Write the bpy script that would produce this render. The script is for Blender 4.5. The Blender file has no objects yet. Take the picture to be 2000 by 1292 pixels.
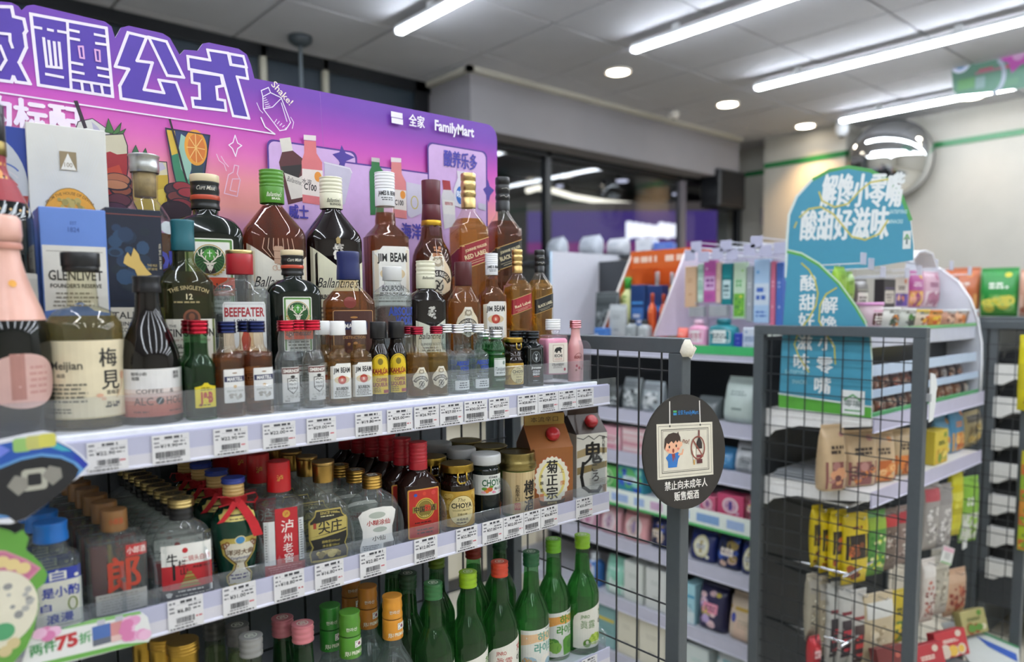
import bpy, math, random
from math import sin, cos, tan, atan, atan2, pi, radians, sqrt
from mathutils import Vector, Matrix
from mathutils.geometry import tessellate_polygon
random.seed(7)
SC = bpy.context.scene
COL = SC.collection

# ------------------------------------------------------------ camera, world, exposure
YAW, PITCH, ROLL, FOC, CX, CY, ZC = radians(48.9), radians(4.72), .0065, 1441., 1000., 720., 1.45
_h = Vector((cos(YAW), sin(YAW), 0)); _r = Vector((sin(YAW), -cos(YAW), 0)); _z = Vector((0, 0, 1))
FW = _h*cos(PITCH) - _z*sin(PITCH); _u = _h*sin(PITCH) + _z*cos(PITCH)
RT = _r*cos(ROLL) - _u*sin(ROLL); UP = _u*cos(ROLL) + _r*sin(ROLL)
EYE = Vector((0, 0, ZC))
cam = bpy.data.cameras.new('camera'); camo = bpy.data.objects.new('camera', cam); COL.objects.link(camo)
camo.matrix_world = Matrix(((RT.x, UP.x, -FW.x, 0), (RT.y, UP.y, -FW.y, 0), (RT.z, UP.z, -FW.z, ZC), (0, 0, 0, 1)))
cam.sensor_width = 36; cam.lens = 36*FOC/2000; cam.shift_y = (CY-646)/2000; cam.clip_start = .02
cam.dof.use_dof = True; cam.dof.focus_distance = 1.20; cam.dof.aperture_fstop = 2.6
SC.camera = camo
W = bpy.data.worlds.new('world'); SC.world = W; W.use_nodes = True
W.node_tree.nodes['Background'].inputs[0].default_value = (.05, .06, .08, 1)
W.node_tree.nodes['Background'].inputs[1].default_value = .3
SC.view_settings.view_transform = 'Standard'; SC.view_settings.look = 'None'
SC.view_settings.exposure = 0.1; SC.view_settings.gamma = 1; SC.view_settings.use_curve_mapping = False
TUBE_STRENGTH, DOWN_STRENGTH = 46.0, 20.0
cy = SC.cycles
cy.max_bounces = 14; cy.diffuse_bounces = 4; cy.glossy_bounces = 5; cy.transmission_bounces = 10; cy.transparent_max_bounces = 40
cy.caustics_reflective = False; cy.caustics_refractive = False; cy.blur_glossy = .5; cy.sample_clamp_indirect = 6
cy.use_denoising = True

def ray(px, py): return FW + RT*((px-CX)/FOC) - UP*((py-CY)/FOC)
def atY(px, py, Y): d = ray(px, py); return EYE + d*(Y/d.y)
def atX(px, py, X): d = ray(px, py); return EYE + d*(X/d.x)
def atZ(px, py, Z): d = ray(px, py); return EYE + d*((Z-ZC)/d.z)
def shelf_x(px, Y, z):                                  # where on a shelf line (Y, z) a column of the photograph falls
    lo, hi = -1., 8.
    for _ in range(50):
        m = (lo+hi)/2; d = Vector((m, Y, z)) - EYE
        if CX + FOC*d.dot(RT)/d.dot(FW) < px: lo = m
        else: hi = m
    return (lo+hi)/2

# ------------------------------------------------------------ colours and materials
def lin(c):
    if isinstance(c, str):
        c = c.lstrip('#')
        if len(c) == 3: c = ''.join(x*2 for x in c)
        c = [int(c[i:i+2], 16)/255 for i in (0, 2, 4)]
        return tuple(x/12.92 if x <= .04045 else ((x+.055)/1.055)**2.4 for x in c)
    return tuple(c[:3])
MATS = {}
def mat(kind):
    if kind in MATS: return MATS[kind]
    m = bpy.data.materials.new(kind); MATS[kind] = m; m.use_nodes = True
    nt = m.node_tree; N = nt.nodes; L = nt.links; N.clear()
    out = N.new('ShaderNodeOutputMaterial')
    at = N.new('ShaderNodeAttribute'); at.attribute_name = 'Col'
    def noise(scale, detail=3):
        tc = N.new('ShaderNodeTexCoord'); n = N.new('ShaderNodeTexNoise')
        n.inputs['Scale'].default_value = scale; n.inputs['Detail'].default_value = detail
        L.new(tc.outputs['Object'], n.inputs['Vector']); return n
    if kind in ('glass', 'flint', 'clearplastic', 'film', 'pane'):
        tr = N.new('ShaderNodeBsdfTransparent'); L.new(at.outputs['Color'], tr.inputs[0])
        gl = N.new('ShaderNodeBsdfGlossy'); gl.inputs['Roughness'].default_value = {'glass': .03, 'flint': .03, 'clearplastic': .08, 'film': .12, 'pane': .03}[kind]
        fr = N.new('ShaderNodeFresnel'); ior = {'glass': 1.5, 'flint': 1.5, 'pane': 1.45, 'clearplastic': 1.4, 'film': 1.45}[kind]
        gm = N.new('ShaderNodeNewGeometry'); mp = N.new('ShaderNodeMapRange')      # both sides of a thin wall reflect alike
        mp.inputs['To Min'].default_value = ior; mp.inputs['To Max'].default_value = 1/ior
        L.new(gm.outputs['Backfacing'], mp.inputs['Value']); L.new(mp.outputs[0], fr.inputs[0])
        mx = N.new('ShaderNodeMixShader'); L.new(fr.outputs[0], mx.inputs[0]); L.new(tr.outputs[0], mx.inputs[1]); L.new(gl.outputs[0], mx.inputs[2])
        if kind in ('film', 'clearplastic'):
            n = noise(60 if kind == 'film' else 9, 2); b = N.new('ShaderNodeBump'); b.inputs['Strength'].default_value = .5 if kind == 'film' else .05
            b.inputs['Distance'].default_value = .01
            L.new(n.outputs['Fac'], b.inputs['Height']); L.new(b.outputs[0], gl.inputs['Normal'])
        if kind in ('clearplastic', 'glass', 'flint'):          # acrylic is hazy; on glass the diffuse share stands in for refracted light
            df = N.new('ShaderNodeBsdfDiffuse'); L.new(at.outputs['Color'], df.inputs[0])
            m2 = N.new('ShaderNodeMixShader'); m2.inputs[0].default_value = {'glass': .015, 'flint': .05, 'clearplastic': .05}[kind]
            L.new(mx.outputs[0], m2.inputs[1]); L.new(df.outputs[0], m2.inputs[2]); mx = m2
        L.new(mx.outputs[0], out.inputs[0]); return m
    if kind in ('liquid', 'spirit'):
        g = N.new('ShaderNodeBsdfGlass'); g.inputs['IOR'].default_value = 1.33; g.inputs['Roughness'].default_value = 0
        L.new(at.outputs['Color'], g.inputs['Color'])
        # a share of plain transparency stands for the light that the curved liquid lets through
        tr = N.new('ShaderNodeBsdfTransparent'); L.new(at.outputs['Color'], tr.inputs[0])
        mx = N.new('ShaderNodeMixShader'); mx.inputs[0].default_value = .62
        L.new(g.outputs[0], mx.inputs[1]); L.new(tr.outputs[0], mx.inputs[2])
        if kind == 'spirit':                           # a diffuse share stands in for light caught inside coloured spirit
            df = N.new('ShaderNodeBsdfTranslucent'); d2 = N.new('ShaderNodeBsdfDiffuse'); ad = N.new('ShaderNodeAddShader'); m2 = N.new('ShaderNodeMixShader'); m2.inputs[0].default_value = .08
            vm = N.new('ShaderNodeVectorMath'); vm.operation = 'MULTIPLY'; L.new(at.outputs['Color'], vm.inputs[0]); L.new(at.outputs['Color'], vm.inputs[1])
            for q in (df, d2): L.new(vm.outputs[0], q.inputs[0])
            L.new(df.outputs[0], ad.inputs[0]); L.new(d2.outputs[0], ad.inputs[1]); L.new(mx.outputs[0], m2.inputs[1]); L.new(ad.outputs[0], m2.inputs[2]); mx = m2
        L.new(mx.outputs[0], out.inputs[0]); return m
    if kind.startswith('emit'):
        e = N.new('ShaderNodeEmission'); L.new(at.outputs['Color'], e.inputs[0]); e.inputs[1].default_value = float(kind[4:]); L.new(e.outputs[0], out.inputs[0]); return m
    p = N.new('ShaderNodeBsdfPrincipled'); L.new(p.outputs[0], out.inputs[0])
    spec = {'print': (.5, 0, 60, .06, .0), 'paper': (.75, 0, 200, .05, .02), 'plastic': (.32, 0, 30, .05, .0), 'gloss': (.07, 0, 20, .03, .0),
            'metal': (.3, 1, 300, .08, .03), 'chrome': (.04, 1, 1, 0, 0), 'steel': (.45, 0, 90, .07, .06), 'paint': (.75, 0, 6, .04, .05),
            'pack': (.28, 0, 25, .12, .45), 'fabric': (.9, 0, 80, .15, .3), 'board': (.42, 0, 40, .03, .0), 'floor': (.25, 0, 3, .08, 0), 'food': (.6, 0, 60, .5, .6)}[kind]
    p.inputs['Roughness'].default_value = spec[0]; p.inputs['Metallic'].default_value = spec[1]
    n = noise(spec[2])
    mr = N.new('ShaderNodeMapRange'); mr.inputs['From Min'].default_value = .25; mr.inputs['From Max'].default_value = .75
    mr.inputs['To Min'].default_value = 1-spec[3]; mr.inputs['To Max'].default_value = 1+spec[3]*.5
    L.new(n.outputs['Fac'], mr.inputs['Value'])
    mm = N.new('ShaderNodeVectorMath'); mm.operation = 'SCALE'; L.new(at.outputs['Color'], mm.inputs[0]); L.new(mr.outputs[0], mm.inputs['Scale'])
    L.new(mm.outputs[0], p.inputs['Base Color'])
    if spec[4]:
        b = N.new('ShaderNodeBump'); b.inputs['Strength'].default_value = spec[4]; b.inputs['Distance'].default_value = .004
        L.new(n.outputs['Fac'], b.inputs['Height']); L.new(b.outputs[0], p.inputs['Normal'])
    return m

# ------------------------------------------------------------ mesh building
class MB:
    def __init__(s): s.v = []; s.f = []; s.c = []; s.s = []
    def add(s, vs, fs, col, smooth=False):
        o = len(s.v); s.v += [tuple(a) for a in vs]
        cc = col if callable(col) else lin(col)
        for f in fs:
            s.f.append(tuple(i+o for i in f)); s.s.append(smooth)
            s.c.append([cc(*vs[i]) for i in f] if callable(col) else cc)
        return s
    def box(s, x0, x1, y0, y1, z0, z1, col, b=0):
        x0, x1 = min(x0, x1), max(x0, x1); y0, y1 = min(y0, y1), max(y0, y1); z0, z1 = min(z0, z1), max(z0, z1)
        if b <= 0:
            return s.add([(x, y, z) for x in (x0, x1) for y in (y0, y1) for z in (z0, z1)],
                         [(0, 1, 3, 2), (4, 6, 7, 5), (0, 4, 5, 1), (2, 3, 7, 6), (0, 2, 6, 4), (1, 5, 7, 3)], col)
        vs = []; idx = {}
        X = (x0, x1); Y = (y0, y1); Z = (z0, z1); sg = (1, -1)
        for i in (0, 1):
            for j in (0, 1):
                for k in (0, 1):
                    for a in (0, 1, 2):                # the axis on whose face this corner lies
                        d = [b*sg[i], b*sg[j], b*sg[k]]; d[a] = 0
                        idx[i, j, k, a] = len(vs); vs.append((X[i]+d[0], Y[j]+d[1], Z[k]+d[2]))
        fs = []
        for a in (0, 1, 2):
            for e in (0, 1):
                q = []
                for (m, n) in ((0, 0), (1, 0), (1, 1), (0, 1)):
                    t = [0, 0, 0]; t[a] = e; t[(a+1) % 3] = m; t[(a+2) % 3] = n; q.append(idx[t[0], t[1], t[2], a])
                fs.append(tuple(q if e else q[::-1]))
        for a in (0, 1, 2):                             # edges parallel to axis a
            p, q = (a+1) % 3, (a+2) % 3
            for m in (0, 1):
                for n in (0, 1):
                    A = [0]*3; A[p] = m; A[q] = n; B = A[:]; B[a] = 1
                    f = (idx[(*A, p)], idx[(*A, q)], idx[(*B, q)], idx[(*B, p)])
                    fs.append(f if m == n else f[::-1])
        for i in (0, 1):
            for j in (0, 1):
                for k in (0, 1):
                    f = tuple(idx[i, j, k, a] for a in (0, 1, 2)); fs.append(f if (i+j+k) % 2 else f[::-1])
        return s.add(vs, fs, col)
    def loft(s, secs, col, n=28, caps=(1, 1), smooth=True, cx=0, cy=0):
        vs = []; fs = []
        for (z, rx, ry, p) in secs:
            for i in range(n):
                t = 2*pi*(i+.5)/n; c, d = cos(t), sin(t); e = 2/p
                vs.append((cx+rx*math.copysign(abs(c)**e, c), cy+ry*math.copysign(abs(d)**e, d), z))
        for k in range(len(secs)-1):
            for i in range(n):
                j = (i+1) % n; fs.append((k*n+i, k*n+j, (k+1)*n+j, (k+1)*n+i))
        s.add(vs, fs, col, smooth)
        o = len(s.v)-len(vs)
        cc = (lambda f: [col(*s.v[i]) for i in f]) if callable(col) else (lambda f: lin(col))
        for on, f in ((caps[0], tuple(o+i for i in range(n))[::-1]), (caps[1], tuple(o+(len(secs)-1)*n+i for i in range(n)))):
            if on: s.f.append(f); s.s.append(False); s.c.append(cc(f))
        return s
    def tube(s, pts, r, col, n=6, closed=False):
        P = [Vector(p) for p in pts]; vs = []; fs = []; m = len(P)
        for i, p in enumerate(P):
            a = P[i-1] if (i or closed) else p; b = P[(i+1) % m] if (i < m-1 or closed) else p
            d = (b-a).normalized(); q = Vector((0, 0, 1)) if abs(d.z) < .9 else Vector((1, 0, 0))
            u = d.cross(q).normalized(); w = d.cross(u)
            vs += [tuple(p+u*(r*cos(2*pi*k/n))+w*(r*sin(2*pi*k/n))) for k in range(n)]
        for i in range(m if closed else m-1):
            j = (i+1) % m
            for k in range(n): l = (k+1) % n; fs.append((i*n+k, i*n+l, j*n+l, j*n+k))
        if not closed: fs += [tuple(range(n))[::-1], tuple((m-1)*n+k for k in range(n))]
        return s.add(vs, fs, col, True)
    def prism(s, poly, y0, y1, col, ecol=None):        # an outline in x, z given a thickness along y
        n = len(poly); tri = [tuple(t) for t in tessellate_polygon([[Vector((p[0], p[1], 0)) for p in poly]])]
        A = [(p[0], y0, p[1]) for p in poly]; B = [(p[0], y1, p[1]) for p in poly]
        s.add(A, [t for t in tri], col); s.add(B, [t[::-1] for t in tri], ecol or col)
        return s.add(A+B, [(i, (i+1) % n, n+(i+1) % n, n+i) for i in range(n)], ecol or col)
    def build(s, name, material, parent=None, scale=1., loc=None, rot=None, **props):
        me = bpy.data.meshes.new(name)
        me.from_pydata([(a[0]*scale, a[1]*scale, a[2]*scale) for a in s.v], [], s.f)
        ca = me.color_attributes.new('Col', 'FLOAT_COLOR', 'CORNER'); buf = []
        for f, c in zip(s.f, s.c):
            if isinstance(c, list):
                for k in c: buf += (k[0], k[1], k[2], 1.)
            else: buf += (c[0], c[1], c[2], 1.)*len(f)
        ca.data.foreach_set('color', buf)
        me.polygons.foreach_set('use_smooth', s.s)
        me.materials.append(mat(material)); me.update()
        o = bpy.data.objects.new(name, me); COL.objects.link(o)
        if parent: o.parent = parent
        if loc: o.location = loc
        if rot: o.rotation_euler = rot
        for k, v in props.items(): o[k] = v
        return o

def thing(name, label, cat, loc=(0, 0, 0), rz=0, group=None, rot=None):
    o = bpy.data.objects.new(name, None); COL.objects.link(o); o.location = loc
    o.rotation_euler = rot or (0, 0, rz); o.empty_display_size = .02
    o['label'] = label; o['category'] = cat
    if group: o['group'] = group
    return o
def tag(o, label, cat, group=None):
    o['label'] = label; o['category'] = cat
    if group: o['group'] = group
    return o
def kids(o): return KIDS.get(o.name) or [c for c in bpy.data.objects if c.parent == o]
KIDS = {}
def dup(root, loc, rz=None, label=None, group=None, skip=()):
    tree = KIDS.get(root.name)
    if tree is None:
        ch = [c for c in root.children]; tree = KIDS[root.name] = [(c, [g for g in c.children]) for c in ch]
    r = root.copy(); COL.objects.link(r); r.location = loc
    if rz is not None: r.rotation_euler = (r.rotation_euler[0], r.rotation_euler[1], rz)
    if label: r['label'] = label
    if group: r['group'] = group
    for c, gs in tree:
        if c.name.split('.')[0] in skip: continue
        d = c.copy(); COL.objects.link(d); d.parent = r
        for g in gs: e = g.copy(); COL.objects.link(e); e.parent = d
    return r
def struct(o): o['kind'] = 'structure'; return o

# ------------------------------------------------------------ flat print
GLY = {}
def glyphs(t, bold, shear):
    k = (t, bold, shear)
    if k not in GLY:
        c = bpy.data.curves.new('t', 'FONT'); c.body = t; c.size = 1; c.offset = bold; c.shear = shear; c.resolution_u = 2
        o = bpy.data.objects.new('t', c); m = o.to_mesh()
        v = [(x.co[0], x.co[1]) for x in m.vertices]; f = [tuple(p.vertices) for p in m.polygons]
        o.to_mesh_clear(); bpy.data.objects.remove(o); bpy.data.curves.remove(c)
        GLY[k] = (v, f)
    return GLY[k]
def is_wide(t): return any(ord(ch) > 0x2e80 for ch in t)
class Art:
    def __init__(s): s.items = []; s.n = 0
    def _a(s, v, f, col, dl=1): s.items.append((s.n, v, f, col)); s.n += dl; return s
    def poly(s, pts, col):
        t = [tuple(q) for q in tessellate_polygon([[Vector((p[0], p[1], 0)) for p in pts]])]
        t = [q if (pts[q[1]][0]-pts[q[0]][0])*(pts[q[2]][1]-pts[q[0]][1])-(pts[q[1]][1]-pts[q[0]][1])*(pts[q[2]][0]-pts[q[0]][0]) > 0 else q[::-1] for q in t]
        return s._a(list(pts), t, col)
    def rect(s, x0, y0, x1, y1, col): return s._a([(x0, y0), (x1, y0), (x1, y1), (x0, y1)], [(0, 1, 2, 3)], col)
    def rrect(s, x0, y0, x1, y1, r, col): return s.poly(rr(x0, y0, x1, y1, r), col)
    def disc(s, x, y, rx, ry, col, n=28): return s._a([(x+rx*cos(2*pi*i/n), y+ry*sin(2*pi*i/n)) for i in range(n)], [(0, i, i+1) for i in range(1, n-1)], col)
    def ring(s, x, y, rx, ry, w, col, n=32, a0=0, a1=2*pi):
        v = []
        for i in range(n+1):
            t = a0+(a1-a0)*i/n; v += [(x+rx*cos(t), y+ry*sin(t)), (x+(rx-w)*cos(t), y+(ry-w)*sin(t))]
        return s._a(v, [(2*i, 2*i+2, 2*i+3, 2*i+1) for i in range(n)], col)
    def line(s, pts, w, col, closed=False):
        P = list(pts)+([pts[0]] if closed else []); v = [[], [], []]; f = [[], [], []]
        for k, (a, b) in enumerate(zip(P, P[1:])):
            k = 2 if closed and k == len(P)-2 and k % 2 == 0 else k % 2
            dx, dy = b[0]-a[0], b[1]-a[1]; l = math.hypot(dx, dy) or 1e-9; nx, ny = -dy/l*w/2, dx/l*w/2; ex, ey = dx/l*w*.4, dy/l*w*.4
            o = len(v[k]); v[k] += [(a[0]-ex-nx, a[1]-ey-ny), (b[0]+ex-nx, b[1]+ey-ny), (b[0]+ex+nx, b[1]+ey+ny), (a[0]-ex+nx, a[1]-ey+ny)]; f[k].append((o, o+1, o+2, o+3))
        for k in range(3):
            if f[k]: s._a(v[k], f[k], col, .34)
        s.n = math.ceil(s.n); return s
    def frame(s, x0, y0, x1, y1, w, col): return s.line([(x0, y0), (x1, y0), (x1, y1), (x0, y1)], w, col, True)
    def text(s, t, x, y, h, col, bold=.012, shear=0, w=None, rot=0, arc=None, al='c', outline=None):
        # h = height of a capital (or of a CJK square); w = squeeze or stretch to this width; arc = radius of a circle to bend the line round
        if outline: s.text(t, x, y, h, outline[0], (min(bold, .024) if is_wide(t) else bold)+min(outline[1], .03), shear, w, rot, arc, al, False)
        if is_wide(t):                                  # heavier strokes by shifted copies, each on its own thin layer
            e = {False: .05}.get(outline, min(bold, .05)) * h/.86
            if e > .004*h and outline != 0:
                n = s.n
                for k, (dx, dy) in enumerate(((1, 0), (-1, 0), (0, .7), (0, -.7)) if outline is not False else ((1, 1), (-1, 1), (1, -1), (-1, -1))):
                    s.n = n+k*.2; s.text(t, x+dx*e*.6*cos(rot)-dy*e*.6*sin(rot), y+dx*e*.6*sin(rot)+dy*e*.6*cos(rot), h, col, 0, shear, w, rot, arc, al, 0)
                s.n = n+1; return s
            bold = 0
        v, f = glyphs(t, bold, shear)
        if not v: return s
        xs = [a[0] for a in v]; x0, x1 = min(xs), max(xs)
        k = h/(.86 if is_wide(t) else .73); kx = k if w is None else w/(x1-x0)
        cx = {'c': (x0+x1)/2, 'l': x0, 'r': x1}[al]; cyy = .38 if is_wide(t) else .36
        cr, sr = cos(rot), sin(rot); V = []
        for a in v:
            px, py = (a[0]-cx)*kx, (a[1]-cyy)*k
            if arc: R = abs(arc); th = px/R; px, py = ((R+py)*sin(th), (R+py)*cos(th)-R) if arc > 0 else ((R-py)*sin(th), R-(R-py)*cos(th))
            V.append((x+px*cr-py*sr, y+px*sr+py*cr))
        return s._a(V, f, col)
    def vtext(s, t, x, y, h, col, bold=.02, step=1.12, w=None):
        for i, ch in enumerate(t): s.text(ch, x, y-i*h*step, h, col, bold, w=w)
        return s
    def small(s, x0, y0, x1, y1, rows, col, seed=1, fill=.45):
        rnd = random.Random(seed); v = []; f = []; hh = (y1-y0)/rows
        for r in range(rows):
            x = x0+rnd.random()*.1*(x1-x0); y = y1-(r+.5)*hh; xe = x1-rnd.random()*.25*(x1-x0)
            while x < xe:
                w = (.5+rnd.random()*1.1)*hh; w = min(w, xe-x); o = len(v); t = hh*fill/2
                v += [(x, y-t), (x+w, y-t), (x+w, y+t), (x, y+t)]; f.append((o, o+1, o+2, o+3)); x += w+hh*(.15+.3*rnd.random())
        return s._a(v, f, col) if f else s
    def bars(s, x0, y0, x1, y1, n, col, seed=1):
        rnd = random.Random(seed); v = []; f = []; x = x0; u = (x1-x0)/n
        while x < x1:
            w = u*rnd.choice((.3, .5, .8)); o = len(v); v += [(x, y0), (x+w, y0), (x+w, y1), (x, y1)]; f.append((o, o+1, o+2, o+3)); x += w+u*rnd.choice((.25, .4, .7))
        return s._a(v, f, col)
    def blobs(s, x0, y0, x1, y1, n, cols, r, seed=1):
        rnd = random.Random(seed)
        for i in range(n):
            q = r*(.6+.8*rnd.random()); s.disc(x0+q*.7+rnd.random()*max(0, x1-x0-1.4*q), y0+q*.7+rnd.random()*max(0, y1-y0-1.4*q), q, q*(.6+.5*rnd.random()), rnd.choice(cols), 9); s.n -= .8
        s.n = math.ceil(s.n); return s
    def emit(s, fn, step=None, d=.06, mb=None):
        mb = mb or MB()
        for (l, v, f, col) in s.items:
            if step:
                for t in f:
                    poly = [v[i] for i in t]; x0 = min(p[0] for p in poly); x1 = max(p[0] for p in poly)
                    k0 = math.floor(x0/step); k1 = math.ceil(x1/step)
                    for k in range(k0, k1):
                        q = poly if k1-k0 == 1 else clipx(clipx(poly, k*step, 1), (k+1)*step, -1)
                        if len(q) < 3: continue
                        j0 = math.floor(min(p[1] for p in q)/8.); j1 = math.ceil(max(p[1] for p in q)/8.)
                        for j in range(j0, j1):
                            w = q if j1-j0 == 1 else swp(clipx(clipx(swp(q), j*8., 1), (j+1)*8., -1))
                            if len(w) > 2: mb.add([fn(a, b, l*d) for a, b in w], [tuple(range(len(w)))], col3(col, w) if callable(col) else col)
            else:
                P = [fn(a, b, l*d) for a, b in v]
                if callable(col):
                    for t in f: mb.add([P[i] for i in t], [tuple(range(len(t)))], col3(col, [v[i] for i in t]))
                else: mb.add(P, f, col)
        return mb
class col3:                                            # colours of a polygon's corners, taken from a function of the flat print
    def __init__(s, fn, q): s.k = [fn(a, b) for a, b in q]; s.i = 0
    def __call__(s, *a): c = s.k[s.i % len(s.k)]; s.i += 1; return c
def swp(q): return [(b, a) for a, b in q]
def clipx(poly, x, sg):
    out = []
    for i, p in enumerate(poly):
        q = poly[i-1]; a, b = (q[0]-x)*sg, (p[0]-x)*sg
        if (a < 0) != (b < 0): t = a/(a-b); out.append((x, q[1]+(p[1]-q[1])*t))
        if b >= 0: out.append(p)
    return out
def rr(x0, y0, x1, y1, r, n=5):
    return [(cx+r*cos(a+pi/2*i/n), cy+r*sin(a+pi/2*i/n)) for (cx, cy, a) in ((x1-r, y0+r, -pi/2), (x1-r, y1-r, 0), (x0+r, y1-r, pi/2), (x0+r, y0+r, pi)) for i in range(n+1)]
def mixc(a, b, t): a, b = lin(a), lin(b); return tuple(a[i]+(b[i]-a[i])*max(0, min(1, t)) for i in range(3))
def ramp(stops):
    st = [(p, lin(c)) for p, c in stops]
    def f(t):
        for (p, c), (q, d) in zip(st, st[1:]):
            if t <= q: return mixc(c, d, (t-p)/(q-p))
        return st[-1][1]
    return f

# ------------------------------------------------------------ the room
H = 2.93
fl = struct(MB().box(-3.5, 6.4, -3.5, 4.2, -.05, 0, '#cfc8b8').build('floor', 'floor'))
for i in range(16):                                     # the floor tiles that show beyond the racks
    for j in range(6):
        x, y = 2.95+.3*i, .35+.3*j
        if x < 6.3: MB().box(x+.002, x+.298, y+.002, y+.298, 0, .004, '#d8d0bd', .001).build('tile', 'floor', fl)
ce = struct(MB().box(-3.5, 6.4, -3.5, 4.3, H+.02, H+.08, '#56585c').build('ceiling', 'paint'))
tm = None
for i in range(11):
    for j in range(-1, 7):
        x, y = .4+.6*i, .46+.6*j
        if x > 6.3 or y > 4.1 or (x > 2.5 and y > 3.6 and False): continue
        if tm is None:
            o = MB().box(.006, .594, .006, .594, 0, .02, '#bcbdc3', .004).build('tile', 'paint', ce); tm = o
        else: o = tm.copy(); COL.objects.link(o)
        o.location = (x, y, H)
struct(MB().box(-3.5, .4, -3.5, 4.3, H, H+.02, '#bcbdc3').box(.4, 6.4, -3.5, -.14, H, H+.02, '#bcbdc3').build('ceiling', 'paint'))
struct(MB().box(-3.5, -3.4, -3.5, 4.2, 0, H, '#cfcabd').build('wall_west', 'paint'))
struct(MB().box(-3.5, 6.4, -3.5, -3.4, 0, H, '#cfcabd').build('wall_south', 'paint'))
struct(MB().box(6.35, 6.45, -3.5, 4.2, 0, H, '#b0aea6').build('wall_east', 'paint'))
struct(MB().box(6.10, 6.35, 2.83, 3.56, 0, H, '#b0ada4').build('wall_pillar', 'paint'))
ZS = 2.69
struct(MB().box(6.342, 6.35, -3.4, 2.83, ZS-.022, ZS+.022, '#22703f').box(6.342, 6.35, 3.56, 3.9, ZS-.022, ZS+.022, '#22703f')
       .box(6.092, 6.10, 2.822, 3.56, ZS-.022, ZS+.022, '#22703f').box(6.092, 6.35, 2.822, 2.83, ZS-.022, ZS+.022, '#22703f').build('trim_1', 'plastic'))
struct(MB().box(2.90, 5.92, 3.70, 4.2, 2.57, H, '#8e8c91').build('wall_bulkhead', 'paint'))
struct(MB().box(2.86, 2.90, 3.66, 4.2, H-.03, H, '#b9b6ab').box(2.86, 5.92, 3.66, 3.70, H-.03, H, '#b9b6ab').build('trim_2', 'paint'))
def window(n, x0, x1, y, z0, z1, bars, fc='#15181c', pane=('#e6eaec', 'pane')):
    w = bpy.data.objects.new('window_%d' % n, None); COL.objects.link(w); struct(w)
    MB().box(x0, x1, y, y+.006, z0, z1, pane[0]).build('pane', pane[1], w)
    for b in bars: MB().box(b[0]-b[1]/2, b[0]+b[1]/2, y-.03, y+.03, z0, z1, b[2] if len(b) > 2 else fc, .003).build('mullion', 'plastic', w)
    MB().box(x0, x1, y-.03, y+.04, z0, z0+.06, fc, .003).box(x0, x1, y-.03, y+.04, z1-.07, z1, fc, .003).build('frame', 'plastic', w)
    return w
b1 = [(atY(x, 120, 4.13).x, .035, '#b9b7a8') for x in (514, 635)]
window(1, -3.4, 2.90, 4.15, 0, H, b1+[(2.83, .10)], pane=('#2c3843', 'plastic'))
window(2, 2.90, 6.10, 3.92, 0, 2.60, [(atY(1067, 420, 3.92).x, .05), (atY(1330, 420, 3.92).x, .07, '#6f6a70'), (atY(1440, 420, 3.92).x, .05)])
# the mall outside the windows: dark ceiling, a purple shop fascia, a curved strip lamp
struct(MB().box(-6, 16, 4.3, 16, -.05, 0, '#55504c').build('floor_outside', 'floor'))
struct(MB().box(-6, 16, 4.3, 16, 3.6, 3.7, '#22262c').build('ceiling_outside', 'paint'))
YF = 9.0
def fx(px, py): p = atY(px, py, YF); return p.x, p.z
struct(MB().box(-6, 18, YF+.3, YF+.5, 0, 3.6, '#2a2826').build('wall_outside', 'paint'))
DF = 11.5; q = EYE+ray(1250, 441)*DF; UF = DF/FOC
fa = thing('shop_fascia', 'purple lit shop sign band across the mall, seen through the window', 'sign', (q.x, q.y, 0), atan2(_r.y, _r.x))
fz = lambda y: q.z-(y-441)*UF
fxx = lambda x: (x-1250)*UF
MB().box(fxx(1030), fxx(1470), 0, .12, fz(472), fz(412), '#5c479a').build('band', 'emit0.75', fa)
MB().box(fxx(1030), fxx(1470), -.01, .12, fz(492), fz(472), '#a52a9a').build('lower_band', 'emit0.6', fa)
MB().box(fxx(1030), fxx(1470), .02, .12, fz(412), fz(395), '#a89a98').build('upper_panel', 'emit0.25', fa)
MB().box(fxx(1030), fxx(1470), .04, .14, 0, fz(492), '#4a464a').build('shop_front', 'plastic', fa)
a = Art()
for k in range(8): a.rrect(fxx(1222+12.6*k), fz(466-(k % 2)*2), fxx(1222+12.6*k+13.0), fz(440-(k*7 % 4)*2-(8 if k == 0 else 0)), .03, '#f4f2ff')
a.emit(lambda u, v, d: (u, -.012-d, v), d=.002).build('glowing_letters', 'emit1.9', fa)
st = thing('strip_lamp', 'long curved white strip lamp above the purple fascia outside', 'lamp')
pts = [(1030, 372), (1050, 366), (1080, 372), (1120, 384), (1180, 394), (1260, 402), (1350, 412), (1445, 424)]
MB().tube([tuple(atY(x, y, YF-.4)) for x, y in pts], .045, '#fff4e2', 8).build('diffuser', 'emit2.2', st)
MB().tube([tuple(atY(x, y, YF-.4)+Vector((0, .02, .07))) for x, y in pts], .05, '#3a3432', 6).build('housing', 'plastic', st)
for i, (x, y, r) in enumerate(((1093, 362, .05), (1215, 352, .09), (1318, 378, .04))):
    p = atY(x, y, 7.5); t = thing('mall_downlight', ('small', 'large', 'faint')[i]+' round white ceiling spot in the mall beyond the window', 'lamp', p)
    MB().loft([(-.02, r, r, 2), (.0, r, r, 2)], '#e8e6ff', 16).build('lens', 'emit1.2', t)
    MB().loft([(0, r*1.2, r*1.2, 2), (.08, r*1.1, r*1.1, 2)], '#444', 16).build('can', 'plastic', t); MB().tube([(0, 0, .07), (0, 0, 3.6-p.z)], .012, '#33363a', 6).build('stem', 'plastic', t)
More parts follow.
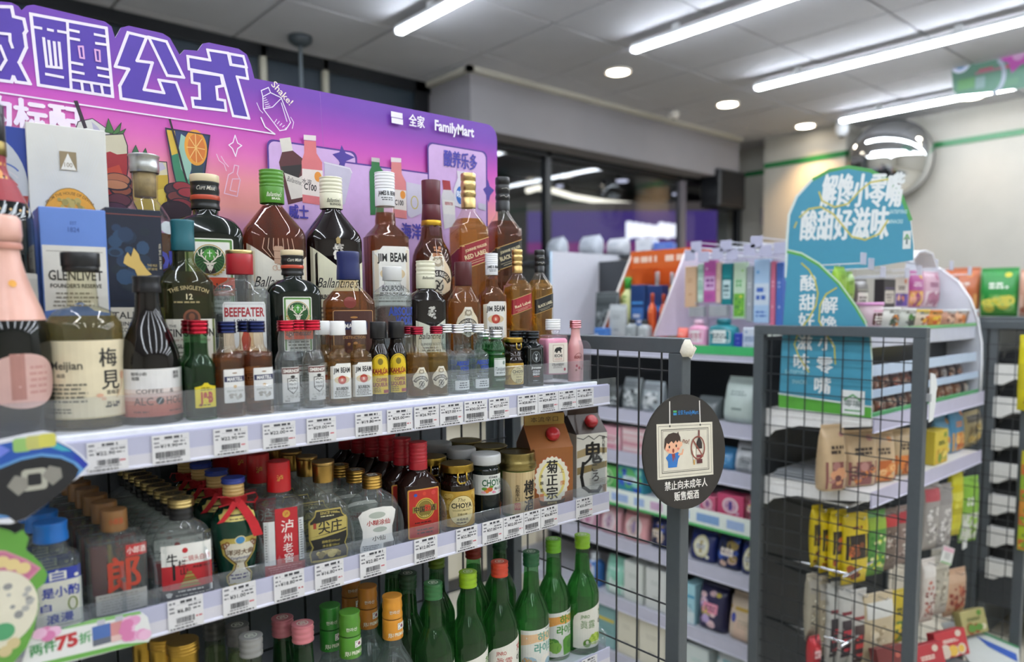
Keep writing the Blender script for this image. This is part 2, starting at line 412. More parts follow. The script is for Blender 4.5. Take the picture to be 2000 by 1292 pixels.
mo = thing('speaker', 'black box speaker hung under the bulkhead end', 'speaker', tuple(atY(1412, 372, 3.75)))
MB().box(-.2, .2, -.1, .1, -.16, .16, '#15171b', .01).build('cabinet', 'plastic', mo); MB().box(-.18, .18, -.104, -.1, -.14, .14, '#0c0d10').build('grille', 'fabric', mo)
MB().box(-.03, .03, -.03, .03, .16, .27, '#222', .004).build('bracket', 'plastic', mo)

for x, y in (pts[1], pts[4], pts[7]): q = atY(x, y, YF-.4); MB().tube([(q.x, q.y+.02, q.z+.07), (q.x, q.y+.02, 3.6)], .01, '#3a3432', 6).build('hanger', 'plastic', st)

# ------------------------------------------------------------ lamps of the shop
def tube_light(x, y0, y1, label):
    t = thing('tube_light', label, 'lamp', (x, 0, 0), group='white tube lamps in rows')
    MB().box(-.022, .022, y0, y1, H-.078, H-.058, '#eff6ff', .007).build('tube', 'emit%g' % TUBE_STRENGTH, t)
    MB().box(-.027, .027, y0-.004, y1+.004, H-.058, H-.036, '#d9dce0', .004).build('housing', 'plastic', t)
    MB().box(-.023, .023, y1, y1+.012, H-.079, H-.046, '#e6e8ea', .004).box(-.023, .023, y0-.012, y0, H-.079, H-.046, '#e6e8ea', .004).build('end_cap', 'plastic', t)
    k = 0
    for yy in [y1-.28-.9*i for i in range(int((y1-y0)/.9)+1)]:
        MB().box(-.012, .012, yy-.02, yy+.02, H-.038, H, '#e6e8ea', .003).build('clip', 'plastic', t)
ends = [atZ(780, 62, H-.065), atZ(1238, 98, H-.065), atZ(1478, 172, H-.065), atZ(1643, 236, H-.065)]
names = ['white tube lamp that begins above the purple header board', 'white tube lamp that begins above the end of the bulkhead', 'longest white tube lamp, crossing the ceiling above the convex mirror', 'white tube lamp just above the convex mirror']
for p, nm in zip(ends, names): tube_light(p.x, -2.6, p.y, nm)
tube_light(ends[0].x-1.13, -2.6, ends[0].y, 'white tube lamp above the liquor rack, out of view')
tube_light(ends[0].x-2.26, -2.6, ends[0].y-.4, 'white tube lamp above the near aisle, out of view')
tube_light(ends[0].x-3.39, -2.6, ends[0].y-.4, 'unseen white tube lamp added beyond the near aisle to brighten the household rack')  # extra row added out of view to light the household packs
dl = ['round warm downlight above the bulkhead', 'round warm downlight between the second and third tube lamps', 'round warm downlight that lights the pillar', 'round warm downlight below the hanging green sign', 'round warm downlight at the sign edge of the ceiling']
for i, q in enumerate(((1207, 142), (1421, 205), (1573, 247), (1898, 190), (2000, 158))):
    p = atZ(q[0], q[1], H-.012); t = thing('downlight', dl[i], 'lamp', (p.x, p.y, H), group='round ceiling downlights')
    MB().loft([(-.014, .062, .062, 2), (-.012, .066, .066, 2), (-.004, .066, .066, 2)], '#fff1dc', 24).build('lens', 'emit%g' % DOWN_STRENGTH, t)
    MB().loft([(-.012, .078, .078, 2), (-.010, .084, .084, 2), (0, .086, .086, 2)], '#d9d4c8', 24, (0, 0)).build('trim_ring', 'plastic', t)
    if i in (2, 3):
        l = bpy.data.lights.new('downlight_beam', 'SPOT'); l.energy = 70 if i == 2 else 8; l.color = (1, .62, .28); l.spot_size = radians(110); l.spot_blend = .9; l.shadow_soft_size = .06
        o = bpy.data.objects.new('downlight_beam', l); COL.objects.link(o); o.parent = t; o.location = (0.0, 0, -.03)
p = atZ(1316, 216, H); t = thing('ceiling_sensor', 'small white ceiling sensor near the bulkhead edge', 'sensor', p)
MB().loft([(-.06, .02, .02, 2), (-.05, .035, .035, 2), (-.02, .045, .045, 2), (0, .03, .03, 2)], '#e9e6e0', 16).build('body', 'plastic', t); MB().loft([(-.068, .008, .008, 2), (-.058, .015, .015, 2)], '#777', 12).build('lens', 'plastic', t)
p = atZ(1645, 244, H-.04); t = thing('camera_dome', 'small white security camera at the tube lamp end above the pillar', 'camera', p)
MB().loft([(-.09, .03, .03, 2), (-.06, .05, .05, 2), (-.02, .055, .055, 2), (0.04, .05, .05, 2)], '#dfe3e6', 16).build('body', 'plastic', t); MB().loft([(-.1, .012, .012, 2), (-.085, .03, .03, 2)], '#23262b', 16).build('lens', 'gloss', t)
p = atZ(586, 72, H); t = thing('hanging_rod', 'thin pale rod hanging from a dark ceiling rose behind the header board', 'rod', p)
MB().loft([(-.05, .03, .03, 2), (-.03, .06, .06, 2), (-.02, .065, .065, 2), (0, .065, .065, 2)], '#3b444b', 18).build('ceiling_rose', 'plastic', t)
MB().tube([(0, 0, -.03), (0, 0, -1.1)], .010, '#7d878e', 8).build('rod', 'plastic', t)

# convex mirror on the far wall
p = atX(1739, 312, 6.12); t = thing('convex_mirror', 'round convex security mirror on the far wall', 'mirror', p)
t.rotation_euler = (Vector((0, 0, 1)).rotation_difference(Vector((-1, -.42, -.12)).normalized())).to_euler()
secs = [(.13*cos(k/10*pi/2)-.0, .30*sin(k/10*pi/2)+1e-4, .30*sin(k/10*pi/2)+1e-4, 2) for k in range(10, -1, -1)]
MB().loft(secs, '#d4d6d8', 48, (1, 0)).build('dome', 'chrome', t)
MB().loft([(-.03, .300, .300, 2), (-.01, .306, .306, 2), (.008, .302, .302, 2), (.008, .298, .298, 2)], '#2c2f33', 48, (1, 0)).build('rim', 'plastic', t)
MB().tube([(0, 0, -.02), (0, 0, -.2)], .02, '#777', 10).build('bracket', 'plastic', t)
p = atX(1516, 430, 6.33); t = thing('wall_dispenser', 'pale lilac wall unit beside the teal header board', 'dispenser', p)
MB().prism([(-.12, .12), (-.12, -.02), (-.09, -.09), (0, -.12), (.09, -.09), (.12, -.02), (.12, .12)], -.06, .0, '#8f8798').build('cover', 'plastic', t, rot=(0, 0, -pi/2)); MB().box(-.008, 0, -.05, .05, -.02, .02, '#6c6578').build('window', 'plastic', t, loc=(-.062, 0, .05))

# hanging promotional sign near the ceiling
XB = 5.25
def bp(px, py): p = atX(px, py, XB); return (-p.y, p.z)
t = thing('hanging_sign', 'green printed sign hanging on cords below the ceiling lamps', 'sign', (XB, 0, 0))
out = [bp(*q) for q in ((1858, 120), (1866, 106), (1880, 102), (1896, 106), (1902, 120), (1952, 113), (1960, 95), (1975, 82), (2000, 72), (2060, 70), (2060, 165), (1998, 172), (1925, 182), (1872, 187), (1862, 178))]
MB().prism(out, -.004, .004, '#567f6c').build('board', 'board', t, rot=(0, 0, -pi/2))
a = Art(); q = bp(1877, 125); a.disc(q[0], q[1], .055, .055, '#d7dcf0').disc(q[0], q[1], .035, .035, '#4a7fae')
for (u, v, w, hh, c) in ((1905, 128, 1990, 142, '#a0687a'), (1912, 130, 1940, 140, '#b34a66'), (1955, 124, 1985, 136, '#b8405c'), (1870, 150, 1905, 178, '#5f905f'), (1905, 148, 1925, 175, '#7d9694'), (1948, 150, 1990, 172, '#5f896f')):
    A = bp(u, hh); B = bp(w, v); a.rect(A[0], A[1], B[0], B[1], c)
q = bp(1990, 108); a.poly([(q[0]+.1*cos(k*pi/5)*(1 if k % 2 else .6), q[1]+.1*sin(k*pi/5)*(1 if k % 2 else .6)) for k in range(10)], '#b04aa0'); a.disc(q[0], q[1], .03, .03, '#c295bc')
q = bp(1940, 150); a.ring(q[0], q[1], .07, .11, .022, '#a4acbc', 20, -1.6, 1.2)
a.emit(lambda u, v, d: (u, -.0045-d, v), d=.0004).build('board_print', 'print', t, rot=(0, 0, -pi/2))
A = atX(1875, 104, XB); Bq = atX(1852, 85, XB-.2)
MB().tube([(0, A.y, A.z), (Bq.x-XB, Bq.y, H)], .004, '#cfd2d6', 6).tube([(0, A.y-.65, A.z+.05), (0, A.y-.65, H)], .004, '#cfd2d6', 6).build('cord', 'plastic', t)

# ------------------------------------------------------------ the liquor rack
FRAME = '#4a5054'; WHITE = '#d9dade'; LIL = '#b4b5cb'
Z1, Z2, Z3, YFR, YBK, XL, XR = 1.312, 1.087, .783, .92, 1.245, -.12, 1.04
def wires(mb, a0, a1, sa, b0, b1, sb, fix, axis, r=.0013, ao=0, bo=0):
    k = a0+ao
    while k <= a1: mb.box(*((fix-r, fix+r, k-r, k+r) if axis == 'x' else (k-r, k+r, fix-r, fix+r)), b0, b1, '#2a2d30'); k += sa
    k = b0+bo
    while k <= b1: mb.box(*((fix-r+.003, fix+r+.003, a0, a1) if axis == 'x' else (a0, a1, fix-r+.003, fix+r+.003)), k-r, k+r, '#2a2d30'); k += sb
    return mb
def end_panel(root, X, y0, y1, ztop, sb, bo, zb=.06):
    f = MB().box(X, X+.026, y0, y1, ztop-.027, ztop, FRAME, .0015).build('top_rail', 'steel', root)
    MB().box(X, X+.026, y0, y0+.031, .0, ztop-.027, FRAME, .0015).build('post', 'steel', root)
    MB().box(X, X+.026, y1-.031, y1, .0, ztop-.027, FRAME, .0015).build('post', 'steel', root)
    MB().box(X, X+.026, y0+.031, y1-.031, zb, zb+.027, FRAME, .0015).build('bottom_rail', 'steel', root)
    o = wires(MB(), y0+.031, y1-.031, .0522, zb+.02, ztop-.02, sb, X+.013, 'x', .0013, .024, bo).build('wire_mesh', 'steel', root); o['kind'] = 'stuff'
gon = thing('shelf_rack', 'grey steel wire shop rack with three white shelves full of liquor', 'rack', (0, 0, 0))
def deck(root, x0, x1, y0, y1, z, name='shelf'):
    s = MB().box(x0, x1, y0, y1, z-.022, z, WHITE, .002).box(x0, x1, y0-.002, y0+.006, z-.024, z+.002, '#eceef2', .001).build(name, 'steel', root); return s
s1 = deck(gon, XL, XR-.03, YFR, YBK-.004, Z1)
MB().box(XL, 1.036, .911, .9135, 1.2855, 1.3065, LIL).box(XL, 1.036, .9108, .9135, 1.2725, 1.2857, '#cccad2').box(XL, 1.036, .909, .9185, 1.2695, 1.2735, '#d6d6e4', .001).box(XL, 1.036, .9135, .9175, 1.2735, 1.308, '#b5b5cb', .0008).build('price_channel', 'plastic', s1)
MB().box(.9, 1.062, .9185, .9205, 1.278, 1.318, '#eef3f3').build('channel_sleeve', 'clearplastic', s1)
MB().box(XL, .996, .924, .9265, Z1+.001, Z1+.0415, '#f4f6f8', .0006).build('front_guard', 'clearplastic', s1)
MB().prism([(0, 0), (.006, 0), (.006, 0)], 0, 0, '#fff') if False else None
def side_guard(root, x, y0, y1, z0, z1, r=.015):
    P = [(y0, z0), (y1, z0), (y1, z1)] + [(y0+r-r*sin(k*pi/8), z1-r+r*cos(k*pi/8)) for k in range(5)]
    return MB().prism([(p[0], p[1]) for p in P], -x-.0014, -x+.0014, '#f0f3f5').build('divider', 'clearplastic', root, rot=(0, 0, pi/2))
side_guard(s1, .998, .924, 1.02, Z1, Z1+.077)
s2 = deck(gon, XL, 1.02, YFR+.012, YBK-.004, Z2)
MB().box(XL, 1.036, .911, .9135, 1.0845, 1.104, LIL).box(XL, 1.036, .9108, .9135, 1.0695, 1.0847, '#cccad2').box(XL, 1.036, .909, .9185, 1.0665, 1.0705, '#d6d6e4', .001).box(XL, 1.036, .9135, .9175, 1.0705, 1.098, '#c6c6d8', .0008).build('price_channel', 'plastic', s2)
MB().box(XL, 1.036, .922, .9245, 1.07, 1.120, '#f4f6f8', .0006).build('front_guard', 'clearplastic', s2)
for px in (238, 300, 402, 507, 588, 682, 778, 862, 990):
    x = shelf_x(px, .94, 1.13); side_guard(s2, x, .927, 1.20, Z2+.001, Z2+.072, .03)
side_guard(s2, 1.036, .922, 1.06, Z2-.012, Z2+.085, .02)
s3 = deck(gon, XL, 1.02, YFR+.012, YBK-.004, Z3)
MB().box(XL, 1.04, .911, .9135, .780, .800, LIL).box(XL, 1.04, .9108, .9135, .7655, .7802, '#cccad2').box(XL, 1.04, .909, .9185, .7625, .7665, '#d6d6e4', .001).build('price_channel', 'plastic', s3)
MB().box(XL, 1.04, .922, .9245, .766, .816, '#f4f6f8', .0006).build('front_guard', 'clearplastic', s3)
side_guard(s3, 1.04, .922, 1.02, Z3-.012, Z3+.045, .01)
deck(gon, XL, 1.06, .80, YBK-.004, .18)
MB().box(XL, 1.06, .82, YBK-.02, .0, .157, '#45494c').build('base', 'steel', gon)
end_panel(gon, 1.075, .777, 1.262, 1.395, .109, .055)
wb = wires(MB(), XL, 1.07, .0521, .16, 1.36, .105, YBK, 'y', .0016, .02, .055).build('wire_back', 'steel', gon); wb['kind'] = 'stuff'
MB().box(XL, 1.075, YBK-.001, YBK+.025, 1.33, 1.357, FRAME, .0015).build('rear_rail', 'steel', gon)
for x in (.34, 1.035): MB().box(x, x+.03, YBK+.004, YBK+.034, 0, 1.36, FRAME, .001).build('upright', 'steel', gon)
# tiers that lift the rear bottles of the top shelf
ri = thing('display_riser', 'dark stepped riser under the tall bottles of the top shelf', 'stand', (0, 0, Z1))
MB().box(.285, .995, 1.018, 1.091, .0, .05, '#8d9096', .002).box(.05, .284, 1.046, 1.128, 0, .05, '#8d9096', .002).build('step', 'plastic', ri)
MB().box(.285, .995, 1.092, 1.222, .0, .097, '#8a8d94', .002).box(-.02, .284, 1.129, 1.222, 0, .097, '#8a8d94', .002).build('step', 'plastic', ri)
RT1, RT2 = Z1+.05, Z1+.097

# scrap of torn tape on the corner of the end panel
o = thing('tape_scrap', 'crumpled scrap of white tape on the corner of the rack end', 'tape', (1.082, .772, 1.375))
MB().loft([(-.012, .012, .006, 2), (-.004, .016, .009, 3), (.008, .012, .008, 2), (.018, .006, .004, 2)], '#d8d2c2', 10).build('body', 'fabric', o)
MB().box(.006, .018, -.006, -.004, -.01, .012, '#e6e1d4', .0008).build('loose_end', 'fabric', o, rot=(.3, .4, .2))

# round no-sale-to-minors sign on the front post
sg = thing('warning_sign', 'round black notice with a boy saying no, fixed to the rack post', 'sign', tuple(atX(1337, 880, 1.098)))
cpos = Vector(sg.location)
cpos = atY(1337, 881, .762); sg.location = cpos
sg.rotation_mode = 'XYZ'
uu = Vector((cos(radians(9)), -sin(radians(9)), -.055)).normalized()      # along the lettering
vv = (Vector((-.12*0, .10, 1))); nn = uu.cross(vv).normalized(); vv = nn.cross(uu).normalized()*-1 if nn.cross(uu).z < 0 else nn.cross(uu).normalized()
nn = uu.cross(vv)                                        # points away from the aisle? fixed below
M3 = Matrix((uu, -vv.cross(uu)*-1, vv)).transposed()
yax = vv.cross(uu); M3 = Matrix((uu, yax, vv)).transposed()
sg.rotation_euler = M3.to_euler()
RS = .1165
MB().loft([(0, RS*.856, RS*.856, 2), (.0025, RS*.856, RS*.856, 2)], '#26231f', 64, smooth=False).build('plate', 'board', sg, rot=(pi/2, 0, 0))
MB().box(-.012, .012, .001, .02, -.06, .06, '#333', .002).build('clamp', 'plastic', sg)
a = Art(); S = RS/112.
def L(px, py): return ((px-1337)*S/.72, -(py-881)*S)       # from the photograph's sign, undone foreshortening
a.disc(0, 0, RS*.985, RS*.985, '#2a2622', 56)
a.rect(-.079, -.052, .079, .058, '#d6cfbd').frame(-.074, -.047, .074, .053, .001, '#7b766a').frame(-.066, -.040, .066, .046, .0016, '#5d594f').frame(-.0625, -.037, .0625, .043, .0008, '#5d594f')
for x in (-.043, .043): a.line([(x*1.0, .054), (x*.98, .102)], .0026, '#e8e4da').disc(x, .053, .0024, .0024, '#4a4640', 10)
a.rect(-.033, .080, -.0235, .084, '#3f9a58').rect(-.033, .0745, -.0235, .079, '#2d7fb0')
a.text('全家', -.013, .0797, .0088, '#2f7fc0', .01, w=.015).text('FamilyMart', .0175, .0797, .0085, '#2f7fc0', .012, w=.041)
a.text('禁止向未成年人', 0, -.066, .0165, '#f1ede4', .022, w=.120).text('贩售烟酒', 0, -.0885, .0165, '#f1ede4', .022, w=.069)
# the boy
a.poly([(-.050, -.030), (-.050, -.018), (-.056, -.010), (-.047, -.002), (-.022, .0), (-.016, -.006), (-.022, -.014), (-.026, -.030)], '#2c6fb4')
a.line([(-.020, -.005), (-.011, -.004), (-.008, .004)], .004, '#e2a784').poly([(-.040, -.003), (-.036, -.020), (-.033, -.008), (-.029, -.019), (-.031, -.002)], '#8f3a33')
a.disc(-.037, .014, .0225, .0165, '#e6ae8c', 30).disc(-.0135, .016, .004, .005, '#e6ae8c', 12)
a.poly([(-.060, .012), (-.058, .028), (-.048, .037), (-.034, .040), (-.024, .038), (-.021, .042), (-.019, .036), (-.015, .030), (-.015, .020), (-.019, .024), (-.024, .019), (-.028, .024), (-.034, .018), (-.040, .023), (-.048, .017), (-.053, .020), (-.056, .012), (-.059, .006)], '#3a2a22')
a.disc(-.046, .0115, .0022, .003, '#2c2019', 12).disc(-.027, .013, .0022, .003, '#2c2019', 12).disc(-.0355, .0035, .0028, .0045, '#8a3a30', 14).disc(-.050, .005, .0035, .0022, '#d9806f', 12).disc(-.022, .007, .0035, .0022, '#d9806f', 12)
a.text('no!', .0005, .022, .011, '#8b5a48', .01, rot=-.25)
# bottle, cigarettes and the bar across them
a.rect(.036, .026, .040, .042, '#6b2f2f').poly([(.030, .004), (.030, .016), (.034, .024), (.036, .027), (.040, .027), (.042, .024), (.046, .016), (.046, .004)], '#2b201f')
a.rect(.030, -.008, .046, .004, '#cfc3b4').rect(.030, -.014, .046, -.009, '#7a3138').rect(.030, -.017, .046, -.0145, '#d9cfc0').rect(.030, -.026, .046, -.0175, '#5a2a2c')
a.rect(.020, -.018, .0245, .004, '#e6dfcf').rect(.020, -.028, .0245, -.018, '#c79a55')
a.ring(.034, .006, .0205, .0245, .003, '#8a4a3c', 36).line([(.0205, .022), (.0475, -.012)], .003, '#8a4a3c')
a.emit(lambda u, v, d: (u*.856, -.0027-d, v*.856), d=.00004).build('plate_print', 'print', sg)

# ------------------------------------------------------------ household rack across the aisle (faces the camera's side)
XH = 2.20
hr = thing('household_rack', 'grey rack with white shelf fronts full of household packs', 'rack', (0, 0, 0))
HZ = (1.31, 1.052, .885, .725, .535, .29, .06)
for z in HZ:
    s = MB().box(XH, XH+.38, 1.22, 2.62, z-.02, z, '#c9cad2', .002).build('shelf', 'steel', hr)
    MB().box(XH-.006, XH-.0025, 1.22, 2.62, z-.043, z+.004, '#bcbccd').box(XH-.008, XH, 1.22, 2.62, z-.047, z-.043, '#d5d5e2', .001).build('price_channel', 'plastic', s)
    if z == 1.31: MB().box(XH-.0085, XH-.0065, 1.22, 1.56, z-.024, z+.006, '#3fae67').build('green_strip', 'print', s)
    if z == .725:
        m = MB().box(XH-.0105, XH-.0085, 1.22, 2.62, z-.055, z+.012, '#e3ebe4').box(XH-.0115, XH-.0105, 1.22, 2.62, z-.055, z-.046, '#4fae62')
        rnd = random.Random(3); y = 1.24
        while y < 2.6:
            w = .03+.1*rnd.random(); m.box(XH-.0113, XH-.0105, y, y+w, z-.035, z-.005, rnd.choice(('#7fa3cf', '#c9a6c4', '#a9c6b0', '#9fb7dd'))); y += w+.03
        m.build('banner_strip', 'print', s)
MB().box(XH+.38, XH+.40, 1.22, 2.62, 0, 1.66, '#33373b').build('back_panel', 'steel', hr)
for y in (1.20, 2.62): MB().box(XH+.34, XH+.40, y, y+.03, 0, 1.66, FRAME, .002).build('upright', 'steel', hr)
MB().box(XH+.02, XH+.38, 1.22, 2.62, 0, .04, '#3c4043').build('base', 'steel', hr)

# ------------------------------------------------------------ snack rack with its wire end panel, and its far end
XS = 1.97
sr = thing('snack_rack', 'grey wire rack with white shelves of snacks beside a teal board', 'rack', (0, 0, 0))
end_panel(sr, XS, .700, 1.172, 1.395, .0506, .01)
end_panel(sr, 2.905, .70, 1.172, 1.395, .0506, .02)
def bracket_shelf(root, x0, x1, yf, yb, z):
    s = MB().box(x0, x1, yf, yb, z-.02, z, '#e3e2e0', .002).build('shelf', 'steel', root)
    MB().box(x0, x1, yf-.006, yf-.002, z-.036, z+.004, '#b9b6cc').box(x0, x1, yf-.008, yf, z-.04, z-.036, '#cfcde0', .001).build('price_channel', 'plastic', s)
    for x in (x0-.006, x1):
        P = [(-yf, z-.001), (-yf, z-.021), (-(yf+.13), z-.040), (-(yf+.2), z-.042), (-(yb-.03), z-.065), (-(yb-.012), z-.085), (-yb, z-.085), (-yb, z-.001)]
        MB().prism(P, x, x+.005, '#e9e8e6').build('bracket', 'steel', s, rot=(0, 0, -pi/2))
    return s
bracket_shelf(sr, 2.005, 2.88, .838, 1.145, 1.150)
bracket_shelf(sr, 2.005, 2.88, .838, 1.145, .946)
MB().box(2.0, 2.9, .80, 1.14, .10, .12, '#dddcd8', .002).build('bottom_shelf', 'steel', sr)
MB().box(2.0, 2.9, 1.150, 1.168, .0, 1.36, '#2b2f33').build('back_panel', 'steel', sr)
for z in (.895, .70, .50):                               # rails that carry the hooks
    MB().tube([(2.0, .90, z), (2.88, .90, z)], .004, '#c9ccd0', 8).build('hook_rail', 'chrome', sr)
    MB().tube([(2.03, .90, z), (2.03, 1.15, z)], .004, '#c9ccd0', 8).tube([(2.86, .90, z), (2.86, 1.15, z)], .004, '#c9ccd0', 8).build('hook_arm', 'chrome', sr)

# bread rack beyond
br = thing('bread_rack', 'dark post rack of white brackets holding black bread trays', 'rack', (0, 0, 0))
MB().box(3.58, 3.62, 1.035, 1.085, 0, 1.40, FRAME, .002).build('post', 'steel', br); MB().box(3.58, 3.62, .56, .60, 0, 1.40, FRAME, .002).build('post', 'steel', br)
MB().box(3.55, 4.6, .55, 1.04, 1.375, 1.40, FRAME, .003).build('top_board', 'steel', br)
MB().box(3.60, 4.6, 1.00, 1.03, 0, 1.375, '#5a5f62').build('back_panel', 'steel', br)
MB().box(3.59, 4.6, .56, 1.03, .16, .30, '#34383b', .004).build('base', 'steel', br); MB().box(3.59, 3.60, 1.085, 1.50, .24, 1.30, '#3d4246', .001).build('end_board', 'steel', br); MB().box(3.58, 3.62, 1.50, 1.54, 0, 1.34, FRAME, .002).build('post', 'steel', br)
for i, z in enumerate((1.20, 1.06, .92, .78, .64, .50, .36)):
    P = [(-.60, z), (-.60, z-.03), (-.78, z-.05), (-.93, z-.06), (-.97, z-.085), (-1.0, z-.085), (-1.0, z)]
    MB().prism(P, 3.585, 3.595, '#dcdbd6').build('bracket', 'steel', br, rot=(0, 0, -pi/2))
    MB().box(3.6, 4.6, .60, 1.0, z-.012, z, '#d6d5d0', .002).build('shelf', 'steel', br)
    t = thing('bread_tray', 'black plastic bread tray on the %s bracket of the bread rack' % ('top', 'second', 'third', 'fourth', 'fifth', 'sixth', 'lowest')[i], 'tray', (3.62, .80, z), group='black bread trays')
    MB().box(0, .5, -.19, .19, .0, .006, '#1d1e1f', .001).build('bottom', 'plastic', t)
    m = MB()
    m.prism([(-.19, .004), (.19, .004), (.17, .05), (.08, .075), (-.08, .075), (-.17, .05)], .0, .006, '#1b1c1d'); m.build('end_wall', 'plastic', t, rot=(0, 0, pi/2), loc=(.006, 0, 0))
    MB().box(0, .5, -.19, -.184, .006, .05, '#1d1e1f', .001).box(0, .5, .184, .19, .006, .05, '#1d1e1f', .001).build('side_wall', 'plastic', t)
    for k in range(2):
        b = thing('bread_pack', 'wrapped brown bread at the %s in the %s tray of the bread rack' % (('front', 'rear')[k], ('top', 'second', 'third', 'fourth', 'fifth', 'sixth', 'lowest')[i]), 'bread', (3.72, .67+.17*k, z+.006), group='wrapped bread in trays')
        MB().loft([(0, .07, .05, 3), (.02, .075, .06, 2.6), (.045, .06, .045, 2.2), (.055, .03, .02, 2)], random.Random(i*2+k).choice(('#b98a5a', '#8b5a3a', '#caa377', '#d8b48c')), 14).build('wrapper', 'pack', b); MB().box(-.03, .03, -.02, .02, .053, .055, '#f0e8da', .0005).build('sticker', 'print', b)

# white counter behind the liquor rack
MB().box(XL, .93, YBK+.036, YBK+.06, .05, 1.33, '#767b82', .002).build('rear_panel', 'steel', gon)
ct = thing('counter', 'cream fronted counter seen through the wire back of the liquor rack', 'counter', (0, 0, 0))
MB().box(1.9, 2.75, 2.95, 3.5, .08, .88, '#e6dfcb', .004).build('front', 'paint', ct); MB().box(1.88, 2.77, 2.92, 3.52, .88, .915, '#d3ccba', .006).build('worktop', 'plastic', ct); MB().box(1.92, 2.73, 2.98, 3.48, 0, .08, '#555').build('plinth', 'plastic', ct)

# ------------------------------------------------------------ bottles
def sm(pts, k=3):
    """smooth a list of (z, rx, ry, p) profile points; a doubled point stays a sharp corner"""
    out = []; n = len(pts)
    for i in range(n-1):
        a, b = pts[i], pts[i+1]
        if a == b: continue
        if a[1:3] == b[1:3]: out.append(a); continue
        p = pts[i-1] if i and pts[i-1] != a else a; q = pts[i+2] if i+2 < n and pts[i+2] != b else b
        for j in range(k):
            t = j/k; t2, t3 = t*t, t*t*t
            v = [.5*(2*a[m]+(b[m]-p[m])*t+(2*p[m]-5*a[m]+4*b[m]-q[m])*t2+(3*a[m]-p[m]-3*b[m]+q[m])*t3) for m in range(4)]
            v[1] = max(v[1], .3); v[2] = max(v[2], .3); v[3] = max(v[3], 2); out.append(tuple(v))
    out.append(pts[-1]); return out
def body(w, d, p, zs, zn, zt, rn, kind='round', foot=2.5, k=7, bead=1.2):
    """foot, straight wall to zs, shoulder to zn, neck to zt"""
    S = [(0, w-foot, d-foot, p), (foot*.35, w-foot*.35, d-foot*.35, p), (foot, w, d, p), (zs, w, d, p)]
    for i in range(1, k+1):
        t = i/k
        f = {'round': sqrt(max(0, 1-t*t)), 's': 1-(3*t*t-2*t*t*t), 'slope': (1-t)*.96+.04*sqrt(max(0, 1-t*t)), 'soft': .5*sqrt(max(0, 1-t*t))+.5*(1-(3*t*t-2*t*t*t)),
             'dome': 1-.13*(t/.3)**2 if t < .3 else .87*(1-(t-.3)/.7), 'hollow': (1-t)**1.7}[kind]
        if t == 1: f = 0
        S.append((zs+(zn-zs)*t, rn+(w-rn)*f, rn+(d-rn)*f, p+(2-p)*t))
    S += [(zt-3, rn, rn, 2), (zt-2.5, rn+bead, rn+bead, 2), (zt, rn+bead, rn+bead, 2)]
    return S
def at_z(S, z):
    for a, b in zip(S, S[1:]):
        if a[0] <= z <= b[0]: t = (z-a[0])/max(1e-6, b[0]-a[0]); return tuple(a[i]+(b[i]-a[i])*t for i in (1, 2, 3))
    return S[0][1:] if z < S[0][0] else S[-1][1:]
def on(S, ang=0, base=.25):
    def f(u, v, d):
        rx, ry, p = at_z(S, v); d = d+base
        if p < 2.7: th = u/max(rx, 1)+ang; return ((rx+d)*sin(th), -(ry+d)*cos(th), v)
        x = max(-.99*rx, min(.99*rx, u)); y = -(ry*max(0, 1-abs(x/rx)**p)**(1/p))-d
        return (x*cos(ang)-y*sin(ang), x*sin(ang)+y*cos(ang), v) if ang else (x, y, v)
    return f
def flat(y0, x0=0): return lambda u, v, d: (u+x0, y0-d-.2, v)
def cap(mb, z0, z1, r, col, rings=0, b=1.0, r2=None):
    r2 = r2 or r; S = [(z0, r-.2, r-.2, 2), (z0+.4, r, r, 2)]
    if rings:
        h = (z1-z0-b)/(rings*2)
        for i in range(rings):
            q = r+(r2-r)*(i+.5)/rings; S += [(z0+h*(2*i+.7), q, q, 2), (z0+h*(2*i+1), q-.7, q-.7, 2), (z0+h*(2*i+1.5), q-.7, q-.7, 2), (z0+h*(2*i+1.9), q, q, 2)]
    S += [(z1-b, r2, r2, 2), (z1-b*.3, r2-b*.3, r2-b*.3, 2), (z1, r2-b, r2-b, 2)]
    return mb.loft(S, col, 28, (0, 1))
def bottle(root, S, glass=('glass', '#fafdfc'), liquid=None, caps=(), arts=(), n=30, part='glass_body'):
    gk = 'flint' if glass[0] == 'glass' and min(lin(glass[1])) > .88 and liquid and min(lin(liquid[1])) > .85 else glass[0]
    g = MB().loft(S, glass[1], n).build(part if glass[0] == 'glass' or part != 'glass_body' else 'body', gk, root, .001)
    if liquid:
        lv, lc = liquid; t = 1.1; L = [(3.2, max(.5, S[0][1]-t), max(.5, S[0][2]-t), S[0][3])]+[(z, max(.5, a-t), max(.5, b-t), p) for z, a, b, p in S if 3.5 < z < lv]
        a = at_z(S, lv); L.append((lv, max(.5, a[0]-t), max(.5, a[1]-t), a[2]))
        q_ = lin(lc); MB().loft(L, lc, n).build('liquid', 'spirit' if max(q_)-min(q_) > .12 else 'liquid', g, .001)
    for c in caps:                                       # (z0, z1, r, colour, finish, rings, name)
        m = MB(); cap(m, c[0], c[1], c[2], c[3], c[5] if len(c) > 5 else 0, r2=c[7] if len(c) > 7 else None); m.build(c[6] if len(c) > 6 else 'cap', c[4] if len(c) > 4 else 'plastic', root, .001)
    for (a, fn, st, *nm) in arts: a.emit(fn, st, .05).build(nm[0] if nm else 'label_print', nm[1] if len(nm) > 1 else 'print', g, .001)
    return root
def put(name, label, px, Y, z, rz=0, group=None, cat='bottle'):
    return thing(name, label, cat, (shelf_x(px, Y, z+.05), Y, z), radians(rz), group)
G_CLEAR, G_GREEN = '#e9f0ef', '#5aa868'
WH, CREAM = '#e9e7e0', '#e6e2cb'

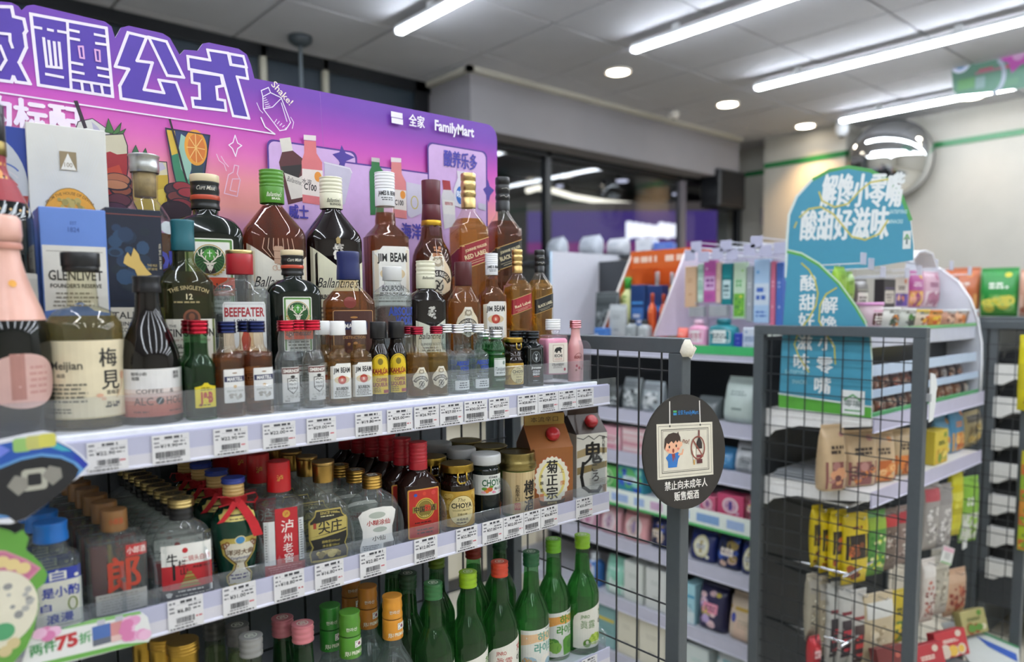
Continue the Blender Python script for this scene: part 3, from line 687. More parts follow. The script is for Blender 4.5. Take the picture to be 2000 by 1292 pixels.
# ---- label designs that come in several sizes (k = scale)
def art_stag(k, z, w=52, h=92):
    """green bordered white label with a stag in a round green field and a blackletter band"""
    a = Art(); x = w/2*k
    a.rrect(-x, z, x, z+h*k, 3*k, '#e9e8e0').rrect(-x+1.6*k, z+1.4*k, x-1.6*k, z+(h-1.6)*k, 2*k, '#4d7f35').rrect(-x+4.2*k, z+1.4*k, x-4.2*k, z+(h-4.4)*k, 1.5*k, '#a9c08c').rrect(-x+5*k, z+1.4*k, x-5*k, z+(h-5.2)*k, 1.5*k, '#e9e8e0')
    c = z+(h-29)*k
    a.disc(0, c, 21*k, 21*k, '#b59a55').disc(0, c, 19.6*k, 19.6*k, '#e9e8e0').disc(0, c, 19*k, 19*k, '#1f4a25')
    for i in range(24): t = 2*pi*i/24; a.line([(6*k*cos(t), c+3*k+6*k*sin(t)), (18*k*cos(t), c+18*k*sin(t))], .7*k, '#3f7a35')
    a.disc(0, c+7*k, 8*k, 8*k, '#4f9a3c')
    a.line([(0, c+4*k), (0, c+12*k)], 1.1*k, '#f2f4e8').line([(-2.6*k, c+9*k), (2.6*k, c+9*k)], 1.1*k, '#f2f4e8')
    for s in (-1, 1):
        a.line([(s*2*k, c-3*k), (s*7*k, c+1*k), (s*11*k, c+7*k), (s*10*k, c+13*k)], 1.5*k, '#efe9d8').line([(s*9*k, c+3.5*k), (s*14*k, c+6*k), (s*15*k, c+11*k)], 1.2*k, '#efe9d8').line([(s*6*k, c), (s*5*k, c+5*k)], 1.1*k, '#efe9d8').line([(s*11*k, c+7*k), (s*7.5*k, c+10*k)], 1.1*k, '#efe9d8')
        a.poly([(s*3*k, c-4*k), (s*9*k, c-3*k), (s*4*k, c-7*k)], '#e9e2d0')
    a.poly([(-5*k, c-4*k), (5*k, c-4*k), (3.4*k, c-12*k), (1.6*k, c-17*k), (-1.6*k, c-17*k), (-3.4*k, c-12*k)], '#e3dccb')
    a.poly([(-5*k, c-11*k), (-3*k, c-12*k), (0, c-19*k), (3*k, c-12*k), (5*k, c-11*k), (7*k, c-18*k), (-7*k, c-18*k)], '#2b1d14')
    a.disc(-2.6*k, c-8*k, .9*k, .8*k, '#2b1d14', 8).disc(2.6*k, c-8*k, .9*k, .8*k, '#2b1d14', 8).disc(0, c-15.6*k, 1.3*k, .9*k, '#2b1d14', 10)
    for s in (-1, 1):
        for i in range(6): t = -pi/2+s*(.25+.2*i); a.disc(21*k*cos(t), c+21*k*sin(t), 2.6*k, 1.5*k, '#b79a4a', 10)
    a.rect(-x, z+(h-78)*k, x, z+(h-53)*k, '#c9471f').text('ägermeister', 0, z+(h-65.5)*k, 11*k, '#1b120e', .03*k, w=w*.9*k)
    a.small(-x+6*k, z+3*k, x-6*k, z+(h-80)*k, 3, '#6b6a60', 4)
    return a
def art_script(k, z, x0, x1, name, second, c2, body_c='#e6e2cf', notch=16, h=60):
    """cream label with two peaked corners and a handwritten name"""
    a = Art(); a.poly([(x0, z), (x1, z), (x1, z+h*k), (x0+(x1-x0)*.62, z+(h-notch)*k), (x0, z+h*k)], body_c)
    a.text(name, (x0+x1)/2, z+(h-33)*k, 11.5*k, '#23211e', .004, shear=.45, w=(x1-x0)*.86)
    a.text(second, (x0+x1)/2, z+(h-46)*k, 6.2*k, c2, .03, w=(x1-x0)*.5).small(x0+6*k, z+3*k, x1-6*k, z+(h-51)*k, 2, '#5b574e', 3)
    return a
def art_bourbon(x, z, k, foot='BOURBON', name='JIM BEAM'):
    a = Art(); a.poly([(-x, z), (x, z), (x, z+46*k), (x*.9, z+49*k), (-x*.5, z+49*k), (-x*.66, z+46*k), (-x, z+45*k)], WH)
    a.text(name[:3], -x*.54, z+39.6*k, 6.5*k, '#1c1a18', .03, w=x*.5).text(name[4:], x*.34, z+40*k, 7.5*k, '#1c1a18', .03, w=x*.92)
    a.disc(0, z+26*k, 11*k, 5.5*k, '#d9c39a').disc(0, z+26*k, 6*k, 6*k, '#b23a2c', 20).disc(0, z+26*k, 3.4*k, 3.4*k, '#cf6a55', 14).text('B', 0, z+26*k, 3.4*k, '#f3e4d2', .02)
    a.text(foot, 0, z+14*k, 4.6*k, '#1c1a18', .03, w=x*1.15).small(-x*.8, z+2*k, x*.8, z+11*k, 4, '#6b655a', 5)
    return a
def art_striding(x0, x1, z, k, bg, trim, t1, t2, c1, slope=.33):
    """the slanted band of the square whisky bottles"""
    a = Art(); f = lambda u, v: (u, z+v*k+(u-x0)*slope)
    def band(v0, v1, c): a.poly([f(x0, v0), f(x1, v0), f(x1, v1), f(x0, v1)], c)
    band(0, 44, trim); band(1.2, 42.8, bg); r = atan(slope)
    if t1: p = f((x0+x1)/2, 32); a.text(t1, p[0], p[1], 5*k, c1, .02, w=(x1-x0)*.78, rot=r)
    p = f((x0+x1)/2, 20); a.text(t2, p[0], p[1], 8*k, c1, .02, w=(x1-x0)*.8, rot=r)
    p = f((x0+x1)/2, 9); a.line([f(x0+(x1-x0)*.15, 10), f(x0+(x1-x0)*.85, 10)], .5*k, c1).line([f(x0+(x1-x0)*.25, 6), f(x0+(x1-x0)*.75, 6)], .7*k, c1)
    return a
def art_crest(k, z, dark='#2c2522', bg='#e8e4d6', name='CHIVAS REGAL', w=48):
    """arched crest label: crown, dark ribbon with the name, round emblem below"""
    a = Art(); x = w/2*k
    a.poly([(-x, z+22*k), (-x*.8, z+6*k), (0, z-4*k), (x*.8, z+6*k), (x, z+22*k), (x*.86, z+32*k), (x*.5, z+42*k), (x*.28, z+52*k), (-x*.28, z+52*k), (-x*.5, z+42*k), (-x*.86, z+32*k)], bg)
    a.ring(0, z+7*k, 24*k, 24*k, 8.5*k, dark, 24, .45, pi-.45)
    a.text(name, 0, z+26.8*k, 5.2*k, '#f2eee2', .02, arc=20*k, w=None if False else 38*k)
    a.disc(0, z+41*k, 7.5*k, 6*k, '#a89b83', 18).disc(0, z+42*k, 4*k, 3.4*k, '#dcd3be', 14).line([(-7*k, z+36*k), (-4*k, z+47*k), (0, z+44*k), (4*k, z+47*k), (7*k, z+36*k)], 1*k, '#8a7c62')
    a.disc(0, z+11*k, 9*k, 9*k, '#cfc8b5', 20)
    a.ring(-2.2*k, z+12*k, 4.6*k, 6*k, 1.8*k, dark, 18, -.6, 3.6).ring(2.4*k, z+10*k, 4.8*k, 5.6*k, 1.8*k, dark, 18, 2.6, 6.8).line([(-6*k, z+3*k), (6*k, z+18*k)], 1.6*k, dark)
    a.small(-10*k, z-1*k, 10*k, z+4*k, 2, '#6a6255', 2)
    return a

# ---- top shelf, rear row
YB, YM, YA = 1.152, 1.056, .963
def cork_bottle(p):
    S = sm([(0, 31, 31, 2), (0, 31, 31, 2), (3, 34, 34, 2), (6, 34.5, 34.5, 2), (150, 34.5, 34.5, 2), (168, 33, 33, 2), (186, 24, 24, 2), (196, 17, 17, 2), (200, 16, 16, 2), (236, 17.5, 17.5, 2), (238, 17.5, 17.5, 2)])
    a = Art(); a.text('OU', 6, 112, 26, '#3b3f9a', .05).text('SKY', 4, 78, 24, '#3b3f9a', .05); a.disc(10, 158, 14, 9, '#b9c0c4')
    bottle(p, S, liquid=(150, '#d0b48c'), arts=[(a, on(S, .5), 6)])
    m = MB().loft([(202, 14.5, 14.5, 2), (236, 15, 15, 2)], '#a88c5c', 20); m.build('cork', 'food', p, .001)
    m = MB(); cap(m, 236, 261, 19, '#b9bbb9', 1, 1.6, 21); m.build('stopper', 'metal', p, .001)
cork_bottle(put('whisky_bottle', 'clear bottle with cork and silver stopper behind the dark blue whisky box', 294, YB, RT2, -8))

def stag_bottle(p, k, h, w, d, tw):
    S = body(w, d, 4.5, h*.615, h*.755, h*.84, 15*k+2, 'round', 4*k)
    r = 15*k+3.4
    bottle(p, S, ('gloss', '#0e1611'), caps=[(h*.79, h*.955, r+1, '#181a1a', 'plastic', 3, 'capsule'), (h*.845, h*.873, r+1.5, '#b5472f', 'plastic', 0, 'capsule_band'), (h*.955, h, r+1.2, '#d9c9a4', 'plastic', 0, 'cap')],
           arts=[(art_stag(k, h*.03+34*k-6, tw, 100), on(S), 8)])
    a = Art(); a.text('Curt Mast', 0, h*.915, 6*k, '#cfc9b8', .005, shear=.4, w=24*k); a.emit(lambda u, v, dd: ((r+1.6)*sin(u/r), -(r+1.6)*cos(u/r), v), 5, .05).build('signature_print', 'print', p, .001)
stag_bottle(put('herb_liqueur_bottle', 'large dark green stag label bottle beneath the orange slice of the header board', 409, YB, RT2, -14), 1.08, 242, 51, 34, 62)

def barrel_bottle(p, h, w, d, gl, lq, capc, n1, n2, c2, bodyc, peak=False, dark=False):
    S = body(w, d, 3.6, h*.585, h*.785, h*.90, 16, 'dome', 4, k=10)
    caps = [(h*.80, h*.90, 19, capc, 'plastic', 0, 'capsule'), (h*.90, h, 19, capc, 'plastic', 4, 'cap')]
    a = Art(); x = w*.93
    a.poly([(-x, 6), (x, 6), (x, h*.48), (x*.34, h*.385), (-x, h*.55)], bodyc) if not dark else a.poly([(-x, 6), (x, 6), (x, h*.46), (x*.25, h*.39), (-x, h*.55)], bodyc)
    a.text(n1, -1, h*.325, 17, '#22201d', .004, shear=.42, w=w*1.5).text(n2, 0, h*.235, 12 if not dark else 7, c2, .05, w=w*(.95 if not dark else 1.3)).small(-x*.8, 10, x*.8, 46, 5, '#5f5a50', 3)
    if not dark:
        for i in range(-3, 4): a.line([(i*4, h*.47), (i*8, h*.52), (i*7, h*.58)], .9, '#c9a98f')
        a.rrect(-7, h*.43, 7, h*.535, 2.5, '#b8957c').line([(-7, h*.46), (7, h*.46)], .8, '#6b4028').line([(-7, h*.505), (7, h*.505)], .8, '#6b4028').ring(0, h*.41, 5, 5, 1, '#c9a98f').ring(-6, h*.405, 4, 4, 1, '#c9a98f').ring(6, h*.405, 4, 4, 1, '#c9a98f')
    else:
        a.blobs(-9, h*.47, 9, h*.57, 34, ['#c9c5bb', '#9b978f', '#e1ddd2'], 2.4, 5).poly([(-3, h*.57), (3, h*.57), (4, h*.60), (0, h*.615), (-4, h*.60)], '#a08a56')
    b = Art(); b.text(n1, 0, h*.85, 7, '#f0efe0' if not dark else '#2a2a26', .004, shear=.4, w=24).text(n2.split()[0], 3, h*.825, 3.4, '#f0efe0' if not dark else '#2a2a26', .02)
    bottle(p, S, gl, lq, caps, [(a, on(S), 8), (b, (lambda u, v, dd: (19.4*sin(u/19), -19.4*cos(u/19), v)), 5)])
barrel_bottle(put('whisky_bottle', 'amber whisky bottle with ridged green cap and cream label in the rear row', 538, YB, RT2, -12), 261, 49, 36, ('glass', '#fdf3e6'), (205, '#b88448'), '#4f8a2b', "Ballantine's", 'BRASIL', '#4a7d2c', '#e3dfd0')
barrel_bottle(put('whisky_bottle', 'black looking whisky bottle with ridged cream cap in the rear row', 652, YB, RT2, -12), 261, 47, 36, ('gloss', '#140d0d'), None, '#dfdcc3', "Ballantine's", 'BLENDED SCOTCH WHISKY', '#2a2723', '#dfdcc0', dark=True)

def beam_bottle(p, h, w, k, gl='#fff8ee', lc='#ba8c50'):
    S = sm([(0, w-3, w-3, 5), (0, w-3, w-3, 5), (3, w, w, 5), (h*.54, w, w, 5), (h*.60, w*.97, w*.97, 4), (h*.66, w*.6, w*.6, 2.5), (h*.68, w*.52, w*.52, 2), (h*.70, w*.52, w*.52, 2), (h*.83, w*.42, w*.42, 2), (h*.86, w*.42, w*.42, 2)])
    r = w*.47; c = '#e6e7ea'
    a = art_bourbon(w*.94, h*.17, h*.37/50, 'BOURBON')
    b = Art(); b.text('JAMES B. BEAM', 0, h*.868, 7*k, '#26262a', .03, w=r*2.0).small(-r*.7, h*.82, r*.7, h*.845, 2, '#55555c', 3)
    bottle(p, S, ('glass', gl), (h*.75, lc), [(h*.79, h*.90, r+.6, c, 'plastic', 0, 'capsule'), (h*.90, h, r+1, c, 'plastic', 5, 'cap')], [(a, on(S), 8), (b, (lambda u, v, dd: ((r+1+dd)*sin(u/r), -(r+1+dd)*cos(u/r), v)), 4)])
beam_bottle(put('bourbon_bottle', 'tall amber bourbon bottle with ridged white cap in the rear row', 756, YB, RT2, -14), 281, 36, 1.1)

def crest_bottle(p, h, w, d, k, lc):
    S = sm([(0, w-3, d-3, 2.2), (0, w-3, d-3, 2.2), (4, w-1, d-1, 2.2), (h*.30, w, d, 2.2), (h*.50, w*.93, d*.93, 2.1), (h*.60, w*.6, d*.62, 2), (h*.66, w*.52, w*.52, 2), (h*.74, w*.47, w*.47, 2), (h*.84, w*.42, w*.42, 2)])
    r = w*.44
    b = Art(); b.poly([(-9, h*.63), (9, h*.63), (11, h*.69), (5, h*.70), (0, h*.685), (-5, h*.70), (-11, h*.69)], '#4a1c20')
    c = Art(); c.blobs(-10, h*.47, 10, h*.56, 16, ['#c08a60', '#9a6038'], 3, 4)
    bottle(p, S, ('glass', '#fff4e6'), (h*.69, lc), [(h*.70, h*.735, w*.5, '#c9a03a', 'metal', 0, 'gold_band', w*.48), (h*.735, h*.84, w*.475, '#571d27', 'plastic', 0, 'capsule', w*.43), (h*.84, h, r, '#571d27', 'plastic', 0, 'cap', r+.6)],
           [(art_crest(k, h*.24), on(S), 6), (b, on(S), 6), (c, on(S), 6)])
crest_bottle(put('whisky_bottle', 'rounded amber whisky bottle with gold banded maroon neck in the rear row', 845, YB, RT2, -16), 278, 39, 33, 1.45, '#a87a50')

def square_bottle(p, h, w, k, capc, fin, lc, bg, trim, t1, t2, c1):
    S = sm([(0, w-2, w-2, 6), (0, w-2, w-2, 6), (2, w, w, 6), (h*.60, w, w, 6), (h*.66, w*.93, w*.93, 4.5), (h*.73, w*.60, w*.60, 2.6), (h*.77, w*.43, w*.43, 2), (h*.80, w*.40, w*.40, 2)])
    r = w*.45
    a = art_striding(-w*.97, w*.97, h*.375, k, bg, trim, t1, t2, c1)
    m = MB(); L = [(h*.78, r, r, 2), (h*.835, r, r, 2), (h*.84, r-.8, r-.8, 2), (h*.848, r-.8, r-.8, 2), (h*.853, r, r, 2), (h*.868, r+.8, r+.8, 2), (h*.882, r, r, 2), (h*.89, r-.8, r-.8, 2), (h*.896, r, r, 2), (h*.92, r+.8, r+.8, 2), (h*.945, r, r, 2), (h*.95, r-.8, r-.8, 2), (h*.955, r+.4, r+.4, 2), (h*.992, r+.4, r+.4, 2), (h, r-1, r-1, 2)]
    bottle(p, S, ('glass', '#fffaf0'), (h*.71, lc), (), [(a, on(S), w*.3)])
    if t1:                                              # the second face carries the band too
        b = art_striding(-w*.97, w*.97, h*.375-w*.33*1.94, k, bg, trim, None, '', c1); b.emit(on(S, -pi/2), w*.3, .05).build('side_label_print', 'print', p, .001)
    m.loft(L, capc, 28, (0, 1)).build('cap', fin, p, .001)
    d = Art(); d.line([(-r*.8, h*.87), (-r*.3, h*.878), (0, h*.865), (r*.5, h*.88), (r*.8, h*.872)], .5, '#6a5a3a' if fin == 'metal' else '#c9c4b8').line([(-r*.6, h*.92), (r*.1, h*.926), (r*.7, h*.914)], .5, '#6a5a3a' if fin == 'metal' else '#c9c4b8')
    d.emit(lambda u, v, dd: ((r+1)*sin(u/r), -(r+1)*cos(u/r), v), 4, .05).build('signature_print', 'print', p, .001)
square_bottle(put('whisky_bottle', 'tall square whisky bottle with gold cap and slanted red label', 917, YB-.004, RT2, -12), 300, 32, 1.05, '#cdb27a', 'metal', '#e0c064', '#8e1f2b', '#d8bd78', 'JOHNNIE WALKER', 'RED LABEL', '#e6d3a6')
square_bottle(put('whisky_bottle', 'tall square whisky bottle with black cap at the end of the rear row', 983, YB+.014, RT2, -12), 306, 32, 1.05, '#16181a', 'plastic', '#c08c4c', '#16181a', '#c9a865', 'JOHNNIE WALKER', 'BLACK LABEL', '#d9cba2')

# ---- boxes at the rear
def gift_box(p, w, d, h, col, art, dark=None):
    MB().box(-w/2, w/2, -d/2, d/2, 0, h, col, .0008).build('carton', 'board', p)
    art.emit(lambda u, v, dd: (u*.001, -d/2-.0002-dd*.001, v*.001), None, .06).build('carton_print', 'print', p)
x = shelf_x(152, 1.10, 1.5); bx = thing('whisky_box', 'white embossed gift box with an orange arch, tallest of the boxes', 'box', (shelf_x(142, 1.133, 1.60), 1.176, RT2), radians(-4))
a = Art(); h = 283
for i in range(9):
    for s in (-1, 1): a.line([(s*4, h-60-i*9), (s*(20+i*3.2), h-12-i*2)], .5, '#d5d6d4')
a.rect(-11, h-57, 11, h-33, '#8b7a5b').poly([(-10, h-56.5), (10, h-56.5), (0, h-35)], '#e4e2da').text('100', 0, h-50, 6, '#8b7a5b', .01)
a.poly([(-37, 60), (37, 60)]+[(37*cos(t*pi/20), h-128+48*sin(t*pi/20)) for t in range(21)], '#8a6a2c').poly([(-36, 60), (36, 60)]+[(36*cos(t*pi/20), h-128+47*sin(t*pi/20)) for t in range(21)], '#d99a36')
a.text('FROM THE HOUSE OF DEWAR', 0, h-87, 4, '#6b4a1a', .01, arc=40, w=70).blobs(-18, h-128, 18, h-92, 40, ['#b5a05a', '#c9b46a', '#9a8a4a'], 3.6, 4).text('FINE QUALITY', 0, h-138, 5, '#6b4a1a', .02, w=34)
a.items = [(l, [(u*.88, v) for u, v in vs], f, c) for l, vs, f, c in a.items]
gift_box(bx, .091, .085, .283, '#d4d3cd', a)
bx = thing('whisky_box', 'blue and white whisky gift box in front of the white embossed box', 'box', (shelf_x(152, 1.05, 1.5), 1.087, RT1), radians(-3))
a = Art(); h = 214; a.rect(-41.5, 0, 41.5, h-60, '#5a7cc4').rect(-41, 0, 41, h-46, '#dcdad2')
a.poly([(-41, 0), (41, 0), (41, 85), (22, 88), (4, 100), (-12, 92), (-41, 88)], '#5a7cc4')
a.text('1824', 0, h-26, 6, '#3f5c9c', .01).text('EST', 0, h-18, 4, '#3f5c9c', .01).line([(-36, h-53), (36, h-53)], .7, '#8a857a').text('THE', 0, h-66, 9, '#3c3a38', .02).text('GLENLIVET', 0, h-82, 12.5, '#3c3a38', .02, w=70).text("FOUNDER'S RESERVE", 0, h-95, 5, '#3c3a38', .02, w=66).small(-32, h-122, 32, h-102, 4, '#8b867c', 6).line([(5, 40), (12, 70), (16, 50), (24, 78)], 1.2, '#24345c')
a.items = [(l, [(u*.84, v) for u, v in vs], f, c) for l, vs, f, c in a.items]
gift_box(bx, .072, .070, .214, '#6486cc', a)
bx = thing('whisky_box', 'dark blue whisky gift box with a gold map shape', 'box', (shelf_x(270, 1.05, 1.5), 1.087, RT1), radians(-3))
a = Art(); h = 219; a.blobs(-34, 100, 20, 205, 26, ['#1d3350', '#16293f', '#24415f', '#14222f'], 8, 3).rect(-34, 100, 34, 101, '#141b28')
a.line([(-35, h-8), (35, h-8)], .9, '#8a4a44')
a.poly([(-14, h-62), (-10, h-56), (-6, h-62), (-2, h-50), (4, h-58), (6, h-66), (14, h-78), (20, h-84), (12, h-86), (8, h-96), (2, h-88), (-2, h-78), (-10, h-74), (-16, h-70)], '#cdae62')
a.text('THE ISLE', 21, h-72, 3, '#b9a46a', .01, w=13).text('OF SKYE', 21, h-77, 3, '#b9a46a', .01, w=13)
a.rect(-35, 20, 35, 92, '#cfc9bb').text('TALISKER', -3, 82, 9, '#3a3733', .02, w=60).text('SINGLE MALT', 0, 71, 5.4, '#3a3733', .02, w=48).text('SCOTCH WHISKY', 0, 63, 5.4, '#3a3733', .02, w=54).rect(-35, 12, 35, 26, '#b5482e').small(-20, 34, 20, 56, 3, '#8b867a', 3)
a.text('MADE BY THE SEA', 32, h-60, 3, '#c9c2ae', .01, rot=pi/2)
a.items = [(l, [(u*.92, v) for u, v in vs], f, c) for l, vs, f, c in a.items]
gift_box(bx, .066, .070, .219, '#121c30', a)
bx = thing('liquor_box', 'navy gift box with a round red and blue emblem behind the red label wine bottle', 'box', (atY(76, 400, 1.14).x-.052, 1.176, RT2), 0)
a = Art(); h = 275; a.disc(0, h-78, 42, 66, '#b9bcc0', 36).poly([(41*cos(t*pi/14), h-86+50*sin(t*pi/14)) for t in range(-14, 1)], '#a33a36')
for i in range(9): a.ring(4, h-60-i*9, 30-i, 16, 2, ['#4a62a8', '#c9c4c4', '#b54a44'][i % 3], 14, .3, 2.2)
gift_box(bx, .10, .07, .275, '#1f3a8c', a)

# wine bottle with red label at the edge of the shelf
def wine_bottle(p):
    S = body(39, 39, 2, 190, 250, 315, 15, 'soft', 5)
    a = Art(); a.rect(-52, 20, 52, 132, '#b9b6b0').rect(-52, 126, 52, 132, '#c9c6c0').text("JACOB'S CREEK", 0, 108, 7, '#8a867c', .01, w=60).text('J', 6, 82, 20, '#4a4a78', .01).text('S', 6, 55, 20, '#4a4a78', .01).small(-30, 28, 40, 40, 2, '#8a867c', 3)
    b = Art(); b.poly([(-34, 214), (34, 214), (26, 234), (20, 268), (-20, 268), (-26, 234)], '#8f2630').small(-18, 238, 18, 262, 3, '#c9954a', 3).disc(0, 246, 7, 4, '#d08a4a')
    c = Art()
    for i in range(12): t = -60+i*11; c.poly([(t, 196), (t+6, 200), (t+9, 210), (t+6, 209)], '#b5bcc0').disc(t+1, 204, 1.5, 1.5, '#c9a46a', 8)
    bottle(p, S, ('gloss', '#0d1012'), caps=[(268, 284, 16.5, '#8a7a4a', 'metal', 0, 'capsule_band'), (284, 326, 16.2, '#1a1b1e', 'plastic', 0, 'capsule')], arts=[(a, on(S), 6), (b, on(S), 4), (c, on(S), 5)])
wine_bottle(put('wine_bottle', 'dark wine bottle with a red neck label and grey body label', 4, YM, RT1, 8))

# ---- top shelf, middle row (on the first tier)
p = put('whisky_bottle', 'dark malt whisky bottle with teal capsule and cream label', 365, YM, RT1, -6)
S = body(36, 27, 3, 128, 150, 196, 13.5, 'round', 3.5)
S = sm([(0, 33, 24, 3), (0, 33, 24, 3), (3, 36, 27, 3), (110, 36, 27, 3), (128, 34, 26, 2.8), (143, 22, 19, 2.3), (150, 15.5, 15.5, 2), (160, 13.5, 13.5, 2), (200, 13, 13, 2)])
a = Art(); a.text('THE SINGLETON', 0, 118, 5.5, '#b9a878', .01, arc=60, w=52).text('12', 0, 106, 7.5, '#d9cfa8', .02).small(-24, 96, 24, 101, 1, '#9a8c60', 2).rect(-34, 10, 34, 76, '#dedacc').disc(2, 78, 11, 11, '#7d4a30', 24).disc(2, 78, 8, 8, '#3f2417', 20).disc(2, 79, 4, 5, '#7d4a30', 10)
a.text('THE', -22, 67, 3.5, '#3a352e', .01).text('SINGLETON', 2, 58, 10.5, '#2c2925', .02, w=58).text('Single Malt Scotch Whisky', 0, 48.5, 4, '#8a5a3a', .0, shear=.5, w=52).text('GLEN ORD', 0, 40, 5.5, '#3a352e', .01, w=40).small(-26, 14, 20, 34, 4, '#8f8a7c', 2)
bottle(p, S, ('glass', '#bcc59c'), (140, '#c4be86'), [(168, 209, 15.2, '#25616c', 'plastic', 1, 'capsule')], [(a, on(S), 7)])

p = put('gin_bottle', 'clear gin bottle with red cap and white and red label', 473, YM, RT1, -10)
S = sm([(0, 36, 22, 3.4), (0, 36, 22, 3.4), (3, 39, 25, 3.4), (100, 39, 25, 3.4), (112, 38, 24, 3), (122, 31, 21, 2.6), (128, 20, 18, 2.2), (132, 17, 17, 2), (150, 16.5, 16.5, 2)])
a = Art(); OFF = 9; a.poly([(-29, 8), (29, 8), (29, 86), (27, 90), (-27, 90), (-29, 86)], '#dfe0de').frame(-27, 12, 27, 87, .7, '#b9bab6').text('BEEFEATER', 0, 76, 13, '#a3282f', .03, w=54).text('LONDON', 0, 63, 6, '#3c3436', .02, w=30).ring(0, 34, 22, 22, .6, '#c9c6c0').poly([(-4, 22), (5, 22), (7, 38), (4, 48), (-3, 48), (-6, 38)], '#b23a38').disc(.5, 52, 3, 3.4, '#d9a08a', 12).rect(-4, 54, 5, 59, '#4a2a2c').line([(-8, 24), (-8, 56)], 1, '#8a6a4a').small(-22, 13, 22, 18, 1, '#77736c', 1)
a.items = [(l, [(u, v+OFF) for u, v in vs], f, c) for l, vs, f, c in a.items]
bottle(p, S, ('glass', '#fafdfd'), (118, '#fafdfd'), [(138, 167, 18.5, '#a3242c', 'plastic', 0, 'capsule'), (167, 172, 18.6, '#d9c48a', 'metal', 0, 'cap')], [(a, on(S), 8)])
stag_bottle(put('herb_liqueur_bottle', 'smaller dark stag label bottle standing in the middle row', 575, YM, RT1, -12), .80, 176, 39, 26, 52)

p = put('cognac_bottle', 'amber cognac flask with a dark blue capsule in the middle row', 683, YM, RT1, -12)
S = sm([(0, 37, 22, 3), (0, 37, 22, 3), (3, 41, 25, 3), (90, 41, 25, 3), (104, 36, 24, 2.8), (118, 24, 19, 2.3), (126, 15, 15, 2), (134, 14.5, 14.5, 2), (150, 14, 14, 2)])
a = Art(); a.rrect(-32, 8, 32, 86, 3, '#c59a62').rrect(-31, 9, 31, 85, 2.5, '#46241c').disc(0, 75, 6, 1.6, '#a8763c', 14).rect(-18, 56, 22, 68, '#22264c').text('MARTELL', 2, 62, 7, '#e6e2da', .02, w=34).text('DISTINCTION', 0, 44, 4.6, '#b98a52', .01, w=36).blobs(-12, 14, 12, 38, 16, ['#8a5a34', '#a8763c', '#5f3826'], 3, 3).disc(-6, 98, 10, 9, '#7a2e26', 18)
bottle(p, S, ('glass', '#fff4e2'), (116, '#c89c58'), [(134, 178, 18.5, '#232c5e', 'plastic', 1, 'capsule', 17.5)], [(a, on(S), 8)])

def vodka(p, k, capc, fin, rings, seal=False):
    S = sm([(0, 29*k, 29*k, 2), (0, 29*k, 29*k, 2), (3*k, 32*k, 32*k, 2), (104*k, 32*k, 32*k, 2), (116*k, 29*k, 29*k, 2), (124*k, 20*k, 20*k, 2), (128*k, 14.5*k, 14.5*k, 2), (132*k, 13.5*k, 13.5*k, 2), (146*k, 13.5*k, 13.5*k, 2)])
    a = Art(); a.text('ABSOLUT', 0, (92 if not seal else 84)*k, 13*k, '#2b459c', .05, w=52*k).text('VODKA', 4*k, (76 if not seal else 69)*k, 13*k, '#2b459c', .05, w=38*k).text('Country of Sweden', 2*k, 64*k, 5*k, '#5a6aa0', 0, shear=.4, w=40*k).small(-28*k, 40*k, 28*k, 58*k, 4, '#aab2bd', 3)
    if not seal: a.rect(-30*k, 12*k, 30*k, 40*k, '#d9dcda').small(-20*k, 16*k, 20*k, 36*k, 3, '#55585c', 2)
    bottle(p, S, ('glass', '#fafdfd'), (112*k, '#fafdfd'), [(138*k if not seal else 134*k, 157*k, 16*k if seal else 15*k, capc, fin, rings, 'cap')], [(a, on(S), 5*k)])
p = put('vodka_bottle', 'clear vodka bottle with a pale sealed cap and blue lettering', 768, YM, RT1, 2); vodka(p, 1.0, '#cfcfcc', 'plastic', 0, True)

p = put('whisky_bottle', 'dark whisky flask with ridged cream cap in the middle row', 833, YM, RT1, -12)
S = sm([(0, 31, 21, 3), (0, 31, 21, 3), (3, 34, 24, 3), (92, 34, 24, 3), (104, 32, 23, 2.8), (114, 24, 19, 2.4), (122, 14.5, 14.5, 2), (150, 14, 14, 2)])
a = Art(); x = 27; a.poly([(-x, 6), (x, 6), (x, 70), (4, 56), (-x, 68)], '#d5d6c4').text("Ballantine's", 0, 42, 11, '#2a2924', .004, shear=.42, w=46).text('BLENDED SCOTCH', 0, 28, 4, '#4a463c', .01, w=40).small(-20, 10, 20, 24, 3, '#8a867a', 2).blobs(-8, 70, 8, 92, 26, ['#b9b7ae', '#8f8d86', '#d5d2c8'], 2.2, 4)
b = Art(); b.text("Ballantine's", 0, 140, 5, '#34332c', .004, shear=.4, w=24)
bottle(p, S, ('gloss', '#15100f'), caps=[(122, 146, 16.5, '#d9d6bd', 'plastic', 0, 'capsule'), (146, 169, 16.6, '#d9d6bd', 'plastic', 3, 'cap')], arts=[(a, on(S), 7), (b, (lambda u, v, dd: (16.9*sin(u/16.6), -16.9*cos(u/16.6), v)), 4)])

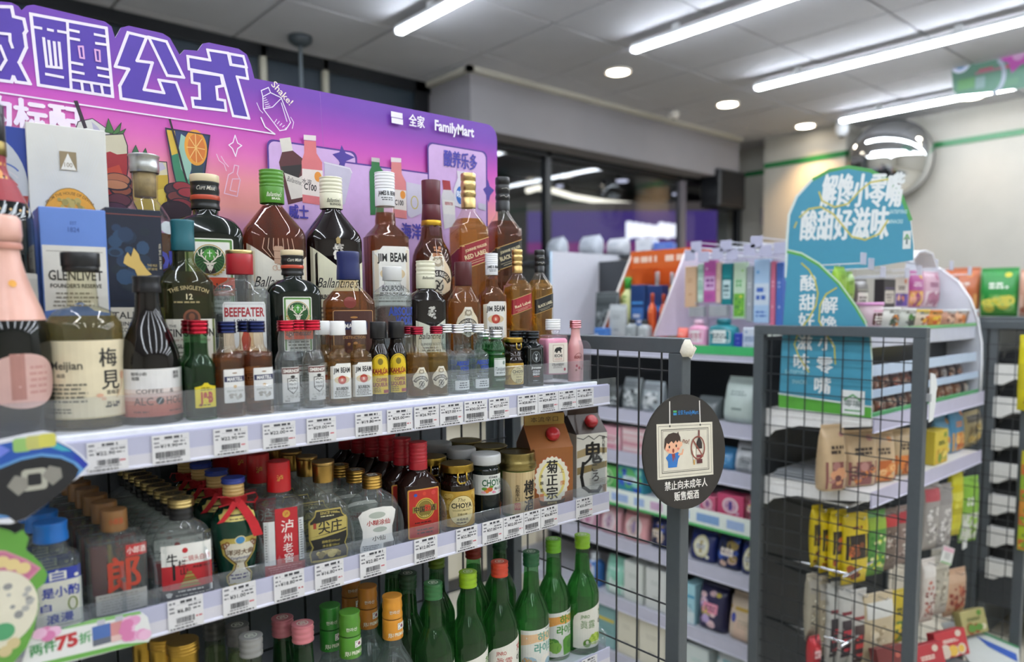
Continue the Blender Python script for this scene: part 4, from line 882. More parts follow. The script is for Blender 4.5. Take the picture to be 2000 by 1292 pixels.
def crest_flask(p, h, w, d, k, gl, lq, capc, cz, cr, cb=0, rings=0, fin='plastic', ang=0):
    S = sm([(0, w-3*k, d-3*k, 2.6), (0, w-3*k, d-3*k, 2.6), (3*k, w, d, 2.6), (h*.50, w, d, 2.6), (h*.60, w*.94, d*.94, 2.5), (h*.69, w*.62, d*.7, 2.2), (h*.75, w*.45, w*.45, 2), (h*.80, w*.43, w*.43, 2), (h*.88, w*.42, w*.42, 2)])
    bottle(p, S, ('glass', gl), (h*.62, lq), [(cz, h, cr, capc, fin, rings, 'cap')], [(art_crest(k, h*(.24 if h > 140 else .14)), on(S, ang), 4)])
crest_flask(put('whisky_bottle', 'golden whisky flask with maroon cap and crest label in the middle row', 906, YM, RT1, -14), 170, 31, 21, .95, '#fffaf0', '#e2c268', '#4f2024', 128, 15.5)
beam_bottle(put('bourbon_bottle', 'smaller bourbon bottle with ridged white cap in the middle row', 961, YM, RT1, -22), 188, 23.5, .75, '#fffaf0', '#d8b46a')
square_bottle(put('whisky_bottle', 'small square whisky bottle with gold cap and red label', 1011, YM, RT1, -14), 198, 22, .66, '#c9ab70', 'metal', '#e8cc7e', '#9e2130', '#d8bd78', None, 'Red Label', '#ecdcb4')
square_bottle(put('whisky_bottle', 'small square whisky bottle with black cap and black label', 1054, YM, RT1, -12), 200, 21.5, .66, '#15171a', 'plastic', '#e6cc80', '#17191b', '#c9a865', None, 'BLACK LABEL', '#e0d6b4')

# ------------------------------------------------------------ top shelf, front row
def mini_group(root, pts, z, group, labels, rz=None):
    for (px, Y), lb in zip(pts, labels):
        dup(root, (shelf_x(px, Y, z+.05), Y, z), rz, lb, group)
# champagne with pink foil
p = put('champagne_bottle', 'dark sparkling wine bottle with pink foil neck at the shelf end', 22, .990, Z1, 10)
S = sm([(0, 38, 38, 2), (0, 38, 38, 2), (4, 41, 41, 2), (95, 41, 41, 2), (130, 36, 36, 2), (165, 24, 24, 2), (195, 16, 16, 2), (214, 15, 15, 2)])
a = Art(); a.disc(-2, 62, 40, 30, '#c9a39a', 36).rect(-16, 42, -2, 92, '#a8786e').small(0, 46, 28, 80, 5, '#b98a80', 2)
bottle(p, S, ('gloss', '#0d100f'), arts=[(a, on(S, .1), 6)])
f = [(z, r+1, q+1, 2) for z, r, q, _ in S if z > 138]; f = [(128, at_z(S, 128)[0]+1.2, at_z(S, 128)[0]+1.2, 2)]+f+[(214, 18, 18, 2), (222, 19.5, 19.5, 2), (238, 19, 19, 2), (243, 15, 15, 2)]
MB().loft(f, '#d9a898', 28, (0, 1)).build('foil', 'pack', p, .001)
MB().loft([(206, 18.2, 18.2, 2), (209, 19.2, 19.2, 2), (213, 18.4, 18.4, 2)], '#c98f80', 28, (0, 0)).build('foil_collar', 'pack', p, .001)
a = Art(); a.disc(0, 168, 4, 4, '#d99a3a', 14); a.emit(on([(z, r+.6, q+.6, 2) for z, r, q, _ in f]), 5, .05).build('seal_print', 'print', p, .001)
# plum wine
p = put('plum_wine_bottle', 'squat round plum wine bottle with cream label and black stopper', 170, .996, Z1, -2)
S = sm([(0, 38.5, 38.5, 2), (0, 38.5, 38.5, 2), (4, 41.5, 41.5, 2), (112, 41.5, 41.5, 2), (126, 38.5, 38.5, 2), (137, 30, 30, 2), (143, 19, 19, 2), (148, 16.5, 16.5, 2), (182, 15, 15, 2), (190, 15, 15, 2)])
a = Art(); a.rect(-68, 14, 62, 104, '#dccfae').rect(-68, 14, 62, 16, '#c9ba94').text('梅', 18, 84, 20, '#2c2a28', .03).text('見', 20, 58, 21, '#2c2a28', .03).text('青梅酒', 22, 43, 5, '#55504a', .01).text('Meijian', -28, 76, 9.5, '#4a4640', .02, w=36).text('梅酒', -34, 64, 4.5, '#6b665c', .02).small(-48, 32, -4, 56, 5, '#6b6659', 4).text('PLUM', 22, 30, 5, '#4a4640', .02).small(-46, 20, -20, 27, 2, '#4a4640', 3).small(10, 24, 34, 29, 1, '#4a4640', 5)
a.line([(26, 36), (34, 48), (40, 66)], 1.2, '#c9a884').disc(36, 62, 3, 5, '#cf9f82', 10).disc(6, 40, 4, 2.5, '#cf9f82', 10).disc(10, 36, 3, 2, '#d9b090', 10)
bottle(p, S, ('glass', '#fbf9ea'), (132, '#ddd0a0'), [(184, 190, 19.5, '#17181a', 'plastic', 0, 'stopper_skirt'), (190, 206, 20.5, '#1c1d20', 'plastic', 0, 'stopper')], [(a, on(S), 7)], 36)
# coffee liquor
p = put('coffee_liquor_bottle', 'dark bottle with white to rust label beside the plum wine', 295, .984, Z1, -4)
S = sm([(0, 32, 32, 2), (0, 32, 32, 2), (3, 35, 35, 2), (72, 35, 35, 2), (100, 29, 29, 2), (125, 19, 19, 2), (140, 15, 15, 2), (166, 13.5, 13.5, 2)])
a = Art(); g = ramp([(0, '#a8584a'), (.25, '#b56a5a'), (.5, '#d9c4ba'), (.62, '#dedbd8'), (1, '#dedcd8')])
for i in range(12): a.rect(-50, 10+i*4.8, 50, 10+(i+1)*4.8+.05, g(i/11)); a.n -= 1
a.n += 1
a.text('COFFEE   &', -2, 41, 5.2, '#4a4442', .005, w=44).text('ALC', -16, 29, 9.5, '#4a3f3d', .01, w=22).text('HOL', 21, 29, 9.5, '#4a3f3d', .01, w=22).disc(2.5, 29, 4.6, 4.6, '#23282c', 18).line([(.5, 26), (4.5, 32)], 1, '#b9bcc0').vtext('咖啡', 27, 62, 4.2, '#3a3735', .01).vtext('黄酒', 22, 62, 4.2, '#3a3735', .01).text('咖啡小酌', -20, 62, 4, '#3a3735', .01).text('微醺', -24, 56.5, 4, '#3a3735', .01).small(-30, 14, -4, 18, 1, '#6b3a32', 2).small(12, 14, 32, 18, 1, '#6b3a32', 4)
bottle(p, S, ('gloss', '#0e0b0b'), caps=[(160, 180, 16, '#15161a', 'plastic', 1, 'cap')], arts=[(a, on(S), 6)])

# miniatures
p = put('miniature_bottle', 'green miniature with red cap and yellow label, the only one with that label', 391, .963, Z1, 4, 'miniatures along the top shelf edge')
S = sm([(0, 15, 15, 2.8), (0, 15, 15, 2.8), (2, 17.5, 17.5, 2.8), (62, 17.5, 17.5, 2.8), (74, 15, 15, 2.5), (82, 11, 11, 2), (104, 10.5, 10.5, 2), (110, 9.5, 9.5, 2)])
a = Art(); a.poly([(-13, 16), (13, 16), (13, 42), (5, 44), (2, 47), (-2, 47), (-5, 44), (-13, 42)], '#d9c41f').text('J&B', 0, 29, 13, '#a8281f', .06, w=17).small(-10, 17.5, 10, 21, 1, '#4a3a12', 1).small(-8, 37, 8, 42, 2, '#4a3a12', 2)
bottle(p, S, ('glass', '#a8cfae'), (96, '#a5c9a0'), [(108, 125, 12.5, '#9e2230', 'metal', 3, 'cap')], [(a, on(S), 3)])
JB = p; mini_group(p, [(378, .998)], Z1, 'miniatures along the top shelf edge', ['green miniature with red cap half hidden behind the yellow label one'])
def mini(px, label, S, gl, lq, caps, arts, Y=.963, rz=0, g='miniatures along the top shelf edge'):
    return bottle(put('miniature_bottle', label, px, Y, Z1, rz, g), S, gl, lq, caps, arts, 22)
S = sm([(0, 15, 15, 3.4), (0, 15, 15, 3.4), (2, 17.5, 17.5, 3.4), (74, 17.5, 17.5, 3.4), (82, 16, 16, 3), (88, 11, 11, 2.2), (94, 9.5, 9.5, 2), (106, 9, 9, 2), (110, 9, 9, 2)])
a = Art(); a.rrect(-13.5, 19, 14.5, 62, 1, '#dddbd6').disc(0, 57, 3.5, .9, '#8a6a4a', 10).rect(-13, 46, 14, 53, '#262b50').text('MARTELL', .5, 49.5, 4.6, '#e9e7e2', .03, w=21).disc(0, 39.5, 2.4, 2.2, '#c9a878', 12).text('DISTINCTION', .5, 34, 2.8, '#8a8478', .01, w=22).blobs(-9, 22, 10, 32, 14, ['#b9b4aa', '#a59f94'], 1.8, 3)
m1 = mini(446, 'amber cognac miniature with navy cap, first of the pair', S, ('glass', '#fff4e4'), (82, '#cca478'), [(108, 123, 11.8, '#23294c', 'metal', 3, 'cap')], [(a, on(S), 4)], rz=6)
mini_group(m1, [(503, .963), (484, .995)], Z1, 'miniatures along the top shelf edge', ['amber cognac miniature with navy cap, second of the pair', 'amber cognac miniature behind the front pair with navy caps'])
S = sm([(0, 13, 13, 2), (0, 13, 13, 2), (2, 15.8, 15.8, 2), (60, 16, 16, 2), (72, 14.5, 14.5, 2), (80, 11.5, 11.5, 2), (84, 10.5, 10.5, 2), (96, 11, 11, 2), (108, 9, 9, 2), (111, 9, 9, 2)])
a = Art(); a.rect(-14, 12, 14, 60, '#d6d4ce').poly([(-15, 51), (15, 51), (15, 59), (-15, 59)], '#5f2a22').text('SMIRNOFF', 0, 55, 4.6, '#e6e2da', .04, w=25).poly([(-7.5, 45), (7.5, 45), (7.5, 30), (0, 23), (-7.5, 30)], '#4a4744').poly([(-6.5, 44), (6.5, 44), (6.5, 30.5), (0, 24.5), (-6.5, 30.5)], '#e2e0da').disc(0, 47, 3.2, 2, '#2c2a28', 12).line([(-5, 41), (-2, 42.5), (0, 41), (2, 42.5), (5, 41)], 1, '#2c2a28').text('No.21', 0, 37, 3, '#2c2a28', .02).text('VODKA', 0, 31.5, 3, '#2c2a28', .02).blobs(-13, 16, 13, 26, 14, ['#b5b2aa', '#c4c1ba'], 1.6, 2).text('50ml', -8, 14.5, 2.2, '#2c2a28', .02)
m1 = mini(561, 'clear vodka miniature with red cap, first of the pair', S, ('glass', '#fafdfd'), (78, '#fafdfd'), [(109, 123, 11.6, '#a82434', 'metal', 3, 'cap')], [(a, on(S), 4)], rz=2)
mini_group(m1, [(612, .963), (585, .997)], Z1, 'miniatures along the top shelf edge', ['clear vodka miniature with red cap, second of the pair', 'clear vodka miniature behind the front pair with red caps'])
S = sm([(0, 13.5, 13.5, 4), (0, 13.5, 13.5, 4), (2, 15.8, 15.8, 4), (66, 15.8, 15.8, 4), (73, 14.5, 14.5, 3), (78, 10, 10, 2.2), (84, 10, 10, 2), (102, 10, 10, 2), (106, 9, 9, 2)])
m1 = mini(661, 'bourbon miniature with white cap, first of the pair', S, ('glass', '#fffaf0'), (86, '#dcc694'), [(101, 121, 11.3, '#e6e6e4', 'plastic', 0, 'cap', 10.4)], [(art_bourbon(15, 11, 1.02), on(S), 4)], rz=-10)
mini_group(m1, [(703, .963), (632, .997)], Z1, 'miniatures along the top shelf edge', ['bourbon miniature with white cap, second of the pair', 'bourbon miniature half hidden between the vodka and bourbon pairs'])
S = sm([(0, 12, 12, 2), (0, 12, 12, 2), (2, 15, 15, 2), (58, 16, 16, 2), (72, 15, 15, 2), (84, 10.5, 10.5, 2), (90, 9.5, 9.5, 2), (98, 9.5, 9.5, 2)])
a = Art(); a.poly([(-13, 12), (13, 12), (13, 56)]+[(13*cos(t*pi/14), 56+15*sin(t*pi/14)) for t in range(1, 14)]+[(-13, 56)], '#d9b91a').ring(0, 56, 12, 13.5, .8, '#6b5a12', 20, 0, pi).disc(0, 60, 4, 5, '#7a6a1a', 12).text('KAHLÚA', 0, 46, 7, '#8f1f1a', .05, w=25).small(-9, 40, 9, 42, 1, '#8a2a1a', 1).text('COFFEE', 2, 33, 5, '#8f3a14', .05, w=17).text('LIQUEUR', 0, 26, 5.6, '#8f3a14', .05, w=23).small(-11, 14, 2, 22, 3, '#6b4a12', 2).rect(4, 13, 13, 18, '#8f2432')
m1 = mini(740, 'black coffee liqueur miniature with arched yellow label, first of the pair', S, ('gloss', '#120c09'), None, [(94, 119, 12.6, '#17171a', 'plastic', 0, 'cap', 12)], [(a, on(S), 4)], rz=-22)
mini_group(m1, [(775, .963)], Z1, 'miniatures along the top shelf edge', ['black coffee liqueur miniature with arched yellow label, second of the pair'])
m1 = put('miniature_bottle', 'golden whisky miniature with red cap and crest, first of the pair', 815, .963, Z1, -6, 'miniatures along the top shelf edge')
crest_flask(m1, 110, 17.5, 17.5, .62, '#fffaf0', '#dfcb92', '#8f2434', 98, 10.5, rings=3, fin='metal', ang=-.1)
mini_group(m1, [(853, .963), (802, .998)], Z1, 'miniatures along the top shelf edge', ['golden whisky miniature with red cap and crest, second of the pair', 'golden whisky miniature behind the first crest miniature'])
m1 = put('miniature_bottle', 'clear vodka miniature with blue lettering and silver cap, first of the pair', 895, .963, Z1, 0, 'miniatures along the top shelf edge')
vodka(m1, .54, '#d2d4d8', 'metal', 3)
for ch in list(m1.children):
    if ch.name.startswith('cap'): bpy.data.objects.remove(ch)
m = MB(); cap(m, 75, 112, 8.4, '#d6d8dc', 0); bpy.data.objects.remove(MB().loft([(0, 1, 1, 2), (1, 1, 1, 2)], '#fff').build('tmp', 'glass'))
MB().loft([(70, 7.3, 7.3, 2), (97, 8, 8, 2), (104, 8, 8, 2)], '#e9f0ef', 22).build('neck', 'glass', m1, .001)
m = MB(); cap(m, 98, 112, 10.6, '#d6d8dc', 3); m.build('cap', 'metal', m1, .001)
mini_group(m1, [(934, .963), (872, .999), (912, .999)], Z1, 'miniatures along the top shelf edge', ['clear vodka miniature with blue lettering and silver cap, second of the pair', 'silver capped vodka miniature behind the red capped crest pair', 'silver capped vodka miniature behind the pair with blue lettering'])
S = sm([(0, 13.5, 13.5, 2), (0, 13.5, 13.5, 2), (2, 15.5, 15.5, 2), (58, 15.5, 15.5, 2), (60, 16.4, 16.4, 2), (68, 16.4, 16.4, 2), (70, 15.5, 15.5, 2), (78, 13, 13, 2), (83, 9.5, 9.5, 2), (90, 9.5, 9.5, 2)])
a = Art(); a.rect(-14, 24, 14, 54, '#d5d8d2').rect(-14, 52, 14, 53, '#2a6b3a').disc(4, 46, 3, 3.4, '#7a8a80', 12).text('Tanqueray', 0, 36, 6.5, '#1c2a22', .0, shear=.35, w=24).small(-11, 27, 11, 31, 1, '#55605a', 3).rect(-14, 14, 14, 21, '#1f4a32').text('LONDON DRY', 0, 17.5, 3, '#c9d2c4', .02, w=22)
m1 = mini(969, 'green gin miniature with silver cap and white label', S, ('glass', '#a2dbae'), (80, '#a8e0b4'), [(88, 101, 11, '#d2d4d8', 'metal', 2, 'cap')], [(a, on(S), 4)], rz=0)
mini_group(m1, [(944, 1.0)], Z1, 'miniatures along the top shelf edge', ['green gin miniature half hidden behind the silver capped vodka'])
def choya_cup(p, k=1., lab='#c9a94a'):
    S = sm([(0, 24*k, 24*k, 2), (0, 24*k, 24*k, 2), (2*k, 27*k, 27*k, 2), (66*k, 27*k, 27*k, 2), (76*k, 25*k, 25*k, 2), (82*k, 22*k, 22*k, 2), (96*k, 22*k, 22*k, 2)])
    a = Art(); a.rect(-40*k, 10*k, 40*k, 66*k, '#b99232').blobs(-38*k, 12*k, -14*k, 64*k, 20, ['#a87f24', '#cfae5a', '#9a7420'], 5*k, 3).blobs(14*k, 12*k, 38*k, 64*k, 20, ['#a87f24', '#cfae5a', '#9a7420'], 5*k, 5)
    a.disc(0, 36*k, 22*k, 24*k, '#8a6a1c', 30).disc(0, 36*k, 21*k, 23*k, '#dccb92', 30).text('The', -1*k, 53*k, 6*k, '#4a3a1a', 0, shear=.3).text('CHOYA', 0, 44*k, 8*k, '#2c2216', .03, w=34*k).text('GOLDEN UME FRUIT', 0, 36.5*k, 3*k, '#6b5a2a', .01, w=30*k).text('至極の梅', 0, 30*k, 3.4*k, '#4a3a1a', .01).text('本格梅酒', 0, 22*k, 4*k, '#3a2c14', .02).small(-10*k, 15*k, 10*k, 19*k, 1, '#4a3a1a', 1)
    bottle(p, S, ('gloss', '#1c0f08'), caps=[(94*k, 106*k, 27*k, '#a88a3a', 'metal', 0, 'lid', 26*k)], arts=[(a, on(S), 5*k)])
    MB().tube([(-7*k+14*k*0, -27.5*k, 96*k), (-7*k, -28.5*k, 90*k), (-8*k, -29*k, 84*k), (-4*k, -29*k, 79*k), (4*k, -29*k, 79*k), (8*k, -29*k, 84*k), (7*k, -28.5*k, 90*k), (7*k, -27.5*k, 96*k)], 1.5*k, '#d9b650', 6).build('pull_ring', 'metal', p, .001)
p = put('cup_liquor', 'small dark jar with gold lid, pull ring and gold label among the miniatures', 1002, .963, Z1, -8, 'miniatures along the top shelf edge'); choya_cup(p, .66)
for ch in p.children:
    if ch.name.startswith('lid'): ch.location.z = .017
    if ch.name.startswith('pull'): ch.location.z = .015
MB().loft([(60, 14.5, 14.5, 2), (80, 14.5, 14.5, 2)], '#1c0f08', 20).build('neck', 'gloss', p, .001)
S = sm([(0, 15.5, 12, 5), (0, 15.5, 12, 5), (2, 17.5, 14, 5), (66, 17.5, 14, 5), (72, 15.5, 13, 4), (76, 10, 10, 2.4), (80, 8.5, 8.5, 2), (86, 8.5, 8.5, 2)])
a = Art(); a.frame(-11, 36, 11, 66, .5, '#8a9094').disc(0, 52, 8, 9.5, '#23282a', 20).ring(0, 52, 8, 9.5, .5, '#9aa0a4').text('Y', 0, 54, 7, '#c4c8ca', .01).poly([(-2.5, 51), (2.5, 51), (0, 44)], '#c4c8ca').text('Jägermeister', 0, 33, 3.6, '#e6e6e2', .04, w=20).text('COLD', 0, 26.5, 3.8, '#d9dbdb', .04).text('BREW', 0, 21.5, 3.8, '#d9dbdb', .04).rect(-6, 16.5, 6, 18, '#a8483a').small(-8, 8, 8, 12, 1, '#9aa0a4', 2).rect(-9, 6, 9, 6.5, '#8a9094')
m1 = mini(1040, 'flat black herb liqueur miniature with grey stag print', S, ('gloss', '#0c1111'), None, [(84, 97, 12.2, '#33373a', 'metal', 2, 'cap')], [(a, on(S), 5)], rz=-14)
mini_group(m1, [(1024, .994), (1008, 1.030*.966), (1030, .980)], Z1, 'miniatures along the top shelf edge', ['dark capped miniature second back in the row by the pink bottle', 'dark capped miniature behind the gold lidded jar', 'dark capped miniature just behind the grey stag print one'][:2])
p = put('liqueur_bottle', 'square bottle of pink liqueur with white cap and bear label', 1080, .966, Z1, -20)
S = sm([(0, 21, 21, 7), (0, 21, 21, 7), (2, 22.5, 22.5, 7), (81, 22.5, 22.5, 7), (85, 20, 20, 5), (87, 13, 13, 2.4), (90, 12, 12, 2), (98, 12, 12, 2)])
a = Art(); a.rect(-18, 20, 19, 75, '#ded5c8').frame(-10, 42, 11, 71, .6, '#8f6a55').poly([(-7, 61), (-6, 64), (-3, 66.5), (1, 67), (4, 67.5), (6, 66), (8, 65.5), (8.5, 64), (6, 63), (6, 60), (6.5, 57), (4, 57), (3.5, 60), (0, 60.5), (-1.5, 57), (-4.5, 57), (-4.5, 60), (-7, 57.5)], '#1c1a1a').text('KICHI', .5, 52, 5.4, '#1c1a1a', .03, w=15).text('LIQUEUR', .5, 46, 2.8, '#c9958a', .02, w=15).text('STRAWBERRY', 0, 36, 4, '#3a3432', .03, w=24).small(-12, 29, 14, 34, 2, '#7a6f68', 2).disc(13, 27, 2.2, 3, '#b23a4a', 10)
bottle(p, S, ('glass', '#fdfafa'), None, [(98, 103, 13.5, '#dfe0e0', 'plastic', 0, 'cap_skirt'), (103, 117, 14, '#e6e7e7', 'plastic', 3, 'cap')], [(a, on(S), 6)])
MB().loft([(18, 21, 21, 7), (79, 21.3, 21.3, 7), (83, 19, 19, 6)], '#e09ab4', 30).build('liqueur', 'gloss', p, .001)
p = put('liqueur_bottle', 'slim pink lacquered bottle with strawberry print at the shelf end', 1124, .965, Z1, -10)
S = sm([(0, 12.5, 12.5, 2), (0, 12.5, 12.5, 2), (2, 14.5, 14.5, 2), (58, 15, 15, 2), (74, 12, 12, 2), (86, 8.8, 8.8, 2), (104, 8.2, 8.2, 2)])
a = Art(); a.text('BERRY', -3, 46, 5, '#8a3a3a', .03, w=17).ring(-3, 40, 9, 14, .8, '#8a3a3a', 16, .6, 2.5).disc(-7, 30, 2.2, 2.6, '#b23a44', 10).disc(-2, 26, 2.4, 2.8, '#b23a44', 10).disc(3, 24, 1.8, 2, '#8a5a4a', 10).disc(6, 29, 1.6, 2, '#b23a44', 10).disc(-8, 22, 1.6, 2, '#8a5a4a', 10)
bottle(p, S, ('gloss', '#d9a5a2'), caps=[(100, 114, 11, '#d9959c', 'metal', 3, 'cap')], arts=[(a, on(S), 4)])

# ------------------------------------------------------------ middle shelf
YD = .962
def back_row(root, n, px, dpx, Y0, dY, z, group, what, names=('second', 'third', 'fourth', 'fifth', 'sixth', 'seventh', 'eighth', 'ninth')):
    for i in range(n):
        Y = Y0+dY*(i+1); X = root.location.x+dpx*(i+1)
        dup(root, (X, Y, z), None, what+', %s from the shelf edge' % names[i], group, skip=('bow',) if False else ())
# blue capped
p = put('rice_spirit_bottle', 'clear square spirit bottle with blue cap and blue and white label', 105, YD, Z2, -2, 'blue capped spirit bottles')
S = sm([(0, 24.5, 20, 6), (0, 24.5, 20, 6), (3, 26, 22, 6), (78, 26, 22, 6), (86, 24, 20, 4.5), (94, 16, 15, 2.6), (98, 14, 14, 2), (106, 14, 14, 2)])
a = Art(); a.rect(-28, 6, 28, 76, '#2f3f9e').rect(-28, 8, 25, 62, '#dcdacb').text('白', 2, 69, 10, '#e6e4d8', .08, w=16).text('江', -17, 69, 10, '#e6e4d8', .08).disc(20, 66, 2.2, 2, '#e6e4d8', 10).text('是小酌', 4, 50, 11, '#2f3f9e', .06, w=36).text('白', -11, 34, 8, '#2f3f9e', .06, w=10).text('浪漫', 2, 20, 10, '#2f3f9e', .06, w=26).ring(15, 34, 5, 8, 1.6, '#7a8a3a', 16).line([(-20, 12), (24, 12)], .5, '#5a6a3a')
bottle(p, S, ('glass', '#f7fbfb'), (80, '#f7fbfb'), [(104, 126, 17.5, '#2370c4', 'plastic', 1, 'cap', 17)], [(a, on(S), 7)])
back_row(p, 2, .008, 0, YD, .055, Z2, 'blue capped spirit bottles', 'blue capped spirit bottle behind the blue and white label')
for q in bpy.data.objects:
    pass
p = put('grain_spirit_bottle', 'clear square spirit bottle with wooden brown cap and one large red character', 228, YD, Z2, -4, 'brown capped square spirit bottles')
S = sm([(0, 29.5, 21, 8), (0, 29.5, 21, 8), (3, 31, 23, 8), (88, 31, 23, 8), (93, 29, 22, 6), (97, 16, 15, 3), (100, 12, 12, 2), (106, 12, 12, 2)])
a = Art(); a.rect(7, 74, 30, 88, '#b23434').text('小郎酒', 18.5, 81, 7.5, '#ead6cf', .03, w=20).text('郎', 4, 54, 40, '#b5402c', .04, w=34).rect(2.5, 24, 6.5, 44, '#b5402c').rect(-26, 10, 28, 34, '#a9a7a0').small(-24, 12, 26, 32, 6, '#8a8880', 3)
a2 = Art(); a2.rect(-24, 20, -8, 80, '#7a2f30').rect(-6, 20, -2, 80, '#b59a52')
bottle(p, S, ('glass', '#f8fbfa'), (90, '#f8fbfa'), [(103, 128, 14.5, '#8a6238', 'plastic', 0, 'cap', 14.2)], [(a, on(S), 8)])
a2.emit(lambda u, v, d: (u, 18.5-d, v), None, .05).build('rear_label', 'print', p, .001)
b = Art(); b.text('小郎酒', 0, 116, 7, '#b5532c', .03, w=15); b.emit(lambda u, v, d: (14.8*sin(u/14.5), -14.8*cos(u/14.5), v), 4, .05).build('cap_print', 'print', p, .001)
back_row(p, 5, 0, 0, YD, .047, Z2, 'brown capped square spirit bottles', 'brown capped clear bottle behind the large red character')
p = put('grain_spirit_bottle', 'clear flask with black and brass cap and white and red pagoda label', 358, YD, Z2, -10, 'clear flasks with brass topped caps')
S = sm([(0, 32, 18, 3.6), (0, 32, 18, 3.6), (3, 35, 20, 3.6), (66, 35, 20, 3.6), (80, 33, 19, 3.2), (92, 26, 17, 2.6), (99, 15, 14, 2.2), (104, 12, 12, 2), (112, 11.5, 11.5, 2)])
a = Art(); a.rect(-27, 10, 31, 74, WH).rect(-27, 18, 31, 48, '#b9262c').rect(-29, 6, 33, 18, '#26262a').text('二锅头白酒', 13, 55, 6.5, '#b9403c', .01, w=32).disc(0, 66, 3.4, 3.4, '#b9262c', 16).text('牛', -15, 56, 14, '#1c1c1c', .03, w=12).text('栏', -4, 50, 9, '#1c1c1c', .02, w=9, outline=('#e6e4dc', .05)).text('山', -2, 40, 9, '#1c1c1c', .02, outline=('#e6e4dc', .05)).rect(-15, 30, -12, 50, '#1c1c1c')
for i, (w, y) in enumerate(((13, 20), (11, 24), (8.5, 28), (6, 32), (3.5, 36))): a.poly([(4-w, y), (4+w, y), (4+w*.7, y+3), (4-w*.7, y+3)], ('#8a7a3a', '#a5944a')[i % 2])
a.text('净含量100ml', 18, 44, 3.4, '#3a1a1a', .02, w=20).small(-14, 13, 30, 17, 1, '#d5d2ca', 2).small(-14, 8, 30, 12, 1, '#b5b2aa', 4).poly([(-24, 14), (-20, 15.5), (-16, 14), (-18, 9), (-22, 9)], '#d9d6ce')
bottle(p, S, ('glass', '#f8fbfa'), (76, '#f8fbfa'), [(102, 118, 14.2, '#191a1c', 'plastic', 2, 'cap'), (118, 128, 15.8, '#c0aa70', 'metal', 2, 'cap_top')], [(a, on(S), 9)])
b = Art(); b.disc(0, 0, 12.5, 12.5, '#221f1a', 24).ring(0, 0, 11, 11, .8, '#b59a52').text('牛', 0, 0, 10, '#8a7a4a', .02); b.emit(lambda u, v, d: (u, v, 128.1+d), None, .05).build('cap_print', 'print', p, .001)
back_row(p, 8, -.004, 0, YD, .0305, Z2, 'clear flasks with brass topped caps', 'brass topped clear flask behind the pagoda label')
p = put('grain_spirit_bottle', 'green spirit bottle with blue cap, gold label and red ribbon bow', 460, YD, Z2, -8, 'green bottles tied with red ribbon')
S = sm([(0, 20, 20, 2), (0, 20, 20, 2), (3, 22, 22, 2), (20, 23, 23, 2), (52, 28, 28, 2), (78, 30, 30, 2), (92, 28, 28, 2), (104, 20, 20, 2), (112, 13.5, 13.5, 2), (134, 12.5, 12.5, 2)])
a = Art()
a.poly([(-13, 4), (0, -1), (13, 4), (17, 10), (18, 18), (10, 27), (8, 34), (22, 48), (26, 66), (20, 70), (-20, 70), (-26, 66), (-22, 48), (-8, 34), (-10, 27), (-18, 18), (-17, 10)], '#b3a04a').poly([(-15, 8), (15, 8), (16, 18), (8, 27), (6, 35), (19, 48), (22, 63), (-22, 63), (-19, 48), (-6, 35), (-8, 27), (-16, 18)], '#d5cfbc').line([(-14, 10), (-15, 18), (-7, 27), (-5, 35), (-18, 48), (-21, 62)], 1.6, '#6b4a22').line([(14, 10), (15, 18), (7, 27), (5, 35), (18, 48), (21, 62)], 1.6, '#6b4a22')
a.disc(0, 67, 7, 6, '#d5cb9a', 18).disc(0, 67, 5.6, 4.8, '#3f7fae', 18).text('洋河大曲', 0, 51, 7, '#5f3a14', .04, w=34).text('Yanghedaqu', 0, 43.5, 4, '#2a3a7a', 0, shear=.3, w=24).text('酒精度55%vol', 0, 38, 3, '#4a3a2a', .01, w=16).small(-13, 13, 13, 22, 2, '#3a2a6a', 3)
for s in (-1, 1): a.ring(s*20, 60, 4, 4, 1.4, '#7a3a22', 14).ring(s*16, 63, 3, 3, 1.2, '#7a3a22', 12)
a.poly([(-24, 92), (24, 92), (26, 99), (20, 101), (17, 106), (-17, 106), (-20, 101), (-26, 99)], '#cfc06a').line([(-15, 99), (15, 99)], 2.2, '#4a3a1a').small(-12, 93, 12, 96, 1, '#4a3a1a', 4)
bottle(p, S, ('gloss', '#0f3528'), caps=[(118, 137, 13.6, '#c9a96a', 'plastic', 4, 'capsule'), (137, 144, 15, '#263a8e', 'plastic', 1, 'cap')], arts=[(a, on(S), 5)])
def ribbon(p, k=1):
    m = MB(); c = '#b9232a'
    m.loft([(110, 16, 16, 2), (115, 17, 17, 2), (121, 15, 15, 2)], c, 20, (0, 0))
    for s in (-1, 1):
        loop = [(0, -17, 117), (s*12, -19, 123), (s*24, -18, 124), (s*27, -17, 117), (s*22, -18, 111), (s*10, -19, 113), (0, -17.5, 116)]
        for (A, B) in zip(loop, loop[1:]): m.add([(A[0], A[1]-3, A[2]), (B[0], B[1]-3, B[2]), (B[0], B[1]+5, B[2]), (A[0], A[1]+5, A[2])], [(0, 1, 2, 3)], c, True)
    m.box(-4, 4, -22, -16, 112, 121, '#a81c24', 1.5)
    def tail(P, w):
        vs = []
        for x, y, z in P: vs += [(x-w/2, y, z), (x+w/2, y-.5, z+1)]
        m.add(vs, [(2*i, 2*i+1, 2*i+3, 2*i+2) for i in range(len(P)-1)], c, True)
    tail([(0, -20, 116), (8, -26, 104), (16, -32, 88), (22, -33, 70)], 12); tail([(-2, -20, 116), (-9, -27, 108), (-18, -29, 98), (-23, -27, 92)], 9)
    m.build('bow', 'fabric', p, .001)
ribbon(p)
back_row(p, 3, -.006, 0, YD, .062, Z2, 'green bottles tied with red ribbon', 'red ribboned green bottle behind the front bow')
